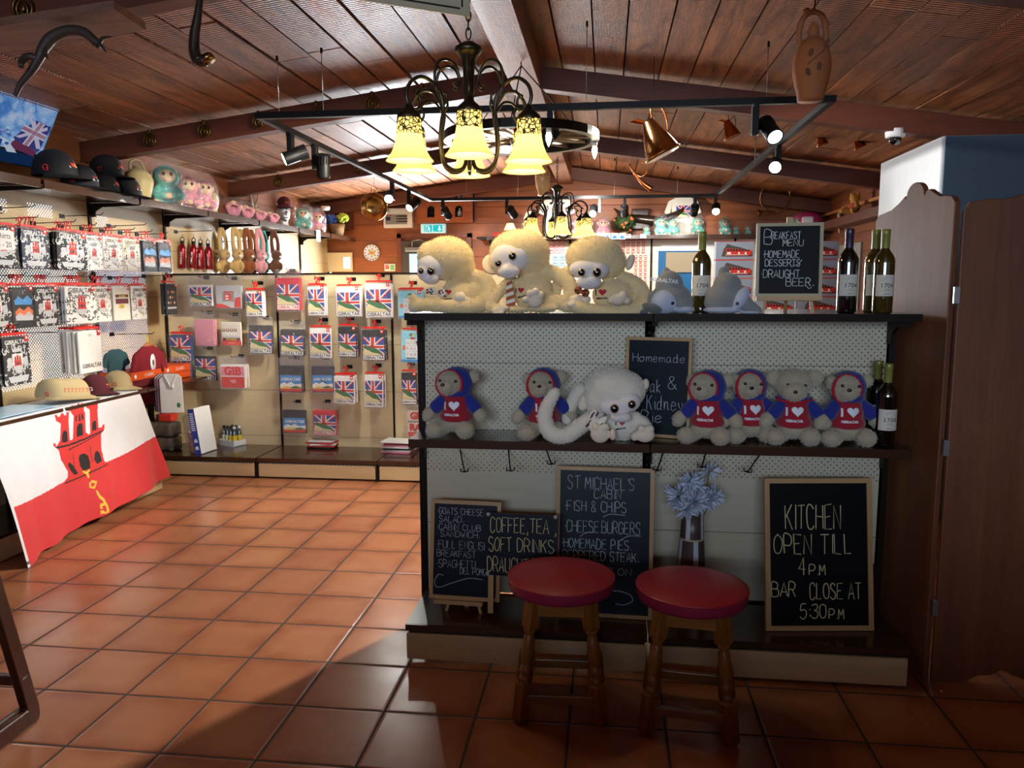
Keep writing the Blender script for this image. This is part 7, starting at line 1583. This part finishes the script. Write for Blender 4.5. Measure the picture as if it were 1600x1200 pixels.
board('menu_board', 'tallest framed chalkboard menu between the stools, headed St Michael\'s cabin', 'chalkboard', (867, 724, 1018, 956), (p.x, .56, .156), .016,
      [('ST', 884, 904, 757, 20, WG), ('MICHAEL\'S', 912, 988, 757, 18, WG), ('CABIN', 926, 968, 771, 14, WG), ('*FISH & CHIPS', 880, 976, 792, 16, WG), ('*CHEESE.BURGERS', 880, 998, 825, 18, WG), ('*HOMEMADE PIES.', 876, 984, 850, 15, WG), ('PEPPERED STEAK.', 878, 996, 868, 14, WG), ('ON', 965, 986, 889, 10, WG), ('PLUS', 930, 957, 889, 10, WG), ('~', [(940, 800), (952, 795), (974, 796)], 0, 0, 0, WG), ('~', [(905, 832), (914, 826), (930, 824)], 0, 0, 0, WG), ('~', [(966, 836), (980, 828), (999, 827)], 0, 0, 0, WG), ('~', [(940, 920), (960, 914), (982, 918), (988, 928), (975, 935), (962, 934)], 0, 0, 0, WG)], R(7), R(-2), M_CHALKN, None)
p = at(727, 935, 'z', .20)
t, Wb, Hb, kb_ = board('easel_board', 'small framed chalkboard listing goats cheese salad on a little easel at left', 'chalkboard', (672, 782, 784, 935), (p.x, .555, .205), .016,
      [('*GOATS CHEESE', 682, 756, 803, 10, WG, 0, .0022), ('SALAD.', 685, 724, 815, 9, WG, 0, .0022), ('*CABIN CLUB', 682, 752, 827, 9, WG, 0, .0022), ('SANDWICH.', 688, 750, 838, 9, WG, 0, .0022), ('*FULL ENGLISH', 682, 764, 856, 12, WG, 0, .0022), ('BREAKFAST', 683, 745, 869, 10, WG, 0, .0022), ('*SPAGHETTI', 683, 745, 886, 12, WG, 0, .0022), ('DEL POMODORO', 721, 784, 895, 10, WG, 0, .0022), ('~', [(694, 899), (686, 898), (680, 910), (686, 918), (708, 910), (735, 901), (757, 902)], 0, 0, 0, WG)], R(8), R(-3), M_CHALKN)
b = MB(); b.box((-.02, -.016, -.008), (.21, .035, .016), M_PINEX); b.build('tray', t)
b = MB()
for s_ in (-1, 1): b.prism([(s_*.075-.006, -.052), (s_*.075+.006, -.052), (s_*.062+.006, 0), (s_*.062-.006, 0)], -.012, .004, M_PINE)
b.prism([(-.01, -.05), (.01, -.05), (.01, .34), (-.01, .34)], .05, .062, M_PINE); b.build('easel_legs', t)
p = at(815, 898, 'y', .50)
t, Wb, Hb, kb_ = board('drinks_sign', 'frameless dark sign reading coffee, tea, soft drinks, draught beer on wooden feet', 'chalkboard', (757, 799, 872, 898), (p.x, .475, p.z), 0,
      [('COFFEE,', 765, 824, 829, 23, WY, 0, .0034), ('TEA ,', 828, 868, 828, 22, WY, 0, .0034), ('SOFT', 763, 799, 859, 22, WY, 0, .0034), ('DRINKS', 808, 866, 858, 20, WY, 0, .0034), ('DRAUGHT', 761, 826, 891, 22, WY, 0, .0034), ('BEER', 832, 868, 891, 22, WY, 0, .0034)], R(6), R(-2), M_CHALKN)
for s_ in (-1, 1): b = MB(); b.box((s_*(Wb/2-.026), .004, -.075), (.022, .014, .165), M_PINE); b.build('foot', t)
b = MB()
for sx in (-1, 1):
    for z_ in (.008, Hb-.008): b.lathe([(.008, 0), (.008, .002)], M_CHALKG, Matrix.Translation((sx*(Wb/2-.012), -.0045, z_)) @ Matrix.Rotation(PI/2, 4, 'X'), n=12)
b.build('corner_studs', t)
p = at(1026, 688, 'y', .62)
board('leaning_chalkboard', 'framed blue-black chalkboard reading homemade steak and kidney pie on the middle shelf', 'chalkboard', (973, 533, 1076, 688), (p.x, .645, ZM+.002), .013,
      [('Homemade', 984, 1066, 571, 13, WG, 0, .0022), ('Steak', 984, 1030, 618, 20, WG, 0, .0026), ('&', 1040, 1054, 612, 20, WG, 0, .0026), ('Kidney', 1008, 1066, 645, 22, WG, 0, .0026), ('Pie -', 1000, 1058, 665, 17, WG, 0, .0026)], R(2.5), R(-17), M_CHALKN)
p = at(1231, 464, 'y', .56)
t, Wb, Hb, kb_ = board('breakfast_board', 'small framed breakfast menu chalkboard on a pine easel on the top shelf', 'chalkboard', (1182, 348, 1281, 462), (p.x, .56, p.z), .0125,
      [('B', 1194, 1206, 380, 22, W1, 0, .0026), ('REAKFAST', 1204, 1248, 372, 11, W1, 0, .0026), ('MENU', 1222, 1252, 383, 10, W1, 0, .0026), ('*HOMEMADE', 1192, 1247, 401, 11, W1, 0, .0026), ('DESSERTS', 1196, 1248, 414, 10, W1, 0, .0026), ('~', [(1234, 415), (1244, 412), (1251, 404)], 0, 0, 0, W1, 0, .002), ('*DRAUGHT', 1190, 1248, 432, 12, W1, 0, .0026), ('BEER.', 1228, 1268, 445, 12, W1, 0, .0026), ('~', [(1257, 444), (1262, 449), (1266, 447)], 0, 0, 0, W1, 0, .002)], R(5), R(-4), M_CHALKB, mat('frame_pale_olive', '#a99f7c', .5))
zz = ZT-p.z
b = MB(); b.box((0, -.014, -.008), (Wb*.98, .03, .016), M_PINEX); b.build('tray', t)
for xx in (-.085, .085):
    b = MB(); b.prism([(xx-.007+math.copysign(.008, xx), zz), (xx+.007+math.copysign(.008, xx), zz), (xx+.006, -.01), (xx-.006, -.01)], -.004, .006, M_PINE); b.build('leg', t)
b = MB(); b.tube([(0, .02, Hb+.015), (0, .03, Hb*.5), (.0, .055, zz+.004)], .007, M_PINE, n=6); b.box((0, .006, Hb+.008), (.022, .016, .03), M_PINE); b.build('rear_post', t)

# ---------------------------------------------------------------- stools
M_VINT = mat('vinyl_red_top', '#9c2430', .38, noise=.06, nscale=5); M_VINS = mat('vinyl_plum_side', '#86203f', .40, noise=.05, nscale=5)
def leg_prof(L_):
    return [(.0, .0190), (.02, .0195), (.21, .0195), (.215, .021), (.235, .0215), (.245, .0165), (.255, .022), (.275, .0225), (.285, .016), (.30, .0185), (.34, .0225), (.40, .0195), (.46, .0165), (.475, .015), (.485, .0215), (.505, .0215), (.515, .017), (.53, .019), (.55, .019)]
def stool(label):
    t = thing('bar_stool', label, 'stool', group='red stools in front of the central stand'); t.scale = (1, 1, 1.03)
    b = MB(); b.lathe([(.001, .003), (.16, .003), (.186, .008), (.192, .02), (.193, .046)], M_VINS, Matrix.Translation((0, 0, .428)), n=48, cap=False)
    b.lathe([(.193, .046), (.1955, .0485), (.195, .052), (.190, .053)], M_VINT, Matrix.Translation((0, 0, .428)), n=48, cap=False)
    b.lathe([(.190, .052), (.16, .062), (.10, .069), (.05, .071), (.001, .0715)], M_VINT, Matrix.Translation((0, 0, .428)), n=48, cap=False); st = b.build('seat', t)
    b = MB(); b.box((.0, -.1935, .452), (.0016, .002, .046), M_VINT); b.build('seam', st)
    for sx in (-1, 1):
        for sy_ in (-1, 1):
            top = Vector((sx*.098, sy_*.098, .428)); foot = Vector((sx*.142, sy_*.142, 0)); d = (top-foot).normalized(); L_ = (top-foot).length
            Q = Matrix.Translation(foot) @ d.to_track_quat('Z', 'Y').to_matrix().to_4x4()
            b = MB(); a = .0215
            def sq(z0, z1, r0, r1):
                V = [(i*r, j*r, z) for z, r in ((z0, r0), (z1, r1)) for i, j in ((-1, -1), (1, -1), (1, 1), (-1, 1))]
                b.add(V, [(0, 3, 2, 1), (4, 5, 6, 7), (0, 1, 5, 4), (1, 2, 6, 5), (2, 3, 7, 6), (3, 0, 4, 7)], M_OAK, Q)
            sq(.0, .014, .015, a); sq(.014, .135, a, a); sq(.135, .145, a, .017); sq(L_-.105, L_-.095, .017, a); sq(L_-.095, L_, a, a)
            b.lathe([(.019, .14), (.0165, .146), (.021, .152), (.022, .158), (.0165, .166), (.0175, .172), (.022, .182), (.0225, .192), (.017, .204), (.0175, .212), (.0225, .235), (.0232, .262), (.020, .292), (.0165, .308), (.0155, .314), (.0215, .322), (.0215, .330), (.017, .337), (.019, L_-.098)], M_OAK, Q, n=16); b.build('leg', t)
    for z_, r_, h_ in ((.395, .101, .05), (.085, .134, .032)):
        for ax in range(4):
            if z_ < .2 and ax % 2: zz_ = z_+.05
            else: zz_ = z_
            rr_ = .098+.044*(1-zz_/.428); b = MB(); d_ = (2*rr_-.036, .020, h_); b.box((0, 0, 0), d_, M_OAKX, Matrix.Rotation(ax*PI/2, 4, 'Z') @ Matrix.Translation((0, -rr_, zz_)), bev=.002); b.build('rail' if z_ > .2 else 'stretcher', t)
    return t
s1 = stool('red vinyl stool in front of the coffee and tea sign'); s1.location = (1.976, .135, 0); s1.rotation_euler = (0, 0, R(3))
dup(s1, (2.437, .09, 0), (0, 0, R(-6)), 'red vinyl stool in front of the flower vase')

# ---------------------------------------------------------------- flowers and copper pot on the base of the stand
p = at(1080, 925, 'z', .156); t = thing('flower_vase', 'brown and white patterned vase with white flowers behind the right stool', 'vase', (at(1080, 880, 'y', .60).x, .60, .156))
def vase_pat():
    m = bpy.data.materials.new('vase_pattern'); m.use_nodes = True; q = NT(m); b = q.n['Principled BSDF']; o = q.obj(); s_ = q.add('ShaderNodeSeparateXYZ', i_0=o)
    an = q.math('DIVIDE', q.math('ARCTAN2', s_.outputs['Y'], s_.outputs['X']), 2*PI); row = q.math('FLOOR', q.math('DIVIDE', s_.outputs['Z'], .115))
    c = q.math('FRACT', q.math('ADD', q.math('ADD', q.math('MULTIPLY', an, 4.5), 10.1), q.math('MULTIPLY', row, .5)))
    st = q.math('LESS_THAN', c, .28); f = q.math('FRACT', q.math('DIVIDE', s_.outputs['Z'], .115)); ln = q.math('LESS_THAN', q.math('MINIMUM', f, q.math('SUBTRACT', 1, f)), .03)
    col = q.mix(st, srgb('#4a413e'), srgb('#c3cbd0')); col = q.mix(ln, col, srgb('#b8ae96')); q.l.new(col, b.inputs[0]); b.inputs['Roughness'].default_value = .35; return m
b = MB(); b.lathe([(.001, 0), (.062, 0), (.066, .01), (.060, .20), (.048, .37), (.044, .46), (.040, .46), (.042, .35), (.001, .03)], vase_pat(), n=32, cap=False); b.build('body', t)
M_PET = mat('petal_white', '#c4cfe0', .7); M_STEM = mat('stem_green', '#4d5a34', .8)
hs = [((-.055, -.02, .40), .055), ((.0, -.045, .385), .055), ((.055, -.03, .395), .05), ((.0, .02, .43), .055), ((-.03, -.05, .355), .045), ((.075, .01, .40), .045), ((-.015, .0, .455), .04), ((.06, .02, .50), .045)]
for i, (c, r_) in enumerate(hs):
    b = MB(); rr = random.Random(i)
    c = (c[0]*1.1, c[1], c[2]+.125); r_ *= 1.25
    for j in range(60 if i < 7 else 22):
        d = Vector((rr.gauss(0, 1), rr.gauss(0, 1)-.4, rr.gauss(0, 1))); d.normalize(); L_ = r_*rr.uniform(.75, 1.1); s_ = d.orthogonal().normalized(); w_ = .0085; c_ = Vector(c); u = s_.cross(d)*.003
        V = [c_+d*L_*.12, c_+d*L_*.6+s_*w_+u, c_+d*L_, c_+d*L_*.6-s_*w_+u, c_+d*L_*.55-u]; b.add(V, [(0, 1, 4), (1, 2, 4), (2, 3, 4), (3, 0, 4), (0, 3, 2, 1)], M_PET)
    h = b.build('flower_head', t)
    b = MB(); b.tube(spline([(c[0]*.2, c[1]*.2, .38), (c[0]*.6, c[1]*.6, .45), c], 3), .0025, M_STEM, n=5); b.build('stem', h)
p = at(1165, 890, 'y', .98); t = thing('copper_pot', 'copper pot seen under the board edge behind the right stool', 'pot', (p.x, .96, .0))
b = MB(); b.lathe([(.001, .17), (.05, .172), (.10, .20), (.12, .26), (.115, .31), (.09, .345), (.075, .355), (.07, .35), (.10, .30), (.001, .20)], M_COPPER, n=28, cap=False); b.build('body', t)
b = MB(); b.box((0, .05, .085), (.9, .34, .17), M_SHELF); o = b.build('rear_base', None, (2.8, .95, 0)); tag(o, 'brown rear base shelf of the central stand under the copper pot', 'shelf')
t.location.z = 0.0
# dark wooden frame at the left edge
t = thing('wooden_stand_frame', 'dark wooden frame with a rounded corner standing at the lower left edge', 'stand', (.12, -.18, 0)); k = -.225
def lean(x, y, z): return (x+k*z, y, z)
b = MB(); b.prism([(-.02, .045), (-.005, .012), (.02, 0), (.03, 0), (.03, .9), (-.035, .9), (-.035, .08)], -.018, .018, M_DARKW)
Sh = Matrix(((1, 0, 0, 0), (0, 1, 0, 0), (0, 0, 1, 0), (0, 0, 0, 1)))
def leanM(yrot): return Matrix(((0, 1, k, 0), (-1, 0, 0, 0), (0, 0, 1, 0), (0, 0, 0, 1)))
b = MB(); LM = leanM(0)
b.prism([(0, .05), (.006, .02), (.02, .004), (.035, 0), (.60, 0), (.60, .058), (.058, .058), (.058, .85), (0, .85)], -.016, .016, M_DARKW, LM); b.build('frame', t); edge_bevel(t.children[0], .006)
b = MB(); b.box((.32, .0, .03), (.54, .004, .0), M_DARKW, LM); b.tube([LM @ Vector((.058, -.012, .062)), LM @ Vector((.60, -.012, .062))], .003, M_GREYM, n=6); b.build('metal_edge', t)
b = MB(); b.box((-.24, -.03, .155), (.44, .03, .035), M_DARKW, bev=.004); b.build('cross_rail', t)
b = MB(); b.lathe([(.001, 0), (.006, 0), (.006, .002), (.001, .004)], M_GREYM, LM @ Matrix.Translation((.03, -.016, .15)) @ Matrix.Rotation(PI/2, 4, 'X'), n=12); b.build('screw', t)
b = MB(); b.prism([(.0, 0), (.04, 0), (-.02, .85), (-.06, .85)], -.016, .016, M_DARKW, Matrix.Translation((-.46, -.03, 0))); b.build('rear_leg', t)

# ---------------------------------------------------------------- far end of the shop
zsb = 2.165
t = thing('wall_display', 'pale perforated wall display across the back behind the monkeys', 'shelving', (.58, 7.86, 0)); x1_ = 4.84-.58
b = MB()
for i in range(4): b.box((.53+1.06*i, .0, 1.1), (1.05, .012, 2.05), M_PEGW)
b.build('back_panel', t); b = MB()
for i in range(5): b.box((1.06*i, -.012, 1.1), (.025, .03, 2.15), M_POST)
b.build('upright', t); b = MB(); b.box((x1_/2, -.17, zsb-.012), (x1_, .34, .024), M_SHELF); b.box((x1_/2, -.34, zsb-.02), (x1_, .012, .045), M_SHELF); b.build('top_shelf', t)
b = MB(); b.box((x1_/2, -.17, .08), (x1_, .36, .16), M_SHELF); b.build('base_shelf', t)
YS = 7.62
def bk(src, px_, py_top, l, grp, rz=0, rx=0, h=None):
    p = at(px_, 371, 'y', YS); zt = at(px_, py_top, 'y', YS).z; sc = (zt-zsb)/.245; dup(src, (p.x, YS, zsb), (R(rx), 0, R(rz)), l, grp, sc)
for px_, py_, l in ((826, 343, 'pink plush at the left end of the back shelf by the far chandelier'), (903, 342, 'pink plush peeking right of the far chandelier'), (917, 342, 'pink plush second from the little tree on the back shelf'), (942, 341, 'pink plush next to the little tree on the back shelf')): bk(pk, px_, py_, l, 'pink plush on the back shelf', 5)
for px_, py_, l in ((1032, 340, 'teal plush left of the display T-shirt on the back shelf'), (1051, 342, 'teal plush directly under the flag print T-shirt'), (1089, 340, 'teal plush right of the flag print T-shirt'), (1132, 341, 'teal plush above the left side of the tram boxes'), (1150, 353, 'small teal plush left of the breakfast board'), (1168, 353, 'small teal plush half hidden by the breakfast board'), (1010, 354, 'low teal plush right of the little tree'), (1247, 338, 'teal plush peeking over the breakfast board')): bk(te, px_, py_, l, 'teal plush on the back shelf', 5)
p = at(1262, 352, 'y', YS); b = MB(); b.ell((0, 0, .14), (.20, .14, .14), mat('pink_bag', '#d23a78', .5, noise=.3)); b.box((-.02, -.12, .16), (.14, .05, .10), M_WPRINT, bev=.02); o = b.build('pink_bag', None, (p.x, YS+.05, zsb)); tag(o, 'pink and white bag at the right end of the back shelf', 'bag')
p = at(976, 371, 'y', YS); t = thing('small_tree', 'small green tree with orange fruit on the back shelf', 'plant', (p.x, YS, zsb))
b = MB(); M_LEAF = mat('leaf_green', '#2f4a20', .7); rr = random.Random(5)
for i in range(420):
    d = Vector((rr.gauss(0, 1), rr.gauss(0, 1), rr.gauss(0, 1))); d.normalize(); r_ = rr.uniform(.4, 1)**.4; c = Vector((d.x*.15*r_, d.y*.12*r_, .17+d.z*.12*r_)); s_ = d.orthogonal()*.022; u = d.cross(s_).normalized()*.011
    b.add([c-s_, c+u, c+s_, c-u], [(0, 1, 2, 3)], M_LEAF)
b.build('foliage', t); b = MB()
for i in range(9): d = Vector((rr.gauss(0, 1), -abs(rr.gauss(0, 1)), rr.gauss(0, 1))).normalized(); b.ell((d.x*.14, d.y*.12, .17+d.z*.11), (.018,)*3, C_ORA, n=8, k=6)
b.build('fruit', t); b = MB(); b.lathe([(.04, 0), (.05, .05)], M_WICK, n=12); b.tube([(0, 0, .04), (0, 0, .18)], .008, M_STEM); b.build('trunk', t)
def display_shirt(px_, pyb, top, label, flagp):
    p = at(px_, pyb, 'y', 7.78); H_ = at(px_, top, 'y', 7.78).z-p.z; k_ = H_/.66
    s_ = shirt('display_tshirt', label, mat('tshirt_white', '#d8d4c8', .85, bump=.3, bscale=12), (p.x, 7.78, p.z+.60*k_), 0, k_)
    b = MB(); b.lathe([(.055*k_, 0), (.05*k_, .07*k_), (.03*k_, .075*k_)], M_WPRINT, n=16); b.build('neck_form', s_)
    if flagp:
        pr = art('flag_top', .21*k_, .21*k_); o = pr.build('print', s_); o.location = (.0, -.0235, -.12*k_)
    else:
        b = MB(); add_text(b, 'GIBRALTAR', .05*k_, C_RED, Matrix.Translation((.02, -.0235, -.18*k_)), ext=.0003); b.build('print', s_)
    return s_
display_shirt(1066, 372, 300, 'white display T-shirt with a flag print above the back shelf', True); display_shirt(870, 372, 300, 'white display T-shirt with red lettering behind the far chandelier', False)
# small table lamps
for px_, zt_, l in ((797, 343, 'small cream table lamp on the bracket left of the far chandelier'), (828, 325, 'cream tapered lampshade higher up left of the far chandelier')):
    p = at(px_, zt_+12, 'y', 7.6); t = thing('table_lamp', l, 'lamp', (p.x, 7.6, p.z-.10), group='small cream lamps on the back wall')
    b = MB(); b.lathe([(.045, .15), (.085, .06), (.083, .06), (.043, .15)], mat('lampshade_cream', '#e6dcb4', .8, emit=(1, .85, .5), estr=.35), n=18, cap=False); b.build('lamp_shade', t)
    b = MB(); b.lathe([(.05, -.03), (.03, -.015), (.012, .0), (.010, .10)], M_GREYM, n=14); b.tube([(0, 0, -.02), (0, .2, -.02), (0, .36, -.02)], .01, M_BLACK, n=6); b.build('base', t)
p = at(752, 373, 'y', 7.8); b = MB(); b.box((0, 0, 0), (.30, .36, .025), M_POST); bracket(b, Matrix.Translation((0, .17, -.014)) @ Matrix.Rotation(-PI/2, 4, 'Z'), L=.3); o = b.build('wall_bracket_shelf', None, (p.x+.12, 7.78, p.z)); tag(o, 'dark bracket shelf on the wood wall right of the back door', 'shelf')
p = at(779, 372, 'y', 7.7); b = MB(); add_text(b, 'ENT', .09, C_RED, Matrix.Translation((0, 0, .045)), ext=.004, bold=.004); o = b.build('red_letters', None, (p.x+.02, 7.66, p.z-.015)); tag(o, 'small red letters standing on the dark bracket shelf', 'letters')
# bull horns above the shelf
p = at(1000, 345, 'y', 7.85); t = thing('mounted_horns', 'long dark horns mounted above the back shelf', 'horns', p)
b = MB(); b.tube(spline([(-.34, -.05, .16), (-.2, -.10, .05), (0, -.06, .02), (.25, -.10, .0), (.5, -.08, .10), (.62, -.05, .26)], 6), [float(np.interp(i/30, [0, .3, .5, .7, 1], [.006, .05, .06, .05, .006])) for i in range(31)], M_HORN, n=12); b.build('horns', t); b = MB(); b.box((0, -.01, .02), (.22, .03, .26), M_DARKW, bev=.01); b.build('plaque', t)
# little cards along the shelf front, magnets, posters
M_CARD = mat('card_white', '#e9eef2', .6)
for i in range(6):
    p = at(914+i*11.6, 369, 'y', 7.50); b = MB(); b.box((0, 0, 0), (.085, .004, .08), M_CARD); b.prism([(-.035, -.03), (.035, -.03), (.02, .0), (-.01, .012)], -.0045, -.002, C_SKY); o = b.build('shelf_card', None, (p.x, 7.495, p.z)); tag(o, 'white card with a blue print on the back shelf edge below the pink plush', 'card', 'white cards on the back shelf edge')
for i, (px_, l) in enumerate(((981, 'white price card with a red top on the back shelf edge below the little tree'), (1005, 'white price card on the back shelf edge below the teal plush'))):
    p = at(px_, 369, 'y', 7.5); b = MB(); b.box((0, 0, 0), (.075, .004, .05), M_CARD); b.box((0, -.003, .01), (.05, .002, .01), C_RED if i == 0 else C_GREY); o = b.build('shelf_card', None, (p.x, 7.495, p.z)); tag(o, l, 'card')
def magnet(m1, m2, w_, h_):
    b = MB(); b.box((0, 0, 0), (w_, .008, h_), m1); b.box((0, -.005, 0), (w_*.62, .003, h_*.4), m2); return b.mesh('souvenir_magnet')
YM = 7.83
def magnets(x0, x1, y0, y1, nx, ny, m1, m2, fx, fz, label, grp):
    a, c = at(x0, y0, 'y', YM), at(x1, y1, 'y', YM); me = magnet(m1, m2, (c.x-a.x)/nx*fx, (a.z-c.z)/ny*fz)
    for j in range(ny):
        for i in range(nx):
            o = link('souvenir_magnet', me, None, (a.x+(c.x-a.x)*(i+.5)/nx, YM+.012, a.z+(c.z-a.z)*(j+.5)/ny)); tag(o, label, 'magnet', grp)
magnets(858, 882, 377, 396, 3, 4, C_PINK, C_WHITE, .85, .8, 'small pink souvenir magnet on the back wall right of the middle monkey\'s head', 'pink souvenir magnets')
magnets(884, 908, 378, 396, 3, 3, C_LGREY, C_SAND, .85, .8, 'small grey souvenir magnet beside the pink magnets', 'grey souvenir magnets')
magnets(862, 906, 398, 434, 4, 4, C_AQUA, C_GREY, .92, .82, 'pale blue souvenir card between the middle and right monkey', 'pale blue souvenir cards')
magnets(970, 1009, 374, 396, 5, 4, C_RED, C_WHITE, .55, .75, 'small red souvenir hanging right above the right monkey\'s head', 'red souvenirs upper group')
magnets(990, 1011, 398, 466, 3, 11, C_RED, C_WHITE, .5, .72, 'small red souvenir hanging between the right monkey and the blue poster', 'red souvenirs lower group')
magnets(786, 800, 433, 452, 2, 3, C_YEL, C_SKY, .8, .8, 'small yellow and blue souvenir left of the middle monkey', 'yellow souvenirs')
a = at(1063, 425, 'y', 4.9); t = thing('blue_poster', 'blue poster board with a cream blank sign on top behind the left dolphin', 'poster', (a.x, 4.99, 1.262))
b = MB(); b.box((0, .012, .30), (.40, .012, .60), K('poster_blue', '#1f78b4', .5)); b.build('poster', t); b = MB(); b.box((.02, -.006, .49), (.30, .012, .19), K('board_cream', '#c9b795', .6), bev=.005); b.build('cream_sign', t)
a = at(785, 440, 'y', 4.9); b = MB(); b.box((0, 0, 0), (.24, .012, .24), K('poster_blue2', '#3d8fd0', .5)); o = b.build('blue_card', None, (a.x, 4.95, 1.382)); tag(o, 'blue card behind the pale ear of the middle monkey', 'poster')
b = MB(); b.box((2.7, 5.2, .63), (2.9, .60, 1.26), M_SHELF); o = b.build('souvenir_counter'); tag(o, 'brown counter behind the central stand carrying the tram boxes', 'counter')
# toy tram boxes
def tram_box():
    t = thing('toy_tram_box', 'x', 'toy box'); b = MB(); b.box((0, .06, .083), (.345, .12, .165), K('box_cloud', '#8f97a6', .5, ), bev=.003); b.box((0, .06, .166), (.347, .122, .004), C_RED); b.box((0, .06, .002), (.347, .122, .004), C_RED); b.build('carton', t)
    b = MB(); M_ROCK = K('rock_dark', '#4a4640')
    flat(b, [(-.12, .03), (-.10, .10), (-.07, .145), (-.02, .13), (.06, .11), (.16, .075), (.16, .03)], M_ROCK, 0); flat(b, [(-.08, .045), (-.08, .105), (.15, .088), (.15, .045)], C_RED, 1); flat(b, [(-.08, .03), (.15, .03), (.15, .045), (-.08, .045)], C_MAR, 1); flat(b, [(-.085, .042), (.12, .042), (.12, .047), (-.085, .047)], C_CREAM, 2)
    for i in range(8): flat(b, [(-.07+.026*i, .078), (-.052+.026*i, .078), (-.052+.026*i, .098-.001*i), (-.07+.026*i, .10-.001*i)], C_BLACK, 2)
    flat(b, [(-.07, .052), (-.035, .052), (-.035, .07), (-.07, .07)], C_WHITE, 2); flat(b, [(.03, .05), (.045, .05), (.045, .07), (.03, .07)], C_WHITE, 2); flat(b, [(.09, .05), (.105, .05), (.105, .07), (.09, .07)], C_WHITE, 2)
    o = b.build('picture', t); return t
tb = tram_box(); tb['group'] = 'toy tram boxes'; YT = 4.92
cols = [1146, 1214, 1282-32]; first = True
for ci, px_ in enumerate((1147, 1213, 1279)):
    for r_ in range(4):
        x_ = at(px_, 430, 'y', YT).x; z_ = 1.262+.17*r_; l = '%s boxed red toy tram of the %s stack by the breakfast board' % (('lowest', 'second', 'third', 'topmost')[r_], ('left', 'middle', 'right')[ci])
        if first: tb.location = (x_, YT, z_); tb['label'] = l; first = False
        else: dup(tb, (x_, YT, z_), None, l)
t = thing('hanging_cloth', 'white and pale blue cloth hanging right of the tram boxes', 'cloth', tuple(at(1302, 382, 'y', 5.0))); b = MB(); b.prism([(-.02, 0), (.03, -.02), (.05, -.10), (.04, -.25), (.03, -.62), (-.03, -.62), (-.05, -.2), (-.04, -.06)], -.012, .012, C_WHITE); b.prism([(-.052, -.12), (.052, -.12), (.045, -.27), (-.05, -.27)], -.014, .014, C_AQUA); b.build('cloth', t)
# teddy and feather on the right-hand ledge
p = at(1338, 325, 'x', 4.72); t = thing('teddy_bear', 'yellow and pink teddy sitting on the ledge beside the white partition', 'plush toy', (4.70, p.y, 2.282)); t.rotation_euler = (0, 0, R(-60))
b = MB(); blob('body', [('e', (0, 0, .06), (.06, .05, .06)), ('e', (0, 0, .16), (.055, .05, .05)), ('e', (-.045, 0, .2), (.02, .015, .02)), ('e', (.045, 0, .2), (.02, .015, .02)), ('t', [(-.05, -.02, .09), (-.09, -.06, .06)], [.025, .022]), ('t', [(.05, -.02, .09), (.09, -.06, .06)], [.025, .022]), ('t', [(-.04, -.03, .03), (-.07, -.10, .03)], [.03, .026]), ('t', [(.04, -.03, .03), (.07, -.10, .03)], [.03, .026])], mat('teddy_gold', '#c08a3c', .9), t, .008, 3)
blob('jersey', [('e', (0, -.002, .065), (.066, .058, .05))], mat('teddy_pink', '#c0584e', .9), t, .008, 3)
p = at(1310, 345, 'x', 4.83); b = MB(); b.ell((0, 0, 0), (.012, .04, .15), M_BONE, rot=(R(-14), 0, 0)); o = b.build('hanging_tusk', None, (4.835, p.y, p.z)); tag(o, 'pale pointed tusk hanging on the wall ledge left of the teddy', 'tusk')
